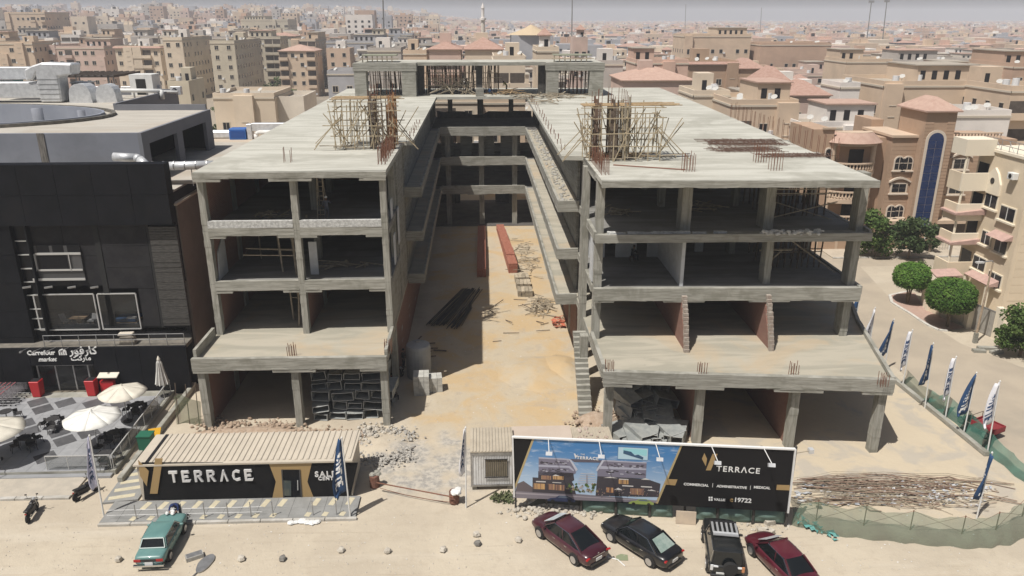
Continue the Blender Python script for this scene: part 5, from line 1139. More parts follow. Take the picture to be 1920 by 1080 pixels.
MB().add([(1.33,-.62,1.0),(1.33,.62,1.0),(.66,.50,1.42),(.66,-.50,1.42)],[(0,1,2,3)]).build('sun_shade', mat('silver_sunshade', (.45,.50,.52), (.6,.64,.66), 3, .35), c1, local=True, solid=.02).location = (.06,0,.035)
MB().cbox((-2.42,0,.82),(.03,.9,.03)).build('chrome_strip', CHROME, c1, local=True); MB().lathe([(.05,0),(.05,.02)],(-2.40,0,.9),10,'X').build('badge', CHROME, c1, local=True)
loc, rz, wbl = byw((1145,1015),(1217,1062),1.84); L = 4.85
c2 = car('parked_car', 'black saloon with glare-painted rear window parked between the maroon car and the off-roader', loc, rz, L, 1.84, sed(L), (-1.9,-1.05,.5,1.25,.92,1.45,.80,.60), paintm('black_paint', (.006,.006,.007)), wb=wbl/2); trims(c2, L, 1.84, .78)
MB().add([(-1.86,-.58,.98),(-1.86,.58,.98),(-1.12,.46,1.38),(-1.12,-.46,1.38)],[(3,2,1,0)]).build('rear_glare_panel', mat('painted_glare', (.20,.27,.24), (.30,.36,.32), 3, .15), c2, local=True, solid=.01).location = (-.05,0,.03)  # pale panel laid over the rear window as painted glare
loc, rz, wbl = byw((1413,1046),(1462,1098),1.84); L = 4.8
c4 = car('parked_car', 'dark red saloon cut by the bottom edge of the picture', loc, rz, L, 1.84, sed(L), (-1.95,-.95,.5,1.3,.92,1.45,.80,.60), paintm('dark_red_paint', (.075,.008,.016)), wb=1.4); trims(c4, L, 1.84, .78)
MB().add([(1.28,-.6,1.0),(1.28,.6,1.0),(.75,.52,1.36),(.75,-.52,1.36)],[(0,1,2,3)]).build('sun_shade', GALV, c4, local=True, solid=.02).location = (.05,0,.03)
# off-roader
loc, rz, wbl = byw((1317,1012),(1325,1068),1.9); L = 4.4
suvst = [(-L/2,.93,.5,.95,1.0),(-L/2+.06,.98,.42,1.02,1.06),(-L*.2,1,.36,1.04,1.06),(L*.15,1,.36,1.04,1.07),(L*.2,1,.36,1.02,1.08),(L/2-.35,.97,.38,.98,1.04),(L/2-.06,.90,.45,.90,.95),(L/2,.82,.5,.8,.84)]
c3 = car('off_road_car', 'black off-roader with a silver slatted roof rack and a spare wheel on its tail', loc, rz, L, 1.9, suvst, (-2.12,-1.95,.35,.85,1.02,1.78,.86,.74), paintm('black_offroad_paint', (.009,.010,.010)), r=.4, wb=wbl/2 if 2.2 < wbl < 3.2 else 1.32, boxy=True)
P_ = dict(parent=c3, local=True); rk = MB().box(-.62,-.50,-.66,.66,1.90,1.94).build('roof_rack', GALV, **P_)
for k in range(6): y = -.62+1.24*k/5; MB().box(-.49,1.0 if False else .38,y-.055,y+.055,1.885,1.92).build('rack_slat', mat('pale_rack_metal', (.6,.61,.62), rough=.35, metal=.6), rk, local=True)
MB().box(-.80,-.62,-.66,.66,1.885,1.93).build('rack_slat', mat('pale_rack_metal', (.6,.61,.62)), rk, local=True); MB().box(.36,.48,-.68,.68,1.88,1.94).build('rack_rail', BLACKP, rk, local=True)
sp_ = MB().lathe([(.22,-.12),(.36,-.12),(.38,-.06),(.38,.06),(.36,.11),(.22,.11)],(0,0,0),20,'X').build('spare_wheel', TYRE, **P_); sp_.location = (-L/2-.13,-.12,1.02)
M = MB()
for k in range(6): a = 2*pi*k/6; M.bar((-.1,.04*cos(a),.04*sin(a)),(-.1,.23*cos(a),.23*sin(a)),.07,.03,(1,0,0))
M.lathe([(.2,-.11),(.25,-.11),(.25,-.07),(.2,-.07)],(0,0,0),18,'X'); M.build('rim', RIM, sp_, local=True)
for sy in (-1,1): MB().cbox((-L/2-.0,sy*.80,.92),(.07,.15,.34)).build('tail_lamp', LAMPW if sy > 0 else mat('amber_lamp', (.5,.22,.1), rough=.2), bevel=.02, **P_); MB().cbox((-L/2+.1,sy*.60,.98),(.25,.25,.05)).build('reflector', LAMPW, **P_)
MB().cbox((-L/2-.03,.35,.58),(.04,.42,.14)).build('number_plate', PLATE, **P_); MB().box(-L/2-.1,-L/2+.05,-.85,.85,.40,.56).build('bumper', BLACKP, bevel=.03, **P_)
# old teal saloon (rear towards us)
loc, rz, wbl = byw((346,999),(319,1050),1.6,-1); L = 4.05
ost = [(-L/2,.90,.42,.80,.83),(-L/2+.05,.96,.34,.88,.92),(-L*.27,1,.28,.93,.96),(0,1,.26,.92,.95),(L*.22,1,.26,.90,.94),(L/2-.1,.96,.3,.84,.88),(L/2,.90,.36,.74,.78)]
TEAL = mat('old_teal_paint', (.105,.215,.205), (.13,.25,.235), 1.2, .4, coat=.15)
c5 = car('parked_car', 'old boxy teal saloon with its boot towards us, by the sales cabin kerb', loc, rz, L, 1.6, ost, (-1.35,-1.0,.45,1.0,.93,1.40,.73,.62), TEAL, r=.3, wb=1.2, boxy=True, grp=None)
P_ = dict(parent=c5, local=True)
for sy in (-1,1): MB().cbox((-L/2-.01,sy*.58,.68),(.05,.36,.14)).build('tail_lamp', LAMPR, **P_); MB().cbox((L/2+.0,sy*.55,.64),(.05,.25,.16)).build('headlight', LAMPW, **P_)
MB().cbox((-L/2-.01,0,.68),(.04,.76,.14)).build('dark_panel', BLACKP, **P_); MB().cbox((-L/2-.02,0,.52),(.04,.42,.13)).build('number_plate', PLATE, **P_); MB().cbox((-L/2-.06,0,.40),(.12,1.58,.1)).build('bumper', CHROME, **P_); MB().cbox((L/2+.04,0,.42),(.12,1.56,.1)).build('bumper', CHROME, **P_)
M = MB(); M.path([Vector((-1.30,-.66,.96)),Vector((-1.03,-.55,1.37)),Vector((-1.03,.55,1.37)),Vector((-1.30,.66,.96)),Vector((-1.30,-.66,.96))],.03,5); M.build('window_seal', mat('pale_seal', (.55,.62,.6), rough=.5), **P_).location = (-.04,0,.0)
# motorbikes
def motorbike(label, loc, rz):
    o = thing('motorbike', label, 'motorbike', loc, 'motorbikes at the pavement', rz); P_ = dict(parent=o, local=True)
    for x in (-.62,.62):
        wh = MB().lathe([(.2,-.05),(.27,-.05),(.29,0),(.27,.05),(.2,.05)],(0,0,0),18,'Y').build('wheel', TYRE, **P_); wh.location = (x,0,.29)
        M = MB()
        for k in range(6): a = 2*pi*k/6; M.bar((0,0,0),(.21*cos(a),0,.21*sin(a)),.03,.03,(0,1,0))
        M.build('rim', RIM, wh, local=True)
    MB().slabxz([(-.55,.42),(-.2,.30),(.25,.32),(.36,.5),(.3,.72),(-.1,.66),(-.6,.72)],-.12,.12).build('engine_body', BLACKP, bevel=.04, **P_)
    MB().slabxz([(-.75,.74),(-.2,.70),(.05,.74),(.05,.82),(-.3,.80),(-.75,.86)],-.14,.14).build('seat', mat('black_vinyl', (.02,.02,.02), rough=.6), bevel=.04, **P_)
    MB().cbox((.2,0,.82),(.36,.24,.18)).build('fuel_tank', paintm('black_tank', (.012,.012,.014)), bevel=.06, **P_)
    MB().path([Vector((.62,.09,.29)),Vector((.42,.09,.9))],.025,6).path([Vector((.62,-.09,.29)),Vector((.42,-.09,.9))],.025,6).build('fork', CHROME, **P_)
    MB().path([Vector((.25,-.38,1.08)),Vector((.4,-.15,1.0)),Vector((.4,.15,1.0)),Vector((.25,.38,1.08))],.018,6).build('handlebar', BLACKP, **P_)
    for s_ in (-1,1): MB().tube((.35,s_*.24,1.03),(.38,s_*.3,1.24),.01).cbox((.38,s_*.31,1.27),(.03,.12,.07)).build('mirror', BLACKP, **P_)
    MB().lathe([(.02,-.04),(.1,0),(.1,.05)],(.5,0,.88),12,'X').build('headlight', LAMPW, **P_); MB().path([Vector((.05,-.16,.34)),Vector((-.7,-.2,.4))],.045,8).build('exhaust', CHROME, **P_); MB().cbox((-.78,0,.66),(.05,.1,.06)).build('tail_lamp', LAMPR, **P_)
    MB().slabxz([(.33,.5),(.85,.55),(.9,.62),(.5,.68)],-.07,.07).build('mudguard', paintm('black_tank', (.012,.012,.014)), **P_)
    return o
q = at(62,968); motorbike('black motorbike parked on the sand at the left edge of the street', q, radians(98))
q = at(163,930); motorbike('black motorbike parked beside the lavender flag pole', q, radians(60))
q = at(745,712); motorbike('black motorbike standing in the shade of the left wing', q, radians(60))
# red three-wheeler on the side street
q = at(1832,808); tw = thing('cargo_three_wheeler', 'red cargo three-wheeler behind the green net on the side street', 'three-wheeler', q, None, radians(115)); P_ = dict(parent=tw, local=True)
M = MB(); M.box(-1.5,.2,-.62,.62,.55,.62); 
for e in ((-1.5,.2,-.65,-.6,.55,.98),(-1.5,.2,.6,.65,.55,.98),(-1.5,-1.45,-.6,.6,.55,.98),(.15,.2,-.6,.6,.55,.98)): M.box(*e)
M.build('cargo_tub', mat('dull_red_paint', (.26,.02,.03), rough=.6), **P_); MB().box(-1.4,.12,-.58,.58,.63,.9).build('load', mat('red_tarp', (.22,.025,.03), rough=.9), bevel=.05, **P_)
for sy in (-1,1): wheel(tw,-.9,sy*.55,.3,.16,sy)
wheel(tw,1.25,0,.28,.12,1); M = MB(); M.path([Vector((1.25,0,.28)),Vector((1.0,0,1.05))],.03,6); M.path([Vector((.85,-.4,1.1)),Vector((1.0,0,1.05)),Vector((.85,.4,1.1))],.02,6); M.build('fork', BLACKP, **P_)
MB().slabxz([(.25,.45),(1.1,.5),(.95,.85),(.3,.75)],-.2,.2).build('engine_body', BLACKP, bevel=.04, **P_); MB().cbox((.5,0,.86),(.6,.3,.12)).build('seat', BLACKP, bevel=.03, **P_)
M = MB()
for a in (.2,-.62): M.path([Vector((a,-.6,.98)),Vector((a,-.6,1.35)),Vector((a,.6,1.35)),Vector((a,.6,.98))],.025,6)
M.build('rack_frame', WOOD_D, **P_)
# ================================================================== PEOPLE
SKIN = mat('skin', (.22,.12,.075), rough=.6); HAIR = mat('black_hair', (.01,.009,.008), rough=.8)
def person(label, loc, rz, J, shirt, trous, hairm=HAIR, sc=1.0):
    """J: joints in metres (x right, y forward, z up); the body is grown over this skeleton as one surface"""
    o = thing('person', label, 'person', loc, None, rz)
    names = ['pelvis','waist','chest','neck','head','crown','lsh','lel','lha','rsh','rel','rha','lhip','lkn','lan','lto','rhip','rkn','ran','rto']
    E_ = [('pelvis','waist'),('waist','chest'),('chest','neck'),('neck','head'),('head','crown'),('chest','lsh'),('lsh','lel'),('lel','lha'),('chest','rsh'),('rsh','rel'),('rel','rha'),('pelvis','lhip'),('lhip','lkn'),('lkn','lan'),('lan','lto'),('pelvis','rhip'),('rhip','rkn'),('rkn','ran'),('ran','rto')]
    rad = dict(pelvis=.145,waist=.135,chest=.155,neck=.06,head=.10,crown=.085,lsh=.075,rsh=.075,lel=.05,rel=.05,lha=.038,rha=.038,lhip=.105,rhip=.105,lkn=.07,rkn=.07,lan=.048,ran=.048,lto=.042,rto=.042)
    me = bpy.data.meshes.new('body'); me.from_pydata([J[k] for k in names],[(names.index(a),names.index(b_)) for a,b_ in E_],[])
    tmp = bpy.data.objects.new('tmp', me); C.objects.link(tmp); tmp.modifiers.new('skin','SKIN'); sv = me.skin_vertices[0].data
    for i, k in enumerate(names): sv[i].radius = (rad[k], rad[k]*(.8 if k in ('pelvis','waist','chest') else 1)); sv[i].use_root = (i == 0)
    s2 = tmp.modifiers.new('sub','SUBSURF'); s2.levels = s2.render_levels = 1
    dg = bpy.context.evaluated_depsgraph_get(); m2 = bpy.data.meshes.new_from_object(tmp.evaluated_get(dg)); bpy.data.objects.remove(tmp)
    m2.name = 'body'; m2.materials.clear()
    for mm_ in (SKIN, shirt, trous, BLACKP): m2.materials.append(mm_)
    reg = {'pelvis':2,'waist':1,'chest':1,'neck':0,'head':0,'crown':0,'lsh':1,'lel':1,'lha':0,'rsh':1,'rel':1,'rha':0,'lhip':2,'lkn':2,'lan':2,'lto':3,'rhip':2,'rkn':2,'ran':2,'rto':3}
    for p in m2.polygons: p.use_smooth = True; p.material_index = reg[min(names, key=lambda k: (Vector(J[k])-p.center).length-rad[k])]
    b_ = bpy.data.objects.new('body', m2); C.objects.link(b_); b_.parent = o
    h, cr = Vector(J['head']), Vector(J['crown']); up_ = (cr-h).normalized()
    M = MB(); c_ = h+up_*.06+Vector((0,-.02,0)); M.lathe([(.112,-.02),(.118,.03),(.10,.09),(.055,.125)],c_,12); M.build('hair', hairm, o, local=True, smooth=True)
    MB().cbox(h+Vector((0,.105,.015)),(.03,.04,.04)).build('nose', SKIN, o, local=True, bevel=.008)
    for s_ in (-1,1):
        M = MB(); hd = Vector(J['lha' if s_ < 0 else 'rha']); el = Vector(J['lel' if s_ < 0 else 'rel']); d = (hd-el).normalized(); sd = d.cross(Vector((0,0,1))); sd = sd.normalized() if sd.length > .1 else Vector((1,0,0))
        for k in range(4): M.tube(hd+sd*(.028-.019*k), hd+sd*(.030-.02*k)+d*(.085+.012*(1-abs(k-1.5))), .0095, .007, 5)
        M.tube(hd+sd*.035,hd+sd*.07+d*.045,.011,.008,5); M.build('fingers', SKIN, o, local=True)
    if sc != 1: o.scale = (sc,)*3
    return o
def stand(**kw):
    J = dict(pelvis=(0,0,.95),waist=(0,.01,1.1),chest=(0,.01,1.32),neck=(0,.02,1.5),head=(0,.05,1.62),crown=(0,.04,1.7),lsh=(-.2,0,1.42),lel=(-.25,0,1.15),lha=(-.25,.12,.93),rsh=(.2,0,1.42),rel=(.25,0,1.15),rha=(.25,.12,.93),lhip=(-.1,0,.88),lkn=(-.11,.03,.49),lan=(-.12,0,.08),lto=(-.12,.15,.05),rhip=(.1,0,.88),rkn=(.11,.03,.49),ran=(.12,0,.08),rto=(.12,.15,.05)); J.update(kw); return J
def seated(**kw):
    J = dict(pelvis=(0,0,.52),waist=(0,.02,.68),chest=(0,.08,.9),neck=(0,.12,1.07),head=(0,.17,1.18),crown=(0,.16,1.26),lsh=(-.2,.08,1.0),lel=(-.25,.22,.76),lha=(-.12,.42,.66),rsh=(.2,.08,1.0),rel=(.25,.22,.76),rha=(.12,.42,.66),lhip=(-.1,.05,.5),lkn=(-.14,.45,.52),lan=(-.14,.42,.09),lto=(-.14,.57,.05),rhip=(.1,.05,.5),rkn=(.14,.45,.52),ran=(.14,.42,.09),rto=(.14,.57,.05)); J.update(kw); return J
def cloth(n, c): return mat(n, c, rough=.95)
q = at(614,411,Z3); person('person in grey with a pale cap by the ladder on the top floor at left', (q.x,q.y,Z3), 0, stand(rel=(.28,.2,1.2),rha=(.2,.42,1.35)), cloth('grey_shirt',(.20,.20,.23)), cloth('grey_trousers',(.15,.15,.17)), WHITEP)
q = at(1185,490,Z2); person('person in dark clothes sitting in the white plastered room on the second floor', (q.x,q.y,Z2), radians(-60), seated(), cloth('dark_shirt',(.03,.03,.035)), cloth('dark_trousers',(.04,.04,.045)))
st_ = thing('stool', 'small dark stool under the person in the white plastered room', 'stool', (q.x,q.y,Z2)); MB().box(q.x-.2,q.x+.2,q.y-.2,q.y+.2,Z2+.36,Z2+.41).build('seat', WOOD_D, st_)
for a in (-.16,.16):
    for b_ in (-.16,.16): MB().box(q.x+a-.02,q.x+a+.02,q.y+b_-.02,q.y+b_+.02,Z2,Z2+.36).build('leg', WOOD_D, st_)
fr_ = Vector((cos(c5.rotation_euler.z),sin(c5.rotation_euler.z),0)); q = Vector(c5.location)+fr_*(L/2+.55); rz_ = c5.rotation_euler.z+pi/2
person('person in a navy top bending over the front of the old teal car', (q.x,q.y,.0), rz_, stand(waist=(0,.12,1.08),chest=(0,.34,1.2),neck=(0,.5,1.27),head=(0,.62,1.3),crown=(0,.68,1.36),lsh=(-.2,.42,1.22),lel=(-.26,.55,1.02),lha=(-.16,.72,.96),rsh=(.2,.42,1.22),rel=(.26,.55,1.02),rha=(.16,.72,.96)), cloth('navy_shirt',(.015,.03,.11)), cloth('navy_trousers',(.02,.03,.06)), cloth('navy_cap',(.015,.03,.10)))
q2 = q-fr_*.75; rg = MB()
for k in range(7): rg.rock((q2.x+R(-.4,.35),q2.y+R(-.15,.15),.97),R(.06,.13),.7)
tag(rg.build('white_rags', WHITEP), 'crumpled white rags on the bonnet of the old teal car', 'rags')
q = at(737,752); person('person in a dark top sitting low beside the front column of the left wing', (q.x,q.y,-.12), radians(-40), seated(), cloth('brown_shirt',(.07,.06,.05)), cloth('dark_trousers',(.04,.04,.045)))
tag(MB().box(q.x-.22,q.x+.22,q.y-.2,q.y+.22,0,.33).build('grey_block', CONC_D), 'grey block that the person by the front column sits on', 'block')
q = at(757,690); person('person in black standing at the corner of the left wing, before the grey tank', (q.x,q.y,0), radians(-110), stand(), cloth('dark_shirt',(.03,.03,.035)), cloth('dark_trousers',(.04,.04,.045)))
q = at(774,688); person('person in a white shirt leaning behind the stacked pale blocks', (q.x-.1,q.y+1.0,0), radians(160), stand(lel=(-.28,.18,1.2),lha=(-.1,.4,1.15),rel=(.28,.18,1.2),rha=(.1,.4,1.15)), cloth('white_shirt',(.55,.55,.56)), cloth('dark_trousers',(.04,.04,.045)))
q = at(950,172,Z4+.1); person('person in a yellow vest bending on the rear roof slab among timber', (q.x,q.y,Z4+.06), radians(60), stand(waist=(0,.1,1.08),chest=(0,.3,1.22),neck=(0,.42,1.32),head=(0,.52,1.38),crown=(0,.58,1.44),lsh=(-.2,.36,1.26),lel=(-.24,.44,1.02),lha=(-.16,.56,.86),rsh=(.2,.36,1.26),rel=(.24,.44,1.02),rha=(.16,.56,.86)), cloth('yellow_vest',(.42,.40,.06)), cloth('pale_trousers',(.35,.35,.22)))
q = at(917,178,Z4+.1); person('person in a blue shirt crouching at the edge of the rear roof slab', (q.x,q.y,Z4-.1), radians(-90), seated(), cloth('blue_shirt',(.02,.07,.18)), cloth('dark_trousers',(.04,.04,.045)))
q = at(745+3,168,Z4+.1); q = at(895,172,Z4+.1); person('person in grey standing by the timber props on the rear roof slab', (q.x-1.5,q.y+1.2,Z4+.06), radians(140), stand(), cloth('pale_grey_shirt',(.33,.34,.36)), cloth('grey_trousers',(.15,.15,.17)))
# ================================================================== TREES
def leafmat(name, c1, c2): return mat(name, c1, c2, 1.2, .8, lo=.35, hi=.65, spec=.25, vary=.12)
LEAF = leafmat('leaf_green', (.055,.10,.022), (.105,.155,.04)); LEAFC = leafmat('clipped_leaf', (.055,.13,.018), (.11,.20,.035)); LEAFD = leafmat('dark_leaf', (.05,.085,.03), (.085,.125,.045)); LEAFO = leafmat('dusty_olive_leaf', (.08,.10,.045), (.12,.13,.065))
BARK = mat('bark', (.13,.095,.065), (.2,.155,.11), 5, .95, bump=.5)
def leaves(M, c, rad, n, s_, shell=.0, zmin=-9):
    c = Vector(c)
    for _ in range(n):
        while True:
            d = Vector((R(-1,1),R(-1,1),R(-1,1)))
            if .05 < d.length < 1: break
        if shell: d = d.normalized()*R(shell,1.0)
        p = c+Vector((d.x*rad[0],d.y*rad[1],d.z*rad[2]))
        if p.z < zmin: continue
        a = Vector((R(-1,1),R(-1,1),R(-.6,1))).normalized(); b_ = a.cross(Vector((R(-1,1),R(-1,1),R(-1,1)))).normalized(); k = s_*R(.6,1.3)
        M.add([p-a*k*.5, p+b_*k*.32, p+a*k*.5, p-b_*k*.32],[(0,1,2,3)])
def tree(name, label, loc, h, cr, m, n=2200, s_=.28, group=None, trunk=.16, cz=.62, clumps=14, cat='tree'):
    o = thing(name, label, cat, loc, group); x, y, z = loc; M = MB(); M.tube((x,y,z-.05),(x+.05,y,z+h*cz*.75),trunk,trunk*.6,8)
    for k in range(5): a = 2*pi*k/5+R(0,1); M.tube((x,y,z+h*cz*.55),(x+cr[0]*.55*cos(a),y+cr[1]*.55*sin(a),z+h*cz+R(0,.3)*h*.3),trunk*.5,trunk*.15,6)
    M.build('trunk', BARK, o); M = MB()
    for k in range(clumps):
        a, q_, w_ = R(0,2*pi), R(.2,.85), R(-.7,.75); c_ = (x+cr[0]*q_*cos(a), y+cr[1]*q_*sin(a), z+h*cz+cr[2]*w_); r_ = R(.24,.56)
        leaves(M, c_, (cr[0]*r_,cr[1]*r_,cr[2]*r_), n//clumps, s_, .35)
    M.build('crown', m, o); return o
def clipped(label, base, c, rad, n):
    x, y, z = base; o = thing('clipped_tree', label, 'tree', base, 'clipped trees on the pink pavement'); M = MB(); c = Vector(c)
    for k in range(3): a = 2.1*k; M.tube((x+.08*cos(a),y+.08*sin(a),.05),(x+.3*cos(a),y+.3*sin(a),c.z-rad[2]*.3),.09,.06,7)
    M.build('trunk', BARK, o); M = MB()
    prof = [(.02,-.72),(.8,-.74),(.97,-.4),(1,0),(.95,.45),(.75,.8),(.4,.96),(.02,1)]
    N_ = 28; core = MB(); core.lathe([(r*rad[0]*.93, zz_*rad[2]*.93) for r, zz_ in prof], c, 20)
    core.build('crown_core', mat('dark_core', (.018,.035,.010), rough=.95), o)  # dark green solid filling the crown behind the leaves
    for _ in range(n):
        k = random.random()*(len(prof)-1); i = int(k); f = k-i; r = prof[i][0]*(1-f)+prof[i+1][0]*f; zz_ = prof[i][1]*(1-f)+prof[i+1][1]*f; a = R(0,2*pi)
        if random.random() > r+.1: continue
        e = R(.93,1.03)+.035*mnoise.noise(Vector((3*cos(a),3*sin(a),3*zz_))); p = c+Vector((r*rad[0]*cos(a)*e, r*rad[1]*sin(a)*e, zz_*rad[2]*e))
        nv_ = Vector((cos(a)*max(.1,1-abs(zz_)),sin(a)*max(.1,1-abs(zz_)),zz_)).normalized(); t1 = nv_.cross(Vector((R(-1,1),R(-1,1),R(-1,1)))).normalized(); t2 = (nv_*R(.2,1)+t1.cross(nv_)).normalized(); s_ = R(.10,.2)
        M.add([p-t1*s_*.4,p-t2*s_*.2,p+t1*s_*.4,p+t2*s_],[(0,1,2,3)])
    M.build('crown', LEAFC, o)
b_ = at(1701,568,.12); clipped('smaller clipped tree with a flat rounded crown at the far bend of the pavement', b_, (b_.x,b_.y,3.0), (1.75,1.75,1.35), 6500)
b_ = at(1776,612,.12); clipped('larger clipped tree with a rounded crown on the pink pavement', b_, (b_.x-.2,b_.y,3.2), (2.15,2.15,1.6), 8500)
b_ = at(1725,548); tree('small_tree', 'small tree behind the smaller clipped tree by the garden wall', b_, 3.4, (1.1,1.1,1.1), LEAF, 1200, .26)
b_ = at(1893,668); tree('street_tree', 'loose leafy tree at the right edge beside the grey gate', (b_.x+.9,b_.y,0), 4.6, (2.6,2.2,1.9), LEAF, 5200, .30, clumps=18, cz=.55)
for px, py, lb, rr in ((1640,482,'broad green tree before the brown house, left of the wall gap',(2.5,2.3,2.7)),(1702,486,'dense drooping tree before the blue glass tower of the brown house',(2.8,2.4,2.4))):
    b_ = at(px,py); tree('garden_tree', lb, b_, 6.4 if px < 1660 else 5.8, rr, LEAF if px < 1660 else LEAFD, 5200, .36, 'trees before the brown house', clumps=18, cz=.5)
for i, (px, py) in enumerate(((1722,470),(1742,474))):
    b_ = at(px,py); tree('garden_bush', ('left','right')[i]+' bush between the drooping tree and the gate of the brown house', b_, 2.6, (1.2,1.0,1.2), LEAFD, 900, .28, cz=.5, clumps=6, cat='bush')
# ================================================================== HOUSES
def wallmat(i):
    cs = [(0.65,0.51,0.38),(0.60,0.45,0.34),(0.71,0.60,0.47),(0.54,0.38,0.28),(0.74,0.67,0.57),(0.62,0.47,0.40),(0.51,0.47,0.43),(0.80,0.75,0.70),(0.57,0.51,0.40),(0.68,0.47,0.37),(0.43,0.43,0.45),(0.47,0.33,0.23)]
    nm = ['sand_beige','pale_brown','cream','tan','ivory','dusty_pink','grey_beige','off_white','olive_beige','salmon','blue_grey','brown']
    c = cs[i]; return mat('wall_'+nm[i], c, tuple(x*.9 for x in c), .25, .92, stain=tuple(x*.75 for x in c), stain_scale=.12, stain_amt=.5)
WNAME = ['sand beige','pale brown','cream','tan','ivory','dusty pink','grey beige','off-white','olive beige','salmon','blue grey','brown']
TILE_R = mat('red_roof_tile', (.37,.225,.175), (.44,.29,.235), 1.5, .9, bump=.3, stretch=(1,1,3)); TILE_O = mat('faded_roof_tile', (.50,.35,.28), (.44,.29,.23), 1.5, .9)
HROOF = roofmat('house_roof', (.42,.37,.30), (.36,.32,.27), (.30,.26,.22)); WIN = mat('window_dark', (.022,.022,.026), rough=.15, spec=.35); WTRIM = mat('window_trim_cream', (.56,.50,.41), rough=.9)
TANK = mat('white_water_tank', (.68,.68,.68), rough=.5); REC = mat('recess_shade', (.075,.06,.05), (.11,.09,.075), 1, .95)  # REC: flat dark sheets with the recess shade put into their colour
occ = [(-62,30,36,124),(30,48,36,110)]
def free(x0,x1,y0,y1,m_=1.0): return not any(x0-m_ < b and x1+m_ > a and y0-m_ < d and y1+m_ > c for a,b,c,d in occ)
def side_l(x0,x1): return (x0+x1)/2 > 0
def hip(M, x0,x1,y0,y1,z,h,ov=.4):
    x0-=ov;x1+=ov;y0-=ov;y1+=ov; w_, d_ = x1-x0, y1-y0; k = min(w_,d_)/2*.98
    M.add([(x0,y0,z),(x1,y0,z),(x1,y1,z),(x0,y1,z),(x0+k,y0+k,z+h),(x1-k,y0+k,z+h),(x1-k,y1-k,z+h),(x0+k,y1-k,z+h),(x0,y0,z-.18),(x1,y0,z-.18),(x1,y1,z-.18),(x0,y1,z-.18)],
          [(0,1,5,4),(1,2,6,5),(2,3,7,6),(3,0,4,7),(4,5,6,7),(8,9,1,0),(9,10,2,1),(10,11,3,2),(11,8,0,3),(11,10,9,8)])
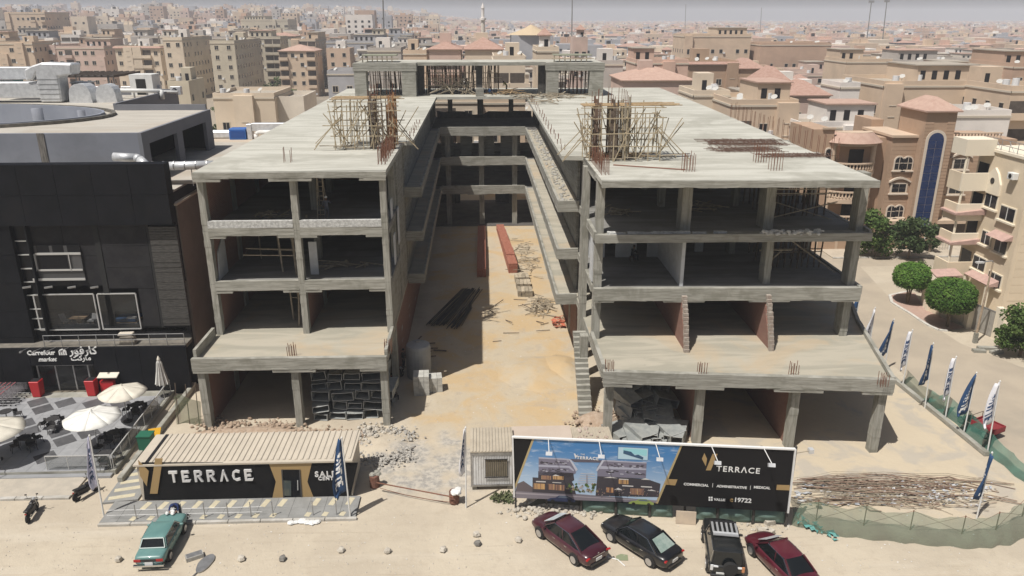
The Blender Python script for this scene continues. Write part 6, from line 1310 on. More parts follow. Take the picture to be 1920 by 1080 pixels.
def house(x0, x1, y0, dep, nf, wi, roof='flat', label=None, cat='house', near=False, z0=None, fh=3.3, hut=True, bal=0, tanks=1, seed=None, name='house', group=None, ztop=None, winw=1.2, roofm=None, sidewin=True):
    """one house: wall, roof, windows, balconies and what stands on its roof"""
    rs = random.Random(seed if seed is not None else int(x0*31+y0*17)); y1 = y0+dep; z0 = gz((x0+x1)/2,y0) if z0 is None else z0; zt = z0+nf*fh if ztop is None else ztop; fh = (zt-z0)/nf
    o = thing(name, label, cat, ((x0+x1)/2,(y0+y1)/2,z0), group); wm = wallmat(wi); occ.append((x0,x1,y0,y1))
    M = MB(); M.box(x0,x1,y0,y1,z0-1,zt); 
    if roof != 'hip':
        pz = zt+.75; M.box(x0,x1,y0,y0+.2,zt+.001,pz); M.box(x0,x1,y1-.2,y1,zt+.001,pz); M.box(x0,x0+.2,y0+.201,y1-.201,zt+.001,pz); M.box(x1-.2,x1,y0+.201,y1-.201,zt+.001,pz)
    M.build('wall', wm, o)
    cx = (x0+x1)/2; side = -1 if cx > 0 else 1; xs_ = x0 if side < 0 else x1
    W_ = MB(); T_ = MB(); Bl = MB(); Rc = MB(); wparts = []
    nb = max(2, int((x1-x0)/2.9)); big = roof != 'hip' and (x1-x0) > 9; pset = set(rs.sample(range(nb), rs.randint(1,2))) if big and (near or rs.random() < .6) else set(); A_ = MB()
    for k in pset: a = x0+(x1-x0)*k/nb; M = MB(); M.box(a+.1,a+(x1-x0)/nb-.1,y0-.9,y0-.001,z0-.5,zt-rs.choice((0,0,fh))+.3); M.build('bay', wm, o)
    if near or big: M = MB(); M.box(x0-.12,x1+.12,y0-.14,y0-.002,zt-.35,zt-.05); M.box((x0-.14 if side_l(x0,x1) else x1+.002),(x0-.002 if side_l(x0,x1) else x1+.14),y0-.14,y1,zt-.35,zt-.05); M.build('cornice', WTRIM, o)
    bset = set(rs.sample(range(nb), min(nb, bal))) if bal else set(); nd = max(2, int(dep/3.3))
    for f in range(nf):
        zb_ = z0+f*fh+.95; zh = zb_+1.35
        for k in range(nb):
            if k in pset and k not in bset:
                xc = x0+(x1-x0)*(k+.5)/nb; W_.box(xc-.45,xc+.45,y0-.92,y0-.9,zb_-.3,zh+.1); T_.box(xc-.6,xc+.6,y0-.98,y0-.901,zb_-.44,zb_-.301); T_.box(xc-.6,xc+.6,y0-.97,y0-.901,zh+.101,zh+.22); continue
            xc = x0+(x1-x0)*(k+.5)/nb; hw_ = min(winw, (x1-x0)/nb*.55)/2
            if k in bset and f > 0:
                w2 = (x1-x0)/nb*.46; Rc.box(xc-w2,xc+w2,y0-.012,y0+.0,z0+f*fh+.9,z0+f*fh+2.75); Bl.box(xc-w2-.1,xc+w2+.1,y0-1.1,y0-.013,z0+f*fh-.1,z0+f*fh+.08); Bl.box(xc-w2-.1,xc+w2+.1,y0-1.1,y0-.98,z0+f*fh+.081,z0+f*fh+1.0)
                for s_ in (-1,1): Bl.box(xc+s_*(w2+.02)-.08,xc+s_*(w2+.02)+.08,y0-.979,y0-.013,z0+f*fh+.081,z0+f*fh+1.0)
            elif rs.random() < .9:
                W_.box(xc-hw_,xc+hw_,y0-.02,y0+.0,zb_,zh); T_.box(xc-hw_-.12,xc+hw_+.12,y0-.09,y0-.001,zb_-.14,zb_-.001); T_.box(xc-hw_-.12,xc+hw_+.12,y0-.07,y0-.001,zh+.001,zh+.12); T_.box(xc-hw_-.12,xc-hw_-.001,y0-.06,y0-.001,zb_,zh); T_.box(xc+hw_+.001,xc+hw_+.12,y0-.06,y0-.001,zb_,zh)
                wparts.append((xc,zb_,hw_))
                if rs.random() < .3: A_.box(xc+hw_+.2,xc+hw_+.95,y0-.4,y0-.001,zb_-.2,zb_+.35)
        if sidewin:
            for k in range(nd):
                yc = y0+dep*(k+.5)/nd
                if rs.random() < .75: 
                    a = xs_-.02 if side < 0 else xs_; W_.box(a,a+.02,yc-.5,yc+.5,zb_,zh); a = xs_-.08 if side < 0 else xs_+.001; T_.box(a,a+.079,yc-.6,yc+.6,zb_-.13,zb_-.001); T_.box(a,a+.06,yc-.6,yc+.6,zh+.001,zh+.1)
    if near:
        for i, (xc,zb_,hw_) in enumerate(wparts):
            wn = MB().box(xc-hw_,xc+hw_,y0-.022,y0-.001,zb_,zb_+1.35).build('window', WIN, o); MB().box(xc-.03,xc+.03,y0-.05,y0-.023,zb_,zb_+1.35).build('mullion', WTRIM, wn)
        W2 = MB(); W2.f = W_.f; W2.v = W_.v; W2.m = W_.m
        # side windows only (front ones are parts above)
        keep = [f for f in W_.f if not all(abs(W_.v[i][1]-y0) < .03 for i in f) and not (min(W_.v[i][1] for i in f) < y0+.01 and max(W_.v[i][1] for i in f) < y0+.03)]
        W2.f = keep; W2.m = [0]*len(keep)
        if keep: W2.build('side_windows', WIN, o, kind='stuff')
    elif W_.f: W_.build('windows', WIN, o, kind='stuff')
    if A_.f: A_.build('air_conditioners', TANK, o, kind='stuff')
    if T_.f: T_.build('window_trims', WTRIM, o, kind='stuff')
    if Bl.f: Bl.build('balconies', wm, o, kind='stuff'); Rc.build('recess_shade_panels', REC, o, kind='stuff')
    M = MB()
    if roof == 'hip': hip(M, x0,x1,y0,y1,zt+.001,rs.uniform(1.4,2.3)); M.build('roof', roofm or (TILE_R if rs.random() < .6 else TILE_O), o)
    else: M.box(x0+.201,x1-.201,y0+.201,y1-.201,zt+.002,zt+.03); M.build('roof', HROOF, o)
    if big and hut and rs.random() < .75:
        w_ = (x1-x0)*rs.uniform(.4,.65); hx = rs.choice((x0+.25,x1-w_-.25)); hy = y0+dep*rs.uniform(.25,.4); hz_ = zt+2.9; up = MB().box(hx,hx+w_,hy,y1-.25,zt+.031,hz_).build('upper_storey', wm, o); MB().box(hx-.25,hx+w_+.25,hy-.35,y1-.2,hz_+.001,hz_+.2).build('upper_roof', TILE_O if rs.random() < .25 else HROOF, up); M = MB()
        for k in range(int(w_/2.2)): M.box(hx+.6+2.1*k,hx+1.5+2.1*k,hy-.03,hy-.001,zt+.6,zt+2.1)
        M.build('upper_windows', WIN, up, kind='stuff')
    elif hut and roof != 'hip':
        w_ = min(rs.uniform(3,4.5),(x1-x0)*.45); hx = rs.uniform(x0+.5,max(x0+.6,x1-w_-.5)); hy = rs.uniform(y0+dep*.3,y1-4.2) if dep > 8 else y0+dep*.4; hz_ = zt+rs.uniform(2.4,3.3)
        hh_ = MB().box(hx,hx+w_,hy,hy+3.4,zt+.031,hz_).build('roof_hut', wallmat(wi if rs.random() < .7 else 7), o)
        if roof == 'huthip': M = MB(); hip(M,hx,hx+w_,hy,hy+3.4,hz_+.001,1.3,.35); M.build('hut_roof', TILE_R, hh_)
        MB().box(hx+.8,hx+1.6,hy-.02,hy-.001,zt+.05,zt+2.0).build('hut_door', WIN, hh_)
        if roof == 'tileedge':
            M = MB()
            for (a,b2,c,d) in ((x0-.5,x1+.5,y0-.55,y0-.001),): M.add([(a,c,zt+.0),(b2,c,zt+.0),(b2,d,zt+.55),(a,d,zt+.55),(a,c,zt-.12),(b2,c,zt-.12)],[(0,1,2,3),(4,5,1,0)])
            s2 = xs_; M.add([(s2+side*.55,y0-.5,zt),(s2+side*.55,y1,zt),(s2+side*.001,y1,zt+.55),(s2+side*.001,y0,zt+.55)],[(0,1,2,3) if side > 0 else (3,2,1,0)]); M.build('tiled_eave', TILE_R, o)
    if roof == 'hip' and rs.random() < .35:
        MB().box(x0+(x1-x0)*.3,x0+(x1-x0)*.3+2.6,y0+dep*.4,y0+dep*.4+2.6,zt+.3,zt+3.3).build('roof_hut', wm, o)
    if roof != 'hip':
        for k in range(rs.randint(0,tanks+1)):
            tx, ty = rs.uniform(x0+1,x1-1), rs.uniform(y0+.8,y0+dep*.5); MB().tube((tx,ty,zt+.031),(tx,ty,zt+1.4),.55,n=10).build('water_tank', TANK, o)
        if near or rs.random() < .5:
            M = MB()
            for k in range(rs.randint(1,4)):
                tx, ty = rs.uniform(x0+.6,x1-.6), rs.uniform(y0+.6,y0+dep*.6); dz = zt+.9; c_ = Vector((tx,ty,dz)); nn_ = Vector((-.4,-.5,.75)).normalized(); a = nn_.cross(Vector((1,0,0))).normalized(); b2 = nn_.cross(a); ring_ = [c_+(a*cos(t_*pi/5)+b2*sin(t_*pi/5))*.5+nn_*.12 for t_ in range(10)]
                M.add(ring_+[c_],[(i,(i+1)%10,10) for i in range(10)]); M.tube((tx,ty,zt+.03),(tx,ty,dz),.04,n=5)
            M.build('satellite_dishes', mat('dish_grey', (.50,.49,.46), rough=.8), o, kind='stuff')
    return o
# ---------------- brown house with the blue glass tower
BW = mat('brown_house_render', (.47,.325,.225), (.42,.29,.20), .4, .92, stain=(.36,.25,.17), stain_scale=.15, stain_amt=.4); BW2 = mat('brown_house_trim', (.60,.46,.34), (.54,.42,.31), .5, .9); PALE = mat('pale_window_trim', (.66,.57,.47), rough=.9)
YB = 96.0
bh = thing('brown_house', 'three-storey brown house with a tall arched blue glass stair window', 'house', (52,102,0)); occ.append((40,66,88,110))
def h8(x, y, Y=YB): return aty(1440+x/3.6, 180+y/3.6, Y)
def hr(x0,y0,x1,y1,Y=YB): p, q = h8(x0,y0,Y), h8(x1,y1,Y); return p.x, q.x, q.z, p.z
tx0, tx1 = h8(1045,300,YB-1.2).x, h8(1245,300,YB-1.2).x; ztw = h8(1100,98,YB-1.2).z
MB().box(tx0,tx1,YB-1.2,YB+5,0,ztw).build('tower', BW, bh)
M = MB()
for k in range(40):
    z = .8+k*.42
    if z < ztw-.3: M.box(tx0-.015,tx0+1.05,YB-1.235,YB-1.201,z,z+.36); M.box(tx1-1.05,tx1+.015,YB-1.235,YB-1.201,z,z+.36)
M.build('stone_quoins', BW, bh, kind='stuff')
M = MB(); hip(M,tx0,tx1,YB-1.2,YB+5,ztw+.001,1.5,.45); M.build('tower_roof', TILE_O, bh)
gx0, gx1 = h8(1072,350,YB-1.25).x, h8(1176,350,YB-1.25).x; gz0 = h8(1030,890,YB-1.25).z; gz1 = h8(1120,300,YB-1.25).z; gr = (gx1-gx0)/2
def archp(x0,x1,z0,z1,n=12): r = (x1-x0)/2; c = (x0+x1)/2; return [(x0,z0),(x1,z0)]+[(c+r*cos(pi*k/n), z1+r*sin(pi*k/n)) for k in range(n+1)]
M = MB(); M.slabxz(archp(gx0-.32,gx1+.32,gz0,gz1),YB-1.34,YB-1.25); tw_ = M.build('tower_window', PALE, bh)
BG = mat('blue_glass', (.016,.034,.105), (.024,.046,.13), .8, .12, spec=.5)
nz = 11
for k in range(nz):
    a, c = gz0+(gz1-gz0)*k/nz, gz0+(gz1-gz0)*(k+1)/nz
    for i in range(2): x_ = gx0+(gx1-gx0)*i/2; MB().box(x_+.02,x_+(gx1-gx0)/2-.02,YB-1.37,YB-1.345,a+.02,c-.02).build('pane', BG, tw_)
M = MB(); M.slabxz([(gx0+.02,gz1),(gx1-.02,gz1)]+[((gx0+gx1)/2+(gr-.03)*cos(pi*k/12), gz1+(gr-.03)*sin(pi*k/12)) for k in range(1,12)],YB-1.37,YB-1.345); M.build('pane', BG, tw_)
# left block and its windows
lx0, lx1, _, lz = *[h8(810,500).x, h8(1045,500).x], 0, h8(900,280).z
MB().box(lx0,tx0-.01,YB,YB+8,0,lz).build('wall', BW, bh); MB().box(lx0-.2,tx0-.012,YB-.25,YB+8,lz+.001,lz+.3).build('cornice', BW2, bh)
rx1 = 68; MB().box(tx1+.01,rx1,YB,YB+8,0,lz-.3).build('wall', BW, bh)
M = MB(); x_ = tx1+.3
while x_ < 66: M.lathe([(.08,0),(.13,.2),(.07,.45),(.1,.7)],(x_,YB+.15,lz-.3),6); x_ += .42
M.box(tx1+.02,66,YB,YB+.3,lz+.4,lz+.55); M.build('roof_balustrade', BW2, bh)
for k in range(24):
    z = 3+k*.48
    if z < lz-.4:
        for a, c in ((lx0+.02,tx0-.02),(tx1+.02,66)): MB().box(a,c,YB-.018,YB-.001,z,z+.44).build('render_course', BW, bh)
def archwin(x0,y0,x1,y1,par=bh):
    a, c, e, f = hr(x0,y0,x1,y1); r = (c-a)/2; M = MB(); M.slabxz(archp(a-.16,c+.16,e-.1,f-r),YB-.12,YB-.019); w_ = M.build('arched_window', PALE, par)
    M = MB(); M.slabxz(archp(a,c,e,f-r),YB-.14,YB-.121); M.build('pane', WIN, w_); MB().box((a+c)/2-.03,(a+c)/2+.03,YB-.16,YB-.141,e,f).build('mullion', PALE, w_); MB().box(a,c,YB-.16,YB-.142,(e+f)/2,(e+f)/2+.07).build('mullion', PALE, w_); MB().box(a-.3,c+.3,YB-.3,YB-.019,e-.28,e-.11).build('sill', PALE, w_)
for e in ((862,412,902,495),(918,412,962,495),(808,742,846,815),(862,740,902,812),(1190,745,1232,815),(1246,745,1286,812)): archwin(*e)
def widewin(x0,y0,x1,y1,arch=True):
    a, c, e, f = hr(x0,y0,x1,y1); w_ = MB().box(a-.2,c+.2,YB-.1,YB-.019,e-.12,f+.12).build('wide_window', PALE, bh)
    for k in range(2):
        for q_ in range(2): MB().box(a+(c-a)*k/2+.03,a+(c-a)*(k+1)/2-.03,YB-.13,YB-.101,e+(f-e)*q_/2+.03,e+(f-e)*(q_+1)/2-.03).build('pane', WIN, w_)
    if arch:
        M = MB(); n_ = 8; M.slabxz([(a-.5+(c-a+1)*k/n_, f+.14+.5*sin(pi*k/n_)) for k in range(n_+1)]+[(a-.5+(c-a+1)*k/n_, f+.36+.55*sin(pi*k/n_)) for k in range(n_,-1,-1)],YB-.25,YB-.019); M.build('hood', PALE, w_)
    MB().box(a-.35,c+.35,YB-.28,YB-.019,e-.32,e-.13).build('sill', PALE, w_)
widewin(838,592,922,648); widewin(1258,425,1336,488); widewin(1228,585,1308,655,False)
for a, c in ((lx0,tx0-.01),(tx1+.01,66)):
    z = h8(870,850).z; MB().box(a,c,YB-1.3,YB-.001,z,z+.45).build('porch_slab', BW2, bh); MB().box(a+.1,c-.1,YB-.03,YB-.002,.1,z-.01).build('porch_shade_panel', REC, bh)  # shade below the porch slab painted as a flat dark sheet
# rounded balcony bay on the left
bx0, bx1 = h8(470,440,YB-2).x, h8(810,440,YB-2).x
MB().box(bx0+.3,lx0-.01,YB+1.5,YB+8,0,lz-.2).build('wall', BW, bh); MB().box(h8(310,300).x,bx0+.29,YB+.5,YB+8,0,lz+1.0).build('wall', BW, bh); MB().box(h8(370,300).x,bx0+.32,YB+.3,YB+.49,lz+1.001,lz+1.25).build('cornice', BW2, bh)
cxb, rb_ = (bx0+bx1)/2, (bx1-bx0)/2
def bay(z0,z1,rr,name,m_,y=YB+1.5,sy=.75): 
    M = MB(); M.prism([(cxb+rr*cos(pi+pi*k/16), y+rr*sy*sin(pi+pi*k/16)) for k in range(17)],z0,z1); return M.build(name,m_,bh)
zf_ = [h8(650,y_).z for y_ in (500,690,850)]
for i, z in enumerate(zf_):
    bay(z-.55,z-.0,rb_,'balcony_slab',BW2)
    M = MB()
    for k in range(1,22):
        a = pi+pi*k/22; M.lathe([(.09,0),(.14,.25),(.08,.55),(.12,.8)],(cxb+(rb_-.2)*cos(a),YB+1.5+(rb_-.2)*.75*sin(a),z),6)
    bl = M.build('balustrade', BW2, bh, kind='stuff'); M = MB()
    for k in range(18):
        a, c = pi+pi*k/18, pi+pi*(k+1)/18; M.bar((cxb+(rb_-.2)*cos(a),YB+1.5+(rb_-.2)*.75*sin(a),z+.9),(cxb+(rb_-.2)*cos(c),YB+1.5+(rb_-.2)*.75*sin(c),z+.9),.3,.18)
    M.build('balcony_rail', BW2, bh)
    for s_ in (-.85,.72): MB().tube((cxb+rb_*s_,YB+1.5-rb_*.75*sqrt(1-s_*s_)+.35,z),(cxb+rb_*s_,YB+1.5-rb_*.75*sqrt(1-s_*s_)+.35,z+3.4),.3,n=12).build('column', BW2, bh)
    MB().box(cxb-.2,cxb+1.7,YB+1.45,YB+1.495,z+.05,z+2.4).build('balcony_door', WIN, bh)
M = MB(); zr_ = zf_[0]+3.4; vs = []
for k in range(17):
    a = pi+pi*k/16; vs += [(cxb+(rb_+.5)*cos(a),YB+1.5+(rb_+.5)*.75*sin(a),zr_+.05),(cxb+(rb_-.9)*cos(a),YB+1.5+(rb_-.9)*.75*sin(a),zr_+1.3)]
M.add(vs,[(2*k,2*k+2,2*k+3,2*k+1) for k in range(16)]); M.build('tiled_canopy', TILE_O, bh, solid=.12); bay(zr_-.3,zr_+.04,rb_,'canopy_slab',BW2)
bay(zr_+1.2,zr_+1.35,rb_-.8,'upper_terrace',BW2)
for y_ in (340,405): 
    p = h8(330,y_,YB+.5); 
p = h8(405,400,YB+.5); M = MB(); M.slabxz(archp(p.x-.5,p.x+.5,p.z-1.2,p.z+.5),YB+.38,YB+.499); w_ = M.build('arched_window', PALE, bh); M = MB(); M.slabxz(archp(p.x-.36,p.x+.36,p.z-1.1,p.z+.45),YB+.36,YB+.379); M.build('pane', WIN, w_)
MB().box(lx0+1,tx0-.5,YB+8.01,YB+13,0,ztw-2.2).build('rear_wall', BW, bh)
# boundary wall with gate in front
f0, f1 = at(1560,480), at(1745,482); gw_ = thing('garden_wall', 'tan garden wall of the brown house behind the street trees', 'wall', (f0.x,f0.y+2.6,0))
n_ = 7
for k in range(n_): a = f0.x-6+(f1.x-f0.x+6)*k/n_; c = f0.x-6+(f1.x-f0.x+6)*(k+1)/n_; MB().box(a+.02,c-.3,f0.y+2.6,f0.y+2.85,0,2.0).build('wall_panel', BW, gw_); MB().box(c-.29,c+.01,f0.y+2.55,f0.y+2.9,0,2.3).build('pier', BW2, gw_)
gt = thing('garden_gate', 'thin white framed gate of the brown house beside the trees', 'gate', (f1.x+.5,f1.y+2.6,0))
MB().path([Vector((f1.x+.4,f1.y+2.6,0)),Vector((f1.x+.4,f1.y+2.6,3.6)),Vector((f1.x+3.8,f1.y+2.6,2.2)),Vector((f1.x+3.8,f1.y+2.6,0))],.07,6).build('frame', WHITEP, gt)
for k in range(9): x_ = f1.x+.8+.35*k; MB().tube((x_,f1.y+2.6,.05),(x_,f1.y+2.6,1.9),.02,n=5).build('gate_bar', STEEL, gt)
# ---------------- cream house at the right edge
CW = mat('cream_house_render', (.74,.62,.46), (.68,.57,.42), .4, .9, stain=(.50,.41,.30), stain_scale=.15, stain_amt=.4); CW2 = mat('cream_house_trim', (.78,.70,.56), rough=.9); PT = mat('pink_tile', (.50,.34,.29), (.42,.28,.24), 2, .9)
XH = 50.5; ch = thing('cream_house', 'cream four-storey corner house with stacked solid balconies at the right edge', 'house', (58,76,0)); occ.append((44,72,66,78))
yc_ = at_x(1880,567,XH).y; zr_ = at_x(1860,283,XH).z
MB().box(XH,70,yc_,76.4,0,zr_).build('wall', CW, ch); MB().box(XH-.15,70,yc_-.15,76.5,zr_+.001,zr_+.25).build('roof_slab', CW2, ch)
for k in range(16): z = 2+k*.82; MB().box(XH+.4,70,yc_-.02,yc_-.001,z,z+.78).build('render_course', CW, ch)
M = MB()
for k in range(6): y_ = yc_+.2+1.2*k; M.tube((XH+.1,y_,zr_+.25),(XH+.1,y_,zr_+1.3),.03,n=5)
for z in (.75,1.28): M.tube((XH+.1,yc_,zr_+z),(XH+.1,76.3,zr_+z),.03,n=5); M.tube((XH+.1,yc_,zr_+z),(68,yc_,zr_+z),.03,n=5)
for k in range(3): y_ = yc_+1+2*k; M.tube((XH+.1,y_,zr_+.3),(XH+.1,y_+1,zr_+1.25),.025,n=5)
M.build('roof_railing', STEEL, ch)
def xwin(x0,y0,x1,y1,hood=False):
    p, q = at_x(x0,y0,XH), at_x(x1,y1,XH); za, zc_ = min(p.z,q.z), max(p.z,q.z); ya, yb = min(p.y,q.y), max(p.y,q.y); za = zc_-min(1.6,max(1.2,zc_-za))
    w_ = MB().box(XH-.1,XH-.001,ya-.12,yb+.12,za-.12,zc_+.12).build('window', CW2, ch); MB().box(XH-.13,XH-.101,ya,yb,za,zc_).build('pane', WIN, w_); MB().box(XH-.15,XH-.131,(ya+yb)/2-.04,(ya+yb)/2+.04,za,zc_).build('mullion', WHITEP, w_); MB().box(XH-.3,XH-.001,ya-.3,yb+.3,za-.3,za-.121).build('sill', CW2, w_)
    if hood: M = MB(); M.slabxz([(XH-1.0,zc_+.25),(XH-.001,zc_+.25),(XH-.001,zc_+.75)],ya-.5,yb+.5); M.build('tiled_hood', PT, w_)
for e in ((1852,362,1868,390),(1880,385,1902,412),(1845,432,1857,452),(1870,446,1887,472,True),(1829,478,1846,508),(1857,508,1877,532)): xwin(*e)
p = at_x(1905,330,XH); ac = thing('air_conditioner', 'white air conditioner on the upper wall of the cream house', 'air conditioner', (XH-.4,p.y,p.z)); MB().cbox((XH-.3,p.y,p.z),(.55,.9,.65)).build('casing', WHITEP, ac, bevel=.04); MB().lathe([(.22,-.6),(.22,-.58)],(XH,p.y,p.z),14,'X').build('fan_grille', BLACKP, ac)
YH = 74.0
for i, (x0,y0,x1,y1) in enumerate(((1806,325,1852,358),(1797,383,1838,414),(1787,438,1829,460),(1777,492,1822,520))):
    p, q = aty(x0,y0,YH), aty(x1,y1,YH); x_ = min(p.x,XH-1.5)
    bl = MB().box(x_,XH-.002,YH,YH+.2,q.z,p.z).build('balcony_front', CW2 if i < 3 else CW, ch); MB().box(x_,x_+.2,YH+.201,YH+2.35,q.z,p.z).build('balcony_side', CW, ch); MB().box(x_+.01,XH-.003,YH+.2,YH+2.35,q.z-.02,q.z+.16).build('balcony_slab', CW2, ch); MB().box(XH-.03,XH-.004,YH+.5,YH+2.1,q.z+.2,q.z+2.6).build('balcony_door', WIN, ch)
    if i > 1: MB().slabxz([(x_-.4,p.z+2.0),(XH-.01,p.z+2.0),(XH-.01,p.z+2.55),(x_-.4,p.z+2.2)],YH-.4,YH+2.3).build('tiled_canopy', PT, ch)
    MB().tube((x_+.2,YH+.2,p.z),(x_+.2,YH+.2,p.z+2.0),.12,n=8).build('balcony_post', CW2, ch)
p, q = aty(1815,262,YH), aty(1860,292,YH); MB().box(p.x,XH,YH,YH+2.35,q.z,p.z).build('balcony_front', CW2, ch)
pg_ = at_x(1866,335,XH); M = MB(); M.slabyz([(pg_.y-1.2,pg_.z-1.5),(pg_.y+1.2,pg_.z-1.5),(pg_.y+1.2,pg_.z-.4),(pg_.y+.6,pg_.z+.6),(pg_.y,pg_.z+1.1),(pg_.y-.6,pg_.z+.6),(pg_.y-1.2,pg_.z-.4)],XH-.22,XH-.005); gb = M.build('ornament_gable', CW2, ch); MB().lathe([(.3,-.26),(.3,-.225)],(XH,pg_.y,pg_.z-.2),14,'X').build('round_opening', WIN, gb)
# lower annex with pink roof, gate and boundary wall on the pavement
g0, g1 = at(1820,616), at(1857,632); w0, w1 = at(1734,584), at(1722,568)
bw_ = thing('boundary_wall', 'yellow cream boundary wall of the cream house behind the clipped trees', 'wall', (w0.x,w0.y,0))
for a, c in ((w1,w0),(w0,Vector((46.0,67.4,0)))):
    k_ = 3
    for i in range(k_): p_, q_ = a.lerp(c,(i+.01)/k_), a.lerp(c,(i+.93)/k_); MB().bar(p_+Vector((.3,0,1.05)),q_+Vector((.3,0,1.05)),.25,2.1).build('wall_panel', CW, bw_); e = a.lerp(c,(i+.965)/k_); MB().cbox(e+Vector((.3,0,1.2)),(.42,.42,2.4)).build('pier', CW2, bw_)
cn = thing('garden_canopy', 'pink tiled canopy with an arched front over the garden behind the boundary wall', 'canopy', (46.8,75,0)); MB().box(46.0,46.2,72.2,72.4,0,3.3).box(48.0,48.2,72.2,72.4,0,3.3).build('post', CW2, cn)
M = MB(); M.add([(45.7,72.0,3.3),(48.4,72.0,3.4),(48.4,73.5,3.7),(45.7,73.5,3.6)],[(0,1,2,3)]); M.build('roof', PT, cn, solid=.14)
M = MB(); M.slabxz([(46.2,1.6),(46.4,2.3),(46.8,2.7),(47.2,2.8),(47.6,2.6),(48.0,1.8),(48.0,3.2),(46.2,3.15)],72.25,72.4); M.build('arched_front', mat('terracotta_panel', (.40,.22,.13), rough=.9), cn)
gt = thing('grey_gate', 'grey sheet metal gate of the cream house beside the lamp post', 'gate', g0); d = (g1-g0)
for k in range(6): p_, q_ = g0+d*(k/6+.006), g0+d*((k+1)/6-.006); MB().bar(p_+Vector((0,0,1.25)),q_+Vector((0,0,1.25)),.06,2.4).build('gate_panel', mat('gate_sheet', (.30,.28,.25), (.36,.34,.30), 2, .7), gt)
MB().bar(g0+Vector((0,0,2.5)),g1+Vector((0,0,2.5)),.1,.1).build('top_rail', STEEL, gt)
MB().cbox(g0+Vector((-.25,.2,1.5)),(.55,.55,3.0)).build('gate_pier', CW2, gt); MB().cbox(g1+Vector((.3,-.2,1.5)),(.55,.55,3.0)).build('gate_pier', CW2, gt)
M = MB(); M.slabxz([(49.5,3.1),(50.48,3.1),(50.48,3.75),(49.35,3.25)],69.4,73.4); an = thing('tiled_lean_to', 'pink tiled lean-to roof along the foot of the cream house', 'roof', (49,70,0)); M.build('roof', PT, an)
for y_ in (69.8,73.3): MB().cbox((49.6,y_,1.6),(.3,.3,3.2)).build('post', CW2, an)
# street lamp
b_ = at(1827,643); t_ = aty(1862,492,b_.y); sl = thing('street_lamp', 'leaning rusty street lamp post at the corner of the grey gate', 'street lamp', b_)
MB().tube(b_,t_,.12,.07,10).build('post', mat('rusty_pale_pole', (.42,.33,.24), (.30,.22,.15), 3, .8), sl); MB().cbox(b_+Vector((0,0,.5)),(.3,.3,1.0)).build('base_box', CONC, sl)
MB().path([t_,t_+Vector((-.1,0,.15)),t_+Vector((-.9,0,.05))],.05,6).build('arm', STEEL, sl); MB().cbox(t_+Vector((-1.2,0,.02)),(.7,.25,.14)).build('lamp_head', GALV, sl)
for i, (px, py) in enumerate(((1835,660),(1850,655),(1868,662))):
    b_ = at(px,py); o = thing('concrete_block', ('left','middle','right')[i]+' loose concrete slab near the foot of the street lamp', 'block', b_, 'loose slabs at the street lamp'); MB().cbox(b_+Vector((0,0,.12)),(R(1,1.6),.5,.24),R(-.3,.3)).build('block', CONC, o)
# ================================================================== THE TOWN BEHIND
def hpx(x0, x1, yt, Y, dep, nf, wi, roof, label, cat='house', **kw):
    ym = yt+8; a, c = aty(x0,ym,Y), aty(x1,ym,Y); zt = aty((x0+x1)/2,yt,Y).z; return house(a.x,c.x,Y,dep,nf,wi,roof,label,cat,ztop=zt,**kw)
N_ = dict(near=True)
hpx(1372,1496,196,118,12,3,0,'flat','sand beige villa with railed roof terrace just beyond the right wing roof','villa',bal=1,**N_)
hpx(1500,1655,238,113,10,3,7,'tileedge','off-white house with a red tiled edge between the right wing and the brown house','house',bal=1,**N_)
o = hpx(1433,1478,152,136,8,4,2,'hip','narrow cream stair tower with a red pyramid roof','house',roofm=TILE_R,**N_)
hpx(1479,1555,178,132,10,3,5,'hip','dusty pink villa under a red hip roof right of the narrow cream tower','villa',roofm=TILE_R,**N_)
hpx(1575,1612,163,134,8,3,7,'flat','small white cubic house with one dark window','house',hut=False,**N_)
hpx(1656,1862,160,132,16,3,0,'flat','wide sand beige house with few windows behind the blue glass tower','house',**N_)
hpx(1786,1894,216,112,8,3,7,'flat','plain white wall house directly behind the brown house','house',hut=False,sidewin=False,**N_)
hpx(1895,1990,170,120,14,4,0,'flat','sand beige apartment house behind the cream corner house at the right edge','house',bal=1,**N_)
hpx(1292,1384,120,190,14,3,11,'tileedge','brown house with arched entrance front beyond the right wing','house',**N_)
hpx(1386,1432,128,196,12,3,11,'hip','brown hip-roofed annex beside the brown arched house','house',roofm=TILE_R)
hpx(1798,1898,146,168,16,3,9,'tileedge','salmon pink house at the right, below the skyline','house',bal=1,**N_)
hpx(1899,1990,125,165,16,4,3,'flat','tan apartment house at the right edge above the salmon house','house',bal=1,**N_)
hpx(1697,1850,118,205,14,3,6,'flat','long grey beige house with a row of arched dark windows','house',**N_)
hpx(1586,1690,116,212,14,2,0,'flat','low sand beige house with potted roof garden','house')
hpx(1426,1558,84,300,18,2,3,'flat','long tan school building on the right','building',hut=False)
hpx(1283,1408,68,305,18,3,0,'flat','sand beige many-windowed school block right of the tent roof','building')
hpx(1168,1302,150,150,14,3,5,'hip','dusty pink villa with a long faded red roof behind the right roof frame','villa',roofm=TILE_O,**N_)
hpx(1108,1168,120,165,12,3,6,'flat','grey beige house right of the rear roof frame','house',**N_)
hpx(1192,1290,118,178,12,3,9,'tileedge','salmon house with stepped red eaves behind the long pink villa','house')
hpx(1300,1368,178,128,10,3,2,'flat','cream house right behind the right wing roof edge','house',bal=1,**N_)
hpx(925,985,112,150,14,4,2,'flat','cream house with arched loggias seen under the rear roof slab','house',bal=2,**N_)
hpx(1006,1048,95,158,12,4,2,'huthip','cream tower house with red hut roof behind the rear roof slab','house',**N_)
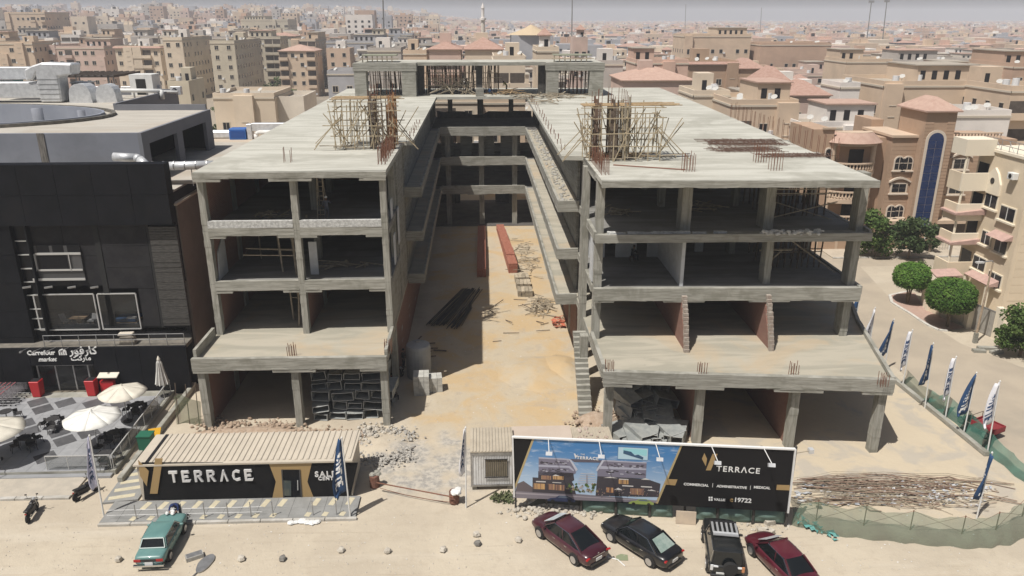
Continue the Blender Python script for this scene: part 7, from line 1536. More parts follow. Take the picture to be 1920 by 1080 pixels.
hpx(872,942,92,175,14,4,2,'hip','cream villa with a bright red hip roof in the middle','villa',roofm=TILE_R,**N_)
hpx(805,864,92,180,14,4,5,'hip','dusty pink round-fronted villa with a red hip roof left of the middle','villa',roofm=TILE_R,bal=2,**N_)
hpx(756,800,100,185,12,4,0,'flat','sand beige house behind the left roof frame','house',**N_)
hpx(1075,1102,75,230,8,4,5,'huthip','dusty pink tower villa with a small red pyramid roof','villa')
hpx(690,752,95,200,14,4,6,'flat','grey beige house just left of the rear roof frame','house',**N_)
hpx(812,900,190,128,8,4,2,'flat','pale house right behind the courtyard gap','house',hut=False,bal=1,**N_); hpx(905,985,192,130,8,4,0,'flat','sand beige house right of the one behind the courtyard gap','house',hut=False,**N_)
# left: apartment blocks
hpx(-20,62,82,300,20,5,0,'flat','sand beige apartment block at the left edge','apartment block',winw=1.4,**N_)
hpx(66,104,88,310,18,5,5,'flat','narrow dusty pink block left of the wide pink one','apartment block')
hpx(106,196,90,305,18,5,5,'tileedge','wide dusty pink apartment block with a balcony strip','apartment block',bal=1,winw=1.3,**N_)
hpx(216,300,90,300,20,5,2,'tileedge','cream and grey apartment block with stacked balconies','apartment block',bal=2,**N_)
hpx(306,342,74,290,30,6,2,'flat','tall cream block with a long grey taupe side wall','apartment block',**N_)
hpx(394,440,80,285,34,6,8,'flat','olive beige block with a wide grey windowed side wall','apartment block',**N_)
hpx(546,592,76,330,24,6,0,'flat','sand beige block with rows of small balconies','apartment block',bal=2,**N_)
hpx(612,716,80,335,20,5,10,'flat','blue grey apartment block with white balconies','apartment block',bal=2,**N_)
hpx(614,668,138,190,12,3,10,'flat','small blue grey cube house left of the rear roof frame','house',hut=False,**N_)
hpx(400,515,182,150,14,2,2,'flat','low cream house with a walled roof yard behind the shop','house',hut=False,**N_)
hpx(516,570,188,152,12,2,4,'flat','ivory low house with an arched window','house',hut=False)
hpx(315,355,158,180,10,3,8,'flat','olive beige stair tower with a white tank behind the shop roof','house')
hpx(452,540,38,620,30,4,8,'flat','olive beige block with long balconies far left','apartment block',bal=3)
hpx(10,85,25,520,30,6,0,'flat','large sand beige block with dark loggias at the far left','apartment block',bal=3)
hpx(545,700,68,480,25,4,3,'flat','tan long block behind the blue grey apartments','apartment block',bal=3)
# tent-roofed hall and minaret
p = aty(998,72,340); th = thing('tent_hall', 'hall with a cream tent-like peaked roof in the middle distance', 'hall', (p.x,348,0)); occ.append((p.x-14,p.x+14,340,362))
x0, x1 = aty(955,75,340).x, aty(1042,75,340).x; zt_ = aty(998,46,350).z; ze = aty(998,66,340).z; MB().box(x0+1,x1-1,341,360,0,ze).build('wall', wallmat(10), th); cx = (x0+x1)/2; M = MB(); n_ = 12; vs = []
for r_, z_ in ((1,ze),(.62,ze+(zt_-ze)*.28),(.3,ze+(zt_-ze)*.6),(.02,zt_)):
    vs += [(cx+(x1-x0)*.56*r_*cos(2*pi*k/n_), 350+11*r_*sin(2*pi*k/n_), z_) for k in range(n_)]
M.add(vs,[(j*n_+i,j*n_+(i+1)%n_,(j+1)*n_+(i+1)%n_,(j+1)*n_+i) for j in range(3) for i in range(n_)]); M.build('tent_roof', mat('tent_cream', (.55,.43,.28), rough=.9), th)
b_ = aty(906,85,400); zt_ = aty(906,5,400).z; mn = thing('minaret', 'slender pale minaret left of the tent-roofed hall', 'minaret', (b_.x,400,0)); MB().lathe([(1.5,0),(1.4,14)],(b_.x,400,0),10).build('base', wallmat(7), mn); MB().lathe([(1.0,14),(.95,zt_-8)],(b_.x,400,0),10).build('shaft', wallmat(4), mn); MB().lathe([(1.6,zt_-8),(1.6,zt_-7),(.8,zt_-6.9),(.7,zt_-3),(.9,zt_-2.5),(.05,zt_)],(b_.x,400,0),10).build('top', wallmat(7), mn)
occ.append((b_.x-3,b_.x+3,396,404))
for i, (px, yt, yb, Y, r_, lb, hd) in enumerate(((718,0,65,420,.55,'thick grey communications pole on the left skyline',False),(1073,0,52,520,.5,'dark slim communications pole right of the tent-roofed hall',False),(1634,3,60,640,.5,'left of the two leaning floodlight masts on the right skyline',True),(1663,2,68,620,.5,'right of the two leaning floodlight masts on the right skyline',True),(1428,14,40,1000,.45,'faint thin mast far on the right skyline',False),(1286,8,40,1100,.5,'faint thin mast beside the tent hall skyline',False))):
    a, c = aty(px-(6 if hd else 0),yb,Y), aty(px,yt,Y); a.z = 0; ms = thing('tall_mast', lb, 'mast', a); c.z = min(c.z,80); MB().tube(a,c,r_,r_*.6,8).build('pole', mat('mast_grey', (.17,.165,.16), rough=.7), ms); MB().cbox(a+Vector((0,0,.4)),(2,2,.8)).build('footing', CONC, ms)
    if hd: MB().cbox(c,(4,1.2,1.6)).build('lamp_frame', STEEL, ms)
# ---------------- rows of houses
rnd = random.Random(11); cnt = 0; seen = {}
RO = {'flat':'flat roof','huthip':'red-capped roof hut','tileedge':'red tiled eaves','hip':'red hip roof'}
NUM = {2:'two-storey',3:'three-storey',4:'four-storey',5:'five-storey',6:'six-storey',7:'seven-storey',8:'eight-storey'}
cand = []
Y = 128
while Y < 760:
    gap = 17.5+Y*.009; hwid = .70*Y+25; x = -hwid
    while x < hwid:
        w_ = rnd.uniform(8.5,15); dep = rnd.uniform(9.5,14); y_ = Y+rnd.uniform(-3,3); left = (x < -.05*Y-10)
        street = abs((x+400) % 62) < 8
        cand.append((y_, x, w_, dep, left, street, rnd.random(), rnd.random(), rnd.random(), rnd.random())); x += w_+rnd.uniform(.8,4)
    Y += gap
tspots = []
for (y_, x, w_, dep, left, street, r1, r2, r3, r4) in cand:
    if left and y_ < 285: continue
    if street or r4 < .07: tspots.append((x+w_/2,y_+dep/2)); continue
    if not free(x,x+w_,y_,y_+dep): continue
    if cnt >= 258: break
    tall = left and y_ > 285
    nf = (4+int(r1*2.6)) if tall else (2+int(r1*1.9)); wi = int(r2*12) if left else [0,1,2,3,4,5,2,4,6,0,2,7][int(r2*12)]
    if left and wi in (9,5): wi = [0,8,6][int(r3*3)]
    roof = 'flat' if (tall and r3 < .8) else ['flat','flat','flat','flat','huthip','tileedge','hip'][int(r3*7)]
    if y_ > 430 and not left: nf += (r1 > .85)
    bal = int(r4*3)
    kind = 'apartment block' if nf >= 4 else 'house'
    lb = f'{NUM[nf]} {WNAME[wi]} {kind} with {RO[roof]}' + (' and balconies' if bal else '') + (', near town' if y_ < 330 else ', middle town' if y_ < 520 else ', far town') + (' at left' if left else ' at right' if x > .05*y_+10 else ' in the centre')
    house(x,x+w_,y_,dep,nf,wi,roof,lb,kind,near=(y_ < 185),bal=bal,seed=int(r2*9999),group='houses of the town'); cnt += 1
ylast = y_
# the far town: past counting
M = MB(); W_ = MB(); Tl = MB(); mats = [wallmat(i) for i in (0,2,5,7,6,9,10,3)]; Y = min(ylast, 700)+4
while Y < 4200:
    hwid = .70*Y+30; step = 19+Y*.018; x = -hwid
    while x < hwid:
        w_ = rnd.uniform(8,17)*(1+Y/5000); dep = rnd.uniform(11,16); y_ = Y+rnd.uniform(-6,6)
        if rnd.random() < .84 and free(x,x+w_,y_,y_+dep,0):
            left = x < -.05*Y-10; z = gz(x+w_/2,y_); h_ = rnd.uniform(11,20) if left else rnd.uniform(6,12.5)
            if left and rnd.random() < .12: h_ += rnd.uniform(4,14)
            M.cur = rnd.choice((0,1,2,3,4,6,7) if left else (0,0,1,2,2,3,5,6,7)); M.box(x,x+w_,y_,y_+dep,z-1,z+h_)
            for _ in range(rnd.randint(0,2)): hx = rnd.uniform(x,x+w_*.6); M.box(hx,hx+w_*.3,y_+dep*.4,y_+dep*.7,z+h_+.001,z+h_+rnd.uniform(2,3.5))
            if not left and rnd.random() < .10: hip(Tl,x,x+w_,y_,y_+dep,z+h_+.01,1.8)
            if Y < 1500:
                nb = max(2,int(w_/4.2)); nf = int(h_/3.3)
                for f in range(nf):
                    for k in range(nb):
                        if rnd.random() < .8: xc = x+w_*(k+.5)/nb; W_.box(xc-.8,xc+.8,y_-.05,y_-.001,z+f*3.3+.9,z+f*3.3+2.4)
        x += w_+rnd.uniform(.8,6)
    Y += step
M.build('distant_town', mats, kind='stuff'); W_.build('distant_windows', WIN, kind='stuff'); Tl.build('distant_tiled_roofs', TILE_R, kind='stuff')
# ---------------- trees among the houses: four grown once, then copied
protos = []
for i, (m_, cr, h_) in enumerate(((LEAFD,(2.6,2.6,2.2),5.5),(LEAFO,(2.2,2.2,2.4),6.0),(LEAF,(3.2,3.0,2.2),5.5),(LEAFD,(3.6,3.4,2.6),7))):
    protos.append(tree('town_tree','',(0,-40,0),h_,cr,m_,420,.75,'trees among the houses',clumps=9,cz=.6))
TL = ['dark round tree','dusty olive tree','light green spreading tree','tall dark tree']; k = 0
pts = tspots[:150]+[(R(95,330),R(210,330)) for _ in range(36)]+[(R(-75,-40),R(160,280)) for _ in range(14)]+[(R(25,60),R(255,330)) for _ in range(26)]+[(R(150,420),R(420,700)) for _ in range(60)]
for (x, y_) in pts:
    if not free(x-1.5,x+1.5,y_-1.5,y_+1.5,0) or k > 230: continue
    i = rnd.randrange(4); lb = TL[i]+(' at the left' if x < -.1*y_ else ' at the right' if x > .1*y_ else ' in the middle')+(' among the near houses' if y_ < 300 else ' among the middle houses' if y_ < 450 else ' among the far houses')
    s_ = R(.75,1.35)
    if not protos[i].get('used'): o = protos[i]; o.location = (x,y_,gz(x,y_)); o['label'] = lb; o['used'] = 1; o.rotation_euler.z = R(0,6)
    else: dup(protos[i],(x,y_,gz(x,y_)),R(0,6),lb,'trees among the houses',s_)
    k += 1
for o in protos:
    if 'used' in o: del o['used']
for o in C.objects:
    if 'used' in o: del o['used']
M = MB()
for k in range(1000):
    y_ = R(560,2600); x = R(-.7,.7)*y_
    if random.random() < .55: x = abs(x)
    r_ = R(3,7); leaves(M,(x,y_,gz(x,y_)+r_*.7),(r_,r_,r_*.7),26,r_*.7,.3)
M.build('distant_tree_belt', LEAFD, kind='stuff')
# ================================================================== SMALL THINGS OF THE BUILDING SITE
def poles(root, segs, r=.05, m=WOOD_G, name='pole'):
    for a, c in segs: MB().bar(a, c, r*1.8, r*1.6).build(name, m, root)
def rv(a): return Vector((R(-a,a),R(-a,a),R(-a,a)))
# ---- timber scaffolds round new columns on both roofs
def scaffold(label, x0, x1, y0, y1, z0, h, xt0, xt1, cols, m2):
    o = thing('timber_scaffold', label, 'scaffold', ((x0+x1)/2,(y0+y1)/2,z0)); V = Vector
    for ci, x in enumerate(cols[0]):
        for y in (y0+.6, y1-.6):
            M = MB()
            for k in range(3 if ci % 2 == 0 else 4): M.box(x-.3+.155*k, x-.3+.155*k+.13, y-.22+R(-.02,.02), y-.15, z0, z0+h*R(.9,1.2))
            M.build('form_board', m2[ci % len(m2)], o, kind='stuff'); M = MB()
            for a in (-.22,0,.22): M.tube((x+a,y,z0),(x+a+R(-.05,.05),y,z0+h*R(1.15,1.35)),.02,n=4)
            for k in range(14): M.box(x-.26,x+.26,y-.1,y+.1,z0+.2+k*h/13,z0+.23+k*h/13)
            M.build('rebar_cage', REBAR, o, kind='stuff')
    nx_ = 7; S_ = []
    for i in range(nx_):
        x = x0+(x1-x0)*i/(nx_-1)
        for y in (y0, (y0+y1)/2, y1): S_.append((V((x+R(-.1,.1),y+R(-.1,.1),z0)),V((x+R(-.15,.15),y+R(-.1,.1),z0+h*R(.8,1.05)))))
    for z in (.28,.5,.78,.98):
        for y in (y0, y1): S_.append((V((x0-R(.3,1),y,z0+h*z)),V((x1+R(.2,1),y,z0+h*z+R(-.1,.1)))))
        for x in (x0, (x0+x1)/2, x1): S_.append((V((x,y0-.3,z0+h*z+.08)),V((x,y1+.3,z0+h*z+.08))))
    for k in range(30): x = R(x0-.5,x1+.5); y = R(y0-.3,y1); S_.append((V((x,y,z0+R(0,.5))),V((x+R(-2.4,2.4),y+R(-.5,.5),z0+h*R(.55,1)))))
    for e in ((x1,1),(x0,-1)):
        for k in range(3): y = y0+(y1-y0)*k/2; S_.append((V((e[0]+e[1]*R(1.5,2.4),y,z0)),V((e[0]-e[1]*.2,y,z0+h*.62))))
    poles(o, S_, .04, WOOD_S)
    for k in range(7): y = y0+(y1-y0)*R(0,1); MB().bar((xt0,y,z0+h*1.0+R(0,.05)),(xt1+R(-.6,.4),y+R(-.3,.3),z0+h*1.0+R(0,.1)),.22,.05).build('plank', WOOD, o)
    for k in range(9): a = V((R(x0,x1),R(y0-.5,y0+.6),z0+.1+.05*k)); MB().bar(a,a+V((R(-2,2),R(-.4,.4),R(0,.1))),.14,.05).build('plank', WOOD_G, o)
    return o
q0, q1 = at(636,277,Z4), at(752,277,Z4)
WOOD_S = mat('sunned_pole', (.44,.37,.25), (.36,.29,.19), 4, .9)
ORB = mat('orange_form_board', (.36,.19,.09), (.30,.17,.09), 3, .85)
scaffold('tangled timber scaffold round orange column forms on the left wing roof', q0.x, q1.x-.6, 63.8, 67.2, Z4+.06, 3.9, q0.x-.4, q1.x, ([q0.x+3.0, q0.x+4.5],), [WOOD_D, ORB])
sl_ = thing('site_ladder', 'slim dark ladder against the orange form boards of the left roof scaffold', 'ladder', (q0.x+3.7,63.4,Z4)); M = MB()
for a in (-.18,.18): MB().bar((q0.x+3.7+a,63.3,Z4+.06),(q0.x+3.7+a,63.6,Z4+4.9),.06).build('rail', WOOD_D, sl_)
for k in range(15): z = Z4+.35+.31*k; MB().bar((q0.x+3.52,63.3+.02*k,z),(q0.x+3.88,63.3+.02*k,z),.045).build('rung', WOOD_D, sl_)
q0, q1 = at(1100,296,Z4), at(1228,296,Z4)
GRB = mat('grey_form_board', (.36,.32,.25), (.30,.26,.2), 3, .9)
scaffold('rust and grey timber scaffold round column forms on the right wing roof', q0.x, q1.x, 57.6, 60.6, Z4+.06, 4.0, q0.x-.6, q1.x+1.4, ([q0.x+.6, q0.x+1.8, q0.x+2.8],), [mat('rust_form', (.20,.13,.09), (.14,.10,.08), 4), WOOD_D, GRB])
o = thing('plank_pile', 'loose orange planks lying before the right roof scaffold', 'planks', at(1150,298,Z4))
for k in range(14): a = at(R(1095,1140),R(288,296),Z4+.06); MB().bar(a+Vector((0,0,.04*k*.4)),a+Vector((R(2.5,4.5),-R(0,1.2),.04*k*.4+R(0,.1))),R(.1,.2),.05).build('plank', WOOD, o)
o = thing('long_batten', 'long thin red-brown batten lying on the right roof near the front edge', 'batten', at(1220,312,Z4)); MB().bar(at(1150,309,Z4+.1),at(1285,318,Z4+.1),.1,.06).build('batten', mat('red_batten', (.26,.13,.09), rough=.9), o)
# ---- shoring props under the rear roof slab
def props(label, pts, z0, z1, m=WOOD_D, n_=None):
    o = thing('timber_props', label, 'props', (pts[0][0],pts[0][1],z0)); src = None
    for x, y in pts:
        if src is None: src = MB().tube((0,0,0),(0,0,1),.07,.06,6).build('prop', m, o, local=True); e = src
        else: e = inst(src,'prop',o,(0,0,0))
        e.location = (x-pts[0][0],y-pts[0][1],0); e.scale = (1,1,z1-z0); e.rotation_euler = (R(-.06,.06),R(-.09,.09),R(0,6))
    for k in range(3):
        z = z0+(z1-z0)*R(.3,.8); xs_ = [p[0] for p in pts]; y = pts[k % len(pts)][1]-.1; MB().bar((min(xs_),y,z),(max(xs_),y,z+R(-.2,.2)),.1,.05).build('tie', WOOD_G, o)
    return o
zb_ = Z4+.06; zt_ = PH-.3
props('dense dark timber props under the middle of the rear roof slab', [(-7.9+.2*i+R(-.1,.1), 112.3+1.2*(i%4)+R(-.4,.4)) for i in range(54)], zb_, zt_)
props('dark timber props inside the left roof frame', [(-15.3+.22*i+R(-.1,.1), 112.5+1.4*(i%3)) for i in range(26)], zb_, zt_)
props('rust brown timber props inside the right roof frame', [(10.8+.19*i+R(-.08,.08), 112+1.2*(i%3)) for i in range(28)], zb_, zt_, mat('rust_brown_prop', (.17,.10,.07), (.24,.16,.12), 4))
o = thing('prop_bracing', 'slanting braces and a level plank tie in front of the middle roof props', 'bracing', (-4,111,zb_))
poles(o, [(Vector((-8+R(0,8),111.6+R(-.4,.4),zb_)),Vector((-8+R(0,9),111.8+R(-.3,.3),zb_+R(1.5,3.6)))) for _ in range(22)]+[(Vector((-8.4,111.4,zb_+2.1)),Vector((3.0,111.4,zb_+2.3))),(Vector((-8.4,111.5,zb_+1.2)),Vector((1.0,111.5,zb_+1.3)))], .05, WOOD_G)
props('brown timber props on the third floor at the right end', [(21.6+.45*(i%12)+R(-.1,.1), 57.5+2.2*(i//12)+R(-.4,.4)) for i in range(36)], Z3, Z4-.3, WOOD_D)
props('brown timber props on the second floor at the right end', [(22.2+.48*(i%10)+R(-.1,.1), 57+2.2*(i//10)+R(-.4,.4)) for i in range(30)], Z2, Z3-.3, WOOD_D)
o = thing('floor_bracing', 'crossed battens among the props on the third floor at right', 'bracing', (24,56,Z3))
poles(o, [(Vector((21.2,55.6,Z3+.2)),Vector((26.4,55.2,Z3+1.6))),(Vector((26.4,55.7,Z3+.1)),Vector((21.3,55.6,Z3+1.7))),(Vector((20.9,55.4,Z3+2.2)),Vector((26.5,55.4,Z3+2.2))),(Vector((20.9,55.5,Z3+2.5)),Vector((26.5,55.5,Z3+2.5)))], .045, WOOD_G)
o = thing('floor_bracing', 'battens among the props on the second floor at right', 'bracing', (24,56,Z2))
poles(o, [(Vector((22,56.4,Z2+3.6)),Vector((27,55.2,Z2+.1))),(Vector((21.2,55.6,Z2+.2)),Vector((23,55.6,Z2+2.0))),(Vector((21,55.4,Z2+1.9)),Vector((23.5,55.4,Z2+1.9)))], .06, WOOD_G)
props('few props on the second floor of the left wing', [(-15.4,57.4),(-14.6,58.2),(-14.2,56.6),(-16.8,62),(-18,61),(-15.2,61.6)], Z2, Z3-.3, WOOD_G)
props('few props on the first floor of the left wing', [(-15.0,57.6),(-14.3,56.4),(-14.7,58.8)], Z1, Z2-.3, WOOD_G)
# formwork decks on top of the roof frames
for x0, x1, lb in ((-16.2,-11.5,'left'),(10.3,15.6,'right')):
    o = thing('formwork_deck', f'small raised formwork deck on top of the {lb} roof frame', 'formwork', (x0,112,PH)); MB().box(x0,x1,111.5,114.5,PH+.85,PH+1.0).build('deck', mat('green_grey_ply', (.25,.26,.19), (.32,.32,.24), 2), o)
    for k in range(7): MB().box(x0+(x1-x0)*k/7,x0+(x1-x0)*k/7+.12,111.6,111.75,PH+.01,PH+.849).build('post', WOOD_G, o)
    MB().bar((x0-.3,111.5,PH+.45),(x1+.3,111.5,PH+.45),.14,.12).build('rail', WOOD_G, o)
# timber heaps on the rear roof
def heap(label, cx, cy, z, n, sx, sy, hh, m=WOOD_G, ln=(1,3), name='timber_heap', pc='plank', rr=(.08,.16)):
    o = thing(name, label, 'timber' if m is not REBAR else 'steel bars', (cx,cy,z))
    for k in range(n):
        a = R(0,pi); l_ = R(*ln)/2; px, py = cx+random.gauss(0,sx*.4), cy+random.gauss(0,sy*.4); zz_ = z+.05+R(0,hh)*max(.1,1-math.hypot((px-cx)/sx,(py-cy)/sy)); d = Vector((cos(a),sin(a)*.8,R(-.15,.15)))*l_; c = Vector((px,py,zz_+abs(d.z)))
        MB().bar(c-d,c+d,R(*rr),R(.04,.08)).build(pc, m, o)
    return o
heap('pale tangle of broken planks before the right roof frame', 9.5, 106.6, Z4+.05, 70, 5.5, 2.0, .8); heap('low brown timber pile on the rear roof slab in the middle', 4.2, 110.8, Z4+.05, 40, 3.5, 1.4, .7, WOOD)
heap('scattered planks by the right inner edge of the roof', 8.0, 101, Z4+.05, 18, 3, 3, .15)
# rebar mats on the right roof
for (cx, cy, lb, sx, sy) in ((22.6,66,'far rusty rebar mat on the right wing roof',3.4,1.9),(24.4,59.3,'near rusty rebar mat by the right edge of the roof',2.6,.9),(21.5,62.4,'thin spread of rebar between the two mats on the right roof',2.8,1.2)):
    o = thing('rebar_mat', lb, 'steel mat', (cx,cy,Z4+.06)); M = MB()
    for k in range(int(sx*13)): x = cx-sx+2*sx*k/(sx*13)+R(-.1,.1); M.bar((x,cy-sy*R(.6,1.1),Z4+.08+R(0,.12)),(x+R(-.6,.6),cy+sy*R(.6,1.1),Z4+.08+R(0,.12)),.03)
    for k in range(int(sy*13)): y = cy-sy+2*sy*k/(sy*13)+R(-.1,.1); M.bar((cx-sx*R(.6,1.2),y,Z4+.1+R(0,.1)),(cx+sx*R(.6,1.2),y+R(-.4,.4),Z4+.1+R(0,.1)),.03)
    M.build('bars', mat('dark_rebar_mat', (.12,.07,.052), (.18,.11,.08), 4, .9), o, kind='stuff')
# ---- heaps of sheet metal ducts on the ground floor
def ductmesh(w_, h_, L_, dent):
    M = MB(); t_ = .02; n_ = 4; r = []
    for j in range(n_+1):
        y = L_*j/n_; k = dent*sin(pi*j/n_)+R(-.02,.02); r.append([(-w_/2+R(-.02,.02),y,0),(0,y,-.0+abs(k)*.4),(w_/2+R(-.02,.02),y,0),(w_/2-k,y,h_/2),(w_/2+R(-.03,.03),y,h_),(0,y,h_-abs(k)-R(0,.03)),(-w_/2+R(-.03,.03),y,h_),(-w_/2+k,y,h_/2)])
    M.add([p for q in r for p in q],[(j*8+i,j*8+(i+1)%8,(j+1)*8+(i+1)%8,(j+1)*8+i) for j in range(n_) for i in range(8)]); return M
dms = []
for k in range(6):
    w_, h_, L_ = ((1.5,.62,1.5),(1.15,.5,1.3),(1.3,.75,1.4),(1.0,.45,1.2),(1.6,.6,1.4),(1.05,.65,1.7))[k]; ob = ductmesh(w_,h_,L_*1.6,R(.02,.07)).build('duct_piece',[DUCTM],None,solid=.03)
    M = MB(); vs_ = [v.co for v in ob.data.vertices][:8]; 
    for i in range(8): M.bar(vs_[i],vs_[(i+1)%8],.035,.03)
    rim_ = M.build('duct_flange', DUCTR, ob, local=True); dms.append((ob,rim_,(w_,h_,L_)))
def put_duct(loc, rot, i, label, grp):
    ob, rim_, _ = dms[i]; r = ob.copy(); C.objects.link(r); r.location = loc; r.rotation_euler = rot; tag(r,label,'duct',grp); c = rim_.copy(); C.objects.link(c); c.parent = r; return r
WH_ = ['bottom','second','third','fourth','fifth','top']
x = -12.7; n_ = 0
for lay in range(5):
    for row in range(2):
        x = -12.7+R(0,.3)
        while x < -8.2:
            i = random.randrange(6); w_, h_, L_ = dms[i][2]
            put_duct((x+w_/2, 50.9+1.9*row+R(-.3,.3)+(.15*lay), .05+.74*lay+R(-.03,.06)), (R(-.06,.05),R(-.10,.10),R(-.25,.2)), i, f'dented sheet metal duct in the {WH_[lay]} layer of the left heap, {"front" if row == 0 else "rear"} row', f'ducts heaped under the left wing, {WH_[lay]} layer'); x += w_+R(.05,.2)
for k in range(52):
    i = random.randrange(6); lay = k/52; px, py = R(10.9,13.2), 47.8+R(0,4.4)
    z = .1+max(0,(py-47.6)*.5)*R(.3,1)+R(0,.5)
    put_duct((px,py,z), (R(-.3,.2),R(-.3,.3),R(-.15,.5)), i, ('bent' if i in (0,4) else 'narrow' if i in (1,3) else 'deep')+f' sheet metal duct tumbled in the {"front" if py < 49.5 else "middle" if py < 51 else "rear"} of the right heap', 'ducts tumbled under the right wing')
for k in range(11):
    i = random.randrange(6); put_duct((R(9.9,13.5),R(45.6,46.8),.02+.1*(k%3)), (R(-.06,.12),R(-.12,.12),R(-.5,.6)), i, ('bent' if i in (0,4) else 'narrow' if i in (1,3) else 'deep')+' sheet metal duct lying in the sun at the foot of the right heap', 'sunlit ducts before the right wing')
for ob, rim_, _ in dms: bpy.data.objects.remove(rim_); bpy.data.objects.remove(ob)
# ---- red brick rows in the courtyard
RB = mat('red_brick_piece', (.30,.10,.065), (.40,.17,.11), 5, .9)
def brickrow(label, p, q, wd, hs):
    a, c = at(*p), at(*q); d = (c-a); L_ = d.length; d.normalize(); s_ = Vector((d.y,-d.x,0)); o = thing('brick_stack', label, 'bricks', a, 'red brick rows in the courtyard'); M = MB(); n_ = int(L_/.26)
    for k in range(n_):
        f = k/n_; h_ = hs[min(len(hs)-1,int(f*len(hs)))]; nl = int(h_/.13)
        for l_ in range(nl):
            for w_ in range(int(wd/.13)):
                if 0 < w_ < int(wd/.13)-1 and l_ < nl-1 and 0 < k < n_-1: continue
                b_ = a+d*(.26*k+.13)+s_*(-wd/2+.13*w_+.065)+rv(.012); M.cbox((b_.x,b_.y,.13*l_+.065),(.115,.245,.118),atan2(d.y,d.x)-pi/2)
    M.build('bricks', RB, o, kind='stuff'); return o
brickrow('long row of stacked red bricks standing in the sun', (963,512), (938,430), 1.15, (1.25,1.3,1.25,.95,1.0,.9)); brickrow('row of stacked red bricks in the shade left of the sunlit row', (903,520), (903,433), 1.05, (1.1,1.15,1.1,.9,.9))
# pale block pallets and grey round tank by the left wing
def blockcube(label, c, nx_, ny_, nz_, rz):
    o = thing('block_pallet', label, 'blocks', (c.x,c.y,0), 'pale block stacks at the courtyard mouth'); src = None; PB = mat('pale_block', (.50,.49,.45), (.42,.41,.37), 3, .95, vary=.1)
    for k in range(nz_):
        for i in range(nx_):
            for j in range(ny_):
                if 0 < i < nx_-1 and 0 < j < ny_-1 and k < nz_-1: continue
                v = Matrix.Rotation(rz,3,'Z')@Vector(((i-(nx_-1)/2)*.41,(j-(ny_-1)/2)*.21,.105+.205*k))
                if src is None: src = MB().cbox((0,0,0),(.39,.195,.195)).build('block', PB, o, local=True); e = src
                else: e = inst(src,'block',o,v)
                e.location = v; e.rotation_euler.z = rz+R(-.03,.03)
q = at(790,742); blockcube('left pale concrete block stack, tight cube at the courtyard mouth', q+Vector((0,.6,0)), 3, 6, 8, .05); q = at(814,737); blockcube('right pale concrete block stack with a loose top, beside the tight cube', q+Vector((0,.6,0)), 3, 5, 6, .12)
q = at(783,722); tk = thing('round_grey_tank', 'tall grey cylindrical tank in the shade behind the pale block stacks', 'tank', q+Vector((0,1.8,0))); MB().lathe([(1.0,0),(1.02,.1),(1.02,2.6),(.95,2.8),(.5,3.0),(.15,3.05)],(q.x,q.y+1.8,0),22).build('shell', mat('grey_tank', (.30,.31,.31), (.36,.37,.37), 1), tk, smooth=False); MB().lathe([(.22,3.03),(.22,3.15)],(q.x,q.y+1.8,0),12).build('lid', STEEL, tk)
# pallets of grey planks in the sun
for i, (px, py) in enumerate(((984,552),(981,538),(978,526))):
    q = at(px,py); o = thing('plank_stack', ('nearest','middle','farthest')[i]+' small stack of grey planks beyond the sunlit bricks', 'planks', q, 'grey plank stacks in the courtyard')
    for l_ in range(5):
        for k in range(4): MB().cbox((q.x-.6+.4*k,q.y,.08+.13*l_),(.36,1.6,.09),R(-.05,.05)).build('plank', WOOD_G, o)
        if l_ < 4: MB().box(q.x-.8,q.x+.8,q.y-.5,q.y-.4,.125+.13*l_,.165+.13*l_).build('spacer', WOOD_D, o)
# dark rebar bundles in the shaded half
for i, (a, c, n_, lb) in enumerate((((828,612),(885,545),46,'dark bundle of steel bars in the shade of the left wing'),((852,618),(880,580),18,'short dark bundle of steel bars beside the long one'))):
    p, q = at(*a), at(*c); o = thing('rebar_bundle', lb, 'steel bars', p, 'steel bar bundles in the courtyard'); M = MB(); s_ = Vector((1,.1,0))
    for k in range(n_): e = s_*random.gauss(0,.9 if n_ > 20 else .4)+Vector((0,0,.05+R(0,.35))); e2 = e*R(.4,.8); M.bar(p+e,q+e2+Vector((0,0,R(0,.1))),.05)
    M.build('bars', mat('dark_bars', (.035,.035,.033), (.06,.055,.05), 5), o, kind='stuff')
heap('scrap timber along the left wing wall in the shade', -6.0, 62.5, 0, 26, 1.6, 3.5, .5, WOOD_D, (.8,2.4))
heap('twiggy timber scrap at the far right of the courtyard', 5.3, 90, 0, 60, 2.0, 9, .6, WOOD_G, (.7,2.2), rr=(.04,.09)); heap('grey timber and bar scrap under the first walkway', 6.0, 74, 0, 46, 1.6, 2.6, .6, WOOD_G, (.8,2.6), rr=(.04,.1)); heap('thin sticks scattered over the middle of the courtyard', 3.6, 70, 0, 16, 5.0, 16, .05, WOOD_D, (.8,2.8), rr=(.03,.05))
M = MB()
for k in range(40): q = at(1046+R(-8,12),606+R(-9,9)); M.add([q+Vector((R(-.4,.4),R(-.4,.4),R(.1,.35))) for _ in range(4)],[(0,1,2,3)])
tag(M.build('orange_net', mat('orange_red_net', (.45,.10,.05), (.5,.2,.12), 3)), 'crumpled orange red net under the end of the first walkway', 'net')
def mound(name, label, pts, n, rr, m, hgt, base=True, cat='rubble', kind='stuff'):
    """loose stones poured over a soft heap: nobody could count them"""
    M = MB()
    for k in range(n):
        px, py = random.choice(pts); q = at(px+random.gauss(0,14), py+random.gauss(0,6)); M.rock((q.x,q.y,hgt*R(0,1)*R(.2,1)),R(*rr)*R(.5,1),.7)
    return M.build(name, m, kind=kind)
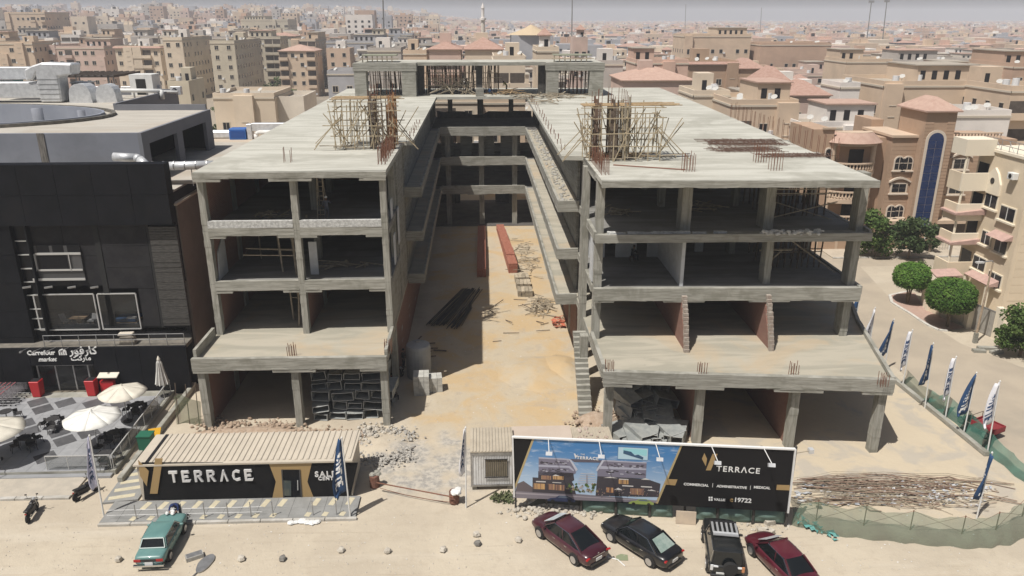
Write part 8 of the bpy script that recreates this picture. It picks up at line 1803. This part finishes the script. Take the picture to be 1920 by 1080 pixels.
RUB = mat('rubble_stone', (.40,.36,.30), (.52,.48,.41), 3, .95, bump=.4); RUBB = mat('rubble_brown', (.42,.33,.25), (.34,.25,.18), 3, .95, bump=.4); GRAV = mat('grey_gravel', (.33,.31,.28), (.45,.43,.39), 2, .95, bump=.4); SANDH = mat('sand_heap', (.54,.36,.17), (.50,.39,.235), .8, .95, bump=.6, bscale=5)
mound('rubble',None,[(395+12*k,795+R(0,22)) for k in range(15)],620,(.06,.22),RUBB,.35); mound('rubble',None,[(570+12*k,815+R(-5,5)) for k in range(9)],160,(.06,.2),RUBB,.2)
mound('gravel',None,[(R(680,760),R(812,870)) for k in range(30)],1100,(.04,.15),GRAV,.35); mound('rubble',None,[(R(690,730),R(800,830)) for k in range(12)],200,(.08,.24),RUB,.5)
mound('rubble',None,[(975+11*k,948+R(-4,14)) for k in range(14)],330,(.05,.2),RUB,.2); mound('rubble',None,[(1140+8*k,955+R(0,10)) for k in range(10)],60,(.05,.14),RUB,.1); mound('rubble',None,[(1385+8*k,985+R(0,12)) for k in range(9)],70,(.04,.14),RUB,.1)
mound('rubble',None,[(1085+9*k,800-R(0,22)) for k in range(8)],200,(.06,.22),RUBB,.5)
mound('rubble',None,[(1550+26*k,925+R(-14,14)) for k in range(12)],260,(.05,.15),RUB,.08)
def lump(label, px, py, rx, ry, h_, m):
    c = at(px,py); M = MB(); n_, k_ = 26, 7; vs = []
    for j in range(k_):
        f = j/(k_-1)
        for i in range(n_): a = 2*pi*i/n_; e = 1+.18*mnoise.noise(Vector((2*cos(a),2*sin(a),f*2+px))); vs.append((c.x+rx*f*e*cos(a),c.y+ry*f*e*sin(a),h_*(1-f*f)**1.3*(1+.25*mnoise.noise(Vector((3*f*cos(a),3*f*sin(a),px))))-.03*(j == k_-1)))
    M.add(vs,[(j*n_+i,(j+1)*n_+i,(j+1)*n_+(i+1)%n_,j*n_+(i+1)%n_) for j in range(k_-1) for i in range(n_)]); return tag(M.build('sand_heap', m, smooth=True), label, 'sand heap')
lump('yellow sand heap spread at the mouth of the courtyard', 1005, 700, 3.4, 3.6, .42, bpy.data.materials['sand_ground']); lump('low yellow sand heap nearer the right wing stairs', 1052, 690, 1.8, 3.0, .6, bpy.data.materials['sand_ground']); lump('low grey gravel heap between sales cabin and site cabin', 722, 835, 2.2, 2.2, .4, bpy.data.materials['sand_ground']); lump('low brown earth heap before the left wing', 470, 812, 4.2, .9, .35, RUBB); lump('earth and rag heap behind the tin-roofed shed', 1120, 790, 1.6, 1.3, .7, RUBB)
# ---- long bent bars lying before the right wing
def bars(label, n, f_, m, r_=.03):
    o = thing('bar_pile', label, 'steel bars', at(1650,925)); M = MB()
    for k in range(n):
        p = f_(k); M.path(p, r_*R(.6,1.2), 4)
    M.build('bars', m, o, kind='stuff'); return o
def arc(k):
    y0 = R(895,945); x0 = R(1482,1560); x1 = x0+R(120,380); bow = R(-16,4); z = R(.05,.35)
    return [at(x0+(x1-x0)*t_/6, y0+bow*sin(pi*t_/6)+(t_/6)*R(-2,22), z*(1-t_/9)) for t_ in range(7)]
bars('long curved rusty bars heaped behind the thin net at the right front', 36, arc, mat('dull_rust_bars', (.17,.11,.08), (.27,.19,.14), 3, .9)); bars('pale cables and strips tangled among the rusty bars', 44, arc, WOOD_G, .02)
M = MB()
for k in range(240):
    q = at(R(1490,1860),R(905,950)); a = R(0,6); s_ = R(.05,.22); M.add([q+Vector((s_*cos(a+j*1.57),s_*sin(a+j*1.57)*.7,R(.02,.14))) for j in range(4)],[(0,1,2,3)])
M.build('litter', mat('paper_litter', (.55,.54,.52), (.36,.40,.46), 6, .9), kind='stuff')
M = MB()
for k in range(260):
    q = at(R(200,1900),R(945,1075)) if k % 2 else at(R(870,1080),R(560,780)); a = R(0,6); s_ = R(.02,.07); M.add([q+Vector((s_*cos(a+j*1.57),s_*sin(a+j*1.57)*.7,R(.012,.04))) for j in range(4)],[(0,1,2,3)])
M.build('litter', mat('pale_litter', (.66,.64,.6), rough=.9), kind='stuff')
# ---- barrels, bars between them, stones on the street
for px, py, lb, m_ in ((852,942,'rusty barrel under a white rag beside the site cabin',WHITEP),(703,912,'rusty barrel under a grey rag by the corner of the sales cabin',CONC)):
    q = at(px,py); o = thing('barrel', lb, 'barrel', q, 'barrels holding the barrier pole'); MB().lathe([(.30,0),(.31,.05),(.31,.4),(.33,.42),(.31,.44),(.31,.8),(.28,.84)],(q.x,q.y,0),14).build('drum', mat('rusty_drum', (.14,.06,.04), (.2,.1,.07), 4), o); M = MB()
    for k in range(9): M.rock((q.x+R(-.28,.28),q.y+R(-.28,.28),.84+R(-.15,.1)),R(.14,.26),.6)
    M.build('rag', m_, o)
p, q = at(706,905,.75), at(850,932,.75); o = thing('barrier_pole', 'thin rusty barrier pole laid between the two barrels', 'pole', (p.x,p.y,.7)); MB().tube(p,q,.04).build('pole', REBAR, o)
p, q = at(712,915,.3), at(850,942,.3); o = thing('barrier_rope', 'thin dark line sagging below the barrier pole', 'rope', (p.x,p.y,.3)); MB().path([p.lerp(q,t_/8)-Vector((0,0,.15*sin(pi*t_/8))) for t_ in range(9)],.02,5).build('rope', REBAR, o)
for i, (px, py, c_) in enumerate(((222,1052,'tan'),(453,1050,'pale'),(530,1050,'dark grey'),(640,1034,'pale'),(727,1036,'pale tan'),(831,1033,'pale'),(896,1022,'dark grey'),(972,1015,'pale'),(893,1005,'flat white'))):
    q = at(px,py); o = tag(MB().rock((0,0,.12),.24,.8).build('street_stone', BLACKP if False else (mat('dark_stone', (.14,.13,.12), (.2,.19,.17), 4) if 'dark' in c_ else RUB)), f'{c_} stone set out on the street, {("outermost left, by the teal car","right of the fallen panel","fourth from the teal car side","beside the middle of the street","between two pale stones","left of the dark stone near the maroon car","next but one to the maroon car","nearest the maroon car","small chip above the row")[i]}', 'stone', 'stones in a row on the street'); o.location = q
q = at(385,1058); o = thing('fallen_panel', 'grey rounded panel with a pole lying on the street', 'panel', q); M = MB(); M.prism([(q.x+.38*cos(a)*(1 if sin(a)>0 else .9)+.12*sin(a), q.y+.75*sin(a)) for a in [2*pi*k/18 for k in range(18)]],.03,.09); M.build('panel', STEEL, o); MB().tube((q.x-.2,q.y-.7,.06),(q.x-.6,q.y-1.8,.06),.035).build('pole', STEEL, o)
q = at(365,1046); o = thing('flat_box', 'small flat grey box near the fallen panel on the street', 'box', q); MB().cbox((q.x,q.y,.12),(.9,.45,.24),.5).build('box', CONC_D, o); MB().cbox((q.x,q.y,.25),(.8,.36,.02),.5).build('lid', STEEL, o)
for i, (px, py) in enumerate(((1430,1000),(1443,983),(1442,1003))):
    q = at(px,py); o = tag(MB().cbox((0,0,.16),(.62,.34,.32),.3*i).build('loose_block', RUB, bevel=.02), ('left','upper','right')[i]+' pale loose block between the off-roader and the dark red car', 'block', 'loose blocks behind the parked cars'); o.location = q
M = MB()
for k in range(1500):
    q = at(R(0,1920),R(950,1079)) if k % 3 else at(R(800,1070),R(440,800)); M.rock((q.x,q.y,.0),R(.015,.055),.8)
M.build('pebbles', RUB, kind='stuff')
# ladder on the top floor, left wing
q = at(603,411,Z3); o = thing('step_ladder', 'tall wooden step ladder beside the person on the top floor', 'ladder', q)
for a in (-.3,.3): MB().bar((q.x+a,q.y,Z3),(q.x+a*.6,q.y+.5,Z3+3.4),.07).build('rail', WOOD_G, o); MB().bar((q.x+a,q.y+1.2,Z3),(q.x+a*.6,q.y+.55,Z3+3.4),.06).build('rear_rail', WOOD_G, o)
for k in range(9): MB().bar((q.x-.28+.01*k,q.y+.05*k+.04,Z3+.35+.35*k),(q.x+.28-.01*k,q.y+.05*k+.04,Z3+.35+.35*k),.05).build('rung', WOOD_G, o)
# floor clutter inside
for (cx, cy, z, lb) in ((10.3,58.5,Z3,'timber and block scrap on the third floor, left bay of the right wing'),(18,60,Z3,'timber scrap on the third floor behind the middle column'),(-16,59,Z3,'battens lying on the top floor of the left wing'),(-11,58.5,Z2,'battens lying on the second floor of the left wing')): heap(lb, cx, cy, z, 16, 2.0, 1.2, .35, WOOD_G, (.8,2.4))
M = MB()
for k in range(60): M.rock((21.6+R(-2,2.4),51.8+R(-.25,.35),Z3+.1+R(0,.25)),R(.1,.24),.6)
tag(M.build('plaster_rubble', ROUGH), 'heap of white plaster rubble on the third floor ledge of the right wing', 'rubble')
M = MB()
for k in range(200): f = R(0,1); M.rock((6.75+R(0,.9),62.5+44*f,Z3+.05),R(.05,.2),.6)
M.build('rubble', CONC_D, kind='stuff'); M = MB()
for k in range(150): M.rock((R(-5,6),107.1+R(0,1.2),Z3+.15),R(.08,.24),.6)
M.build('rubble', CONC_D, kind='stuff')
# strip beside the shop terrace: low wall, torn net, bins, weeds
o = thing('side_kerb_wall', 'low concrete wall between the shop terrace railing and the building plot', 'wall', (-23.2,50,0))
for k in range(8): y0 = 43.2+1.7*k; MB().box(-23.35+.0*k,-23.0,y0+.01,y0+1.69,0,.5).build('wall_segment', CONC, o, bevel=.03)
p = at(352,800); NETG = netmat('torn_green_net', (.13,.15,.09), .6); o = thing('torn_net', 'torn olive net hanging on sticks beside the left front column', 'net', p); M = MB(); vs = []
for i in range(8):
    for j in range(7): f, g_ = i/7, j/6; vs.append((p.x-.9+1.9*f, p.y+.3+.25*sin(5*f+2*g_), 2.6*g_*(1-.5*abs(f-.35))+.02))
M.add(vs,[(i*7+j,(i+1)*7+j,(i+1)*7+j+1,i*7+j+1) for i in range(7) for j in range(6)]); M.build('netting', NETG, o, smooth=True)
for a in (-.8,0,.7): MB().tube((p.x+a,p.y+.4,0),(p.x+a+R(-.3,.3),p.y+.5,R(2.6,3.6)),.035,n=5).build('stick', WOOD_D, o)
q = at(272,860); o = thing('green_bin', 'dark green bin behind the left corner of the sales cabin', 'bin', q); MB().cbox((q.x,q.y+.6,.75),(.8,.7,1.5),0,None,1.1).build('body', mat('green_plastic', (.015,.12,.07), rough=.6), o); MB().cbox((q.x,q.y+.6,1.53),(.95,.85,.06)).build('lid', mat('green_plastic', (.015,.12,.07)), o)
q = at(284,845); o = thing('yellow_barrow', 'yellow wheelbarrow tub behind the sales cabin corner', 'wheelbarrow', q+Vector((0,.8,0))); x, y = q.x, q.y+.8; MB().cbox((x,y,.75),(.6,.95,.4),.3,None,1.35).build('tub', mat('yellow_paint', (.60,.33,.02), rough=.5), o); MB().lathe([(.2,-.04),(.2,.04)],(x,y+.7,.2),12,'Y').build('wheel', TYRE, o); MB().tube((x-.25,y-.9,.7),(x-.2,y+.7,.25),.03).tube((x+.25,y-.9,.7),(x+.2,y+.7,.25),.03).build('handles', STEEL, o)
M = MB()
for k in range(16): q = at(940+R(-16,18),937+R(-5,5)); leaves(M,(q.x,q.y,.15),(.35,.3,.25),26,.2)
tag(M.build('weed_patch', LEAFO), 'patch of olive weeds by the left foot of the billboard', 'weeds')
q = at(688,975); o = thing('white_sack', 'flat white sack lying on the kerb of the sales cabin apron', 'sack', at(572,980)); q = o.location; M = MB()
for k in range(6): M.rock((q.x+.3*k-.8,q.y+R(-.1,.1),.08),R(.2,.32),.35)
M.build('sack', WHITEP, o)
p, q = at(1140,1045), at(1172,1062); o = tag(MB().path([Vector((p.x-.6,p.y+.5,.02)),p+Vector((0,0,.02)),p.lerp(q,.5)+Vector((.1,.15,.02)),q+Vector((0,0,.02))],.035,5).build('white_hose', WHITEP), 'white hose on the ground between the maroon and the black car', 'hose')
q = at(1166,1046); o = tag(MB().prism([(q.x-.35,q.y-.2),(q.x+.3,q.y-.25),(q.x+.35,q.y+.2),(q.x,q.y+.3),(q.x-.3,q.y+.15)],.01,.03).build('green_cloth', mat('olive_cloth', (.22,.25,.15), rough=.95)), 'olive rag on the ground right of the maroon car', 'rag')
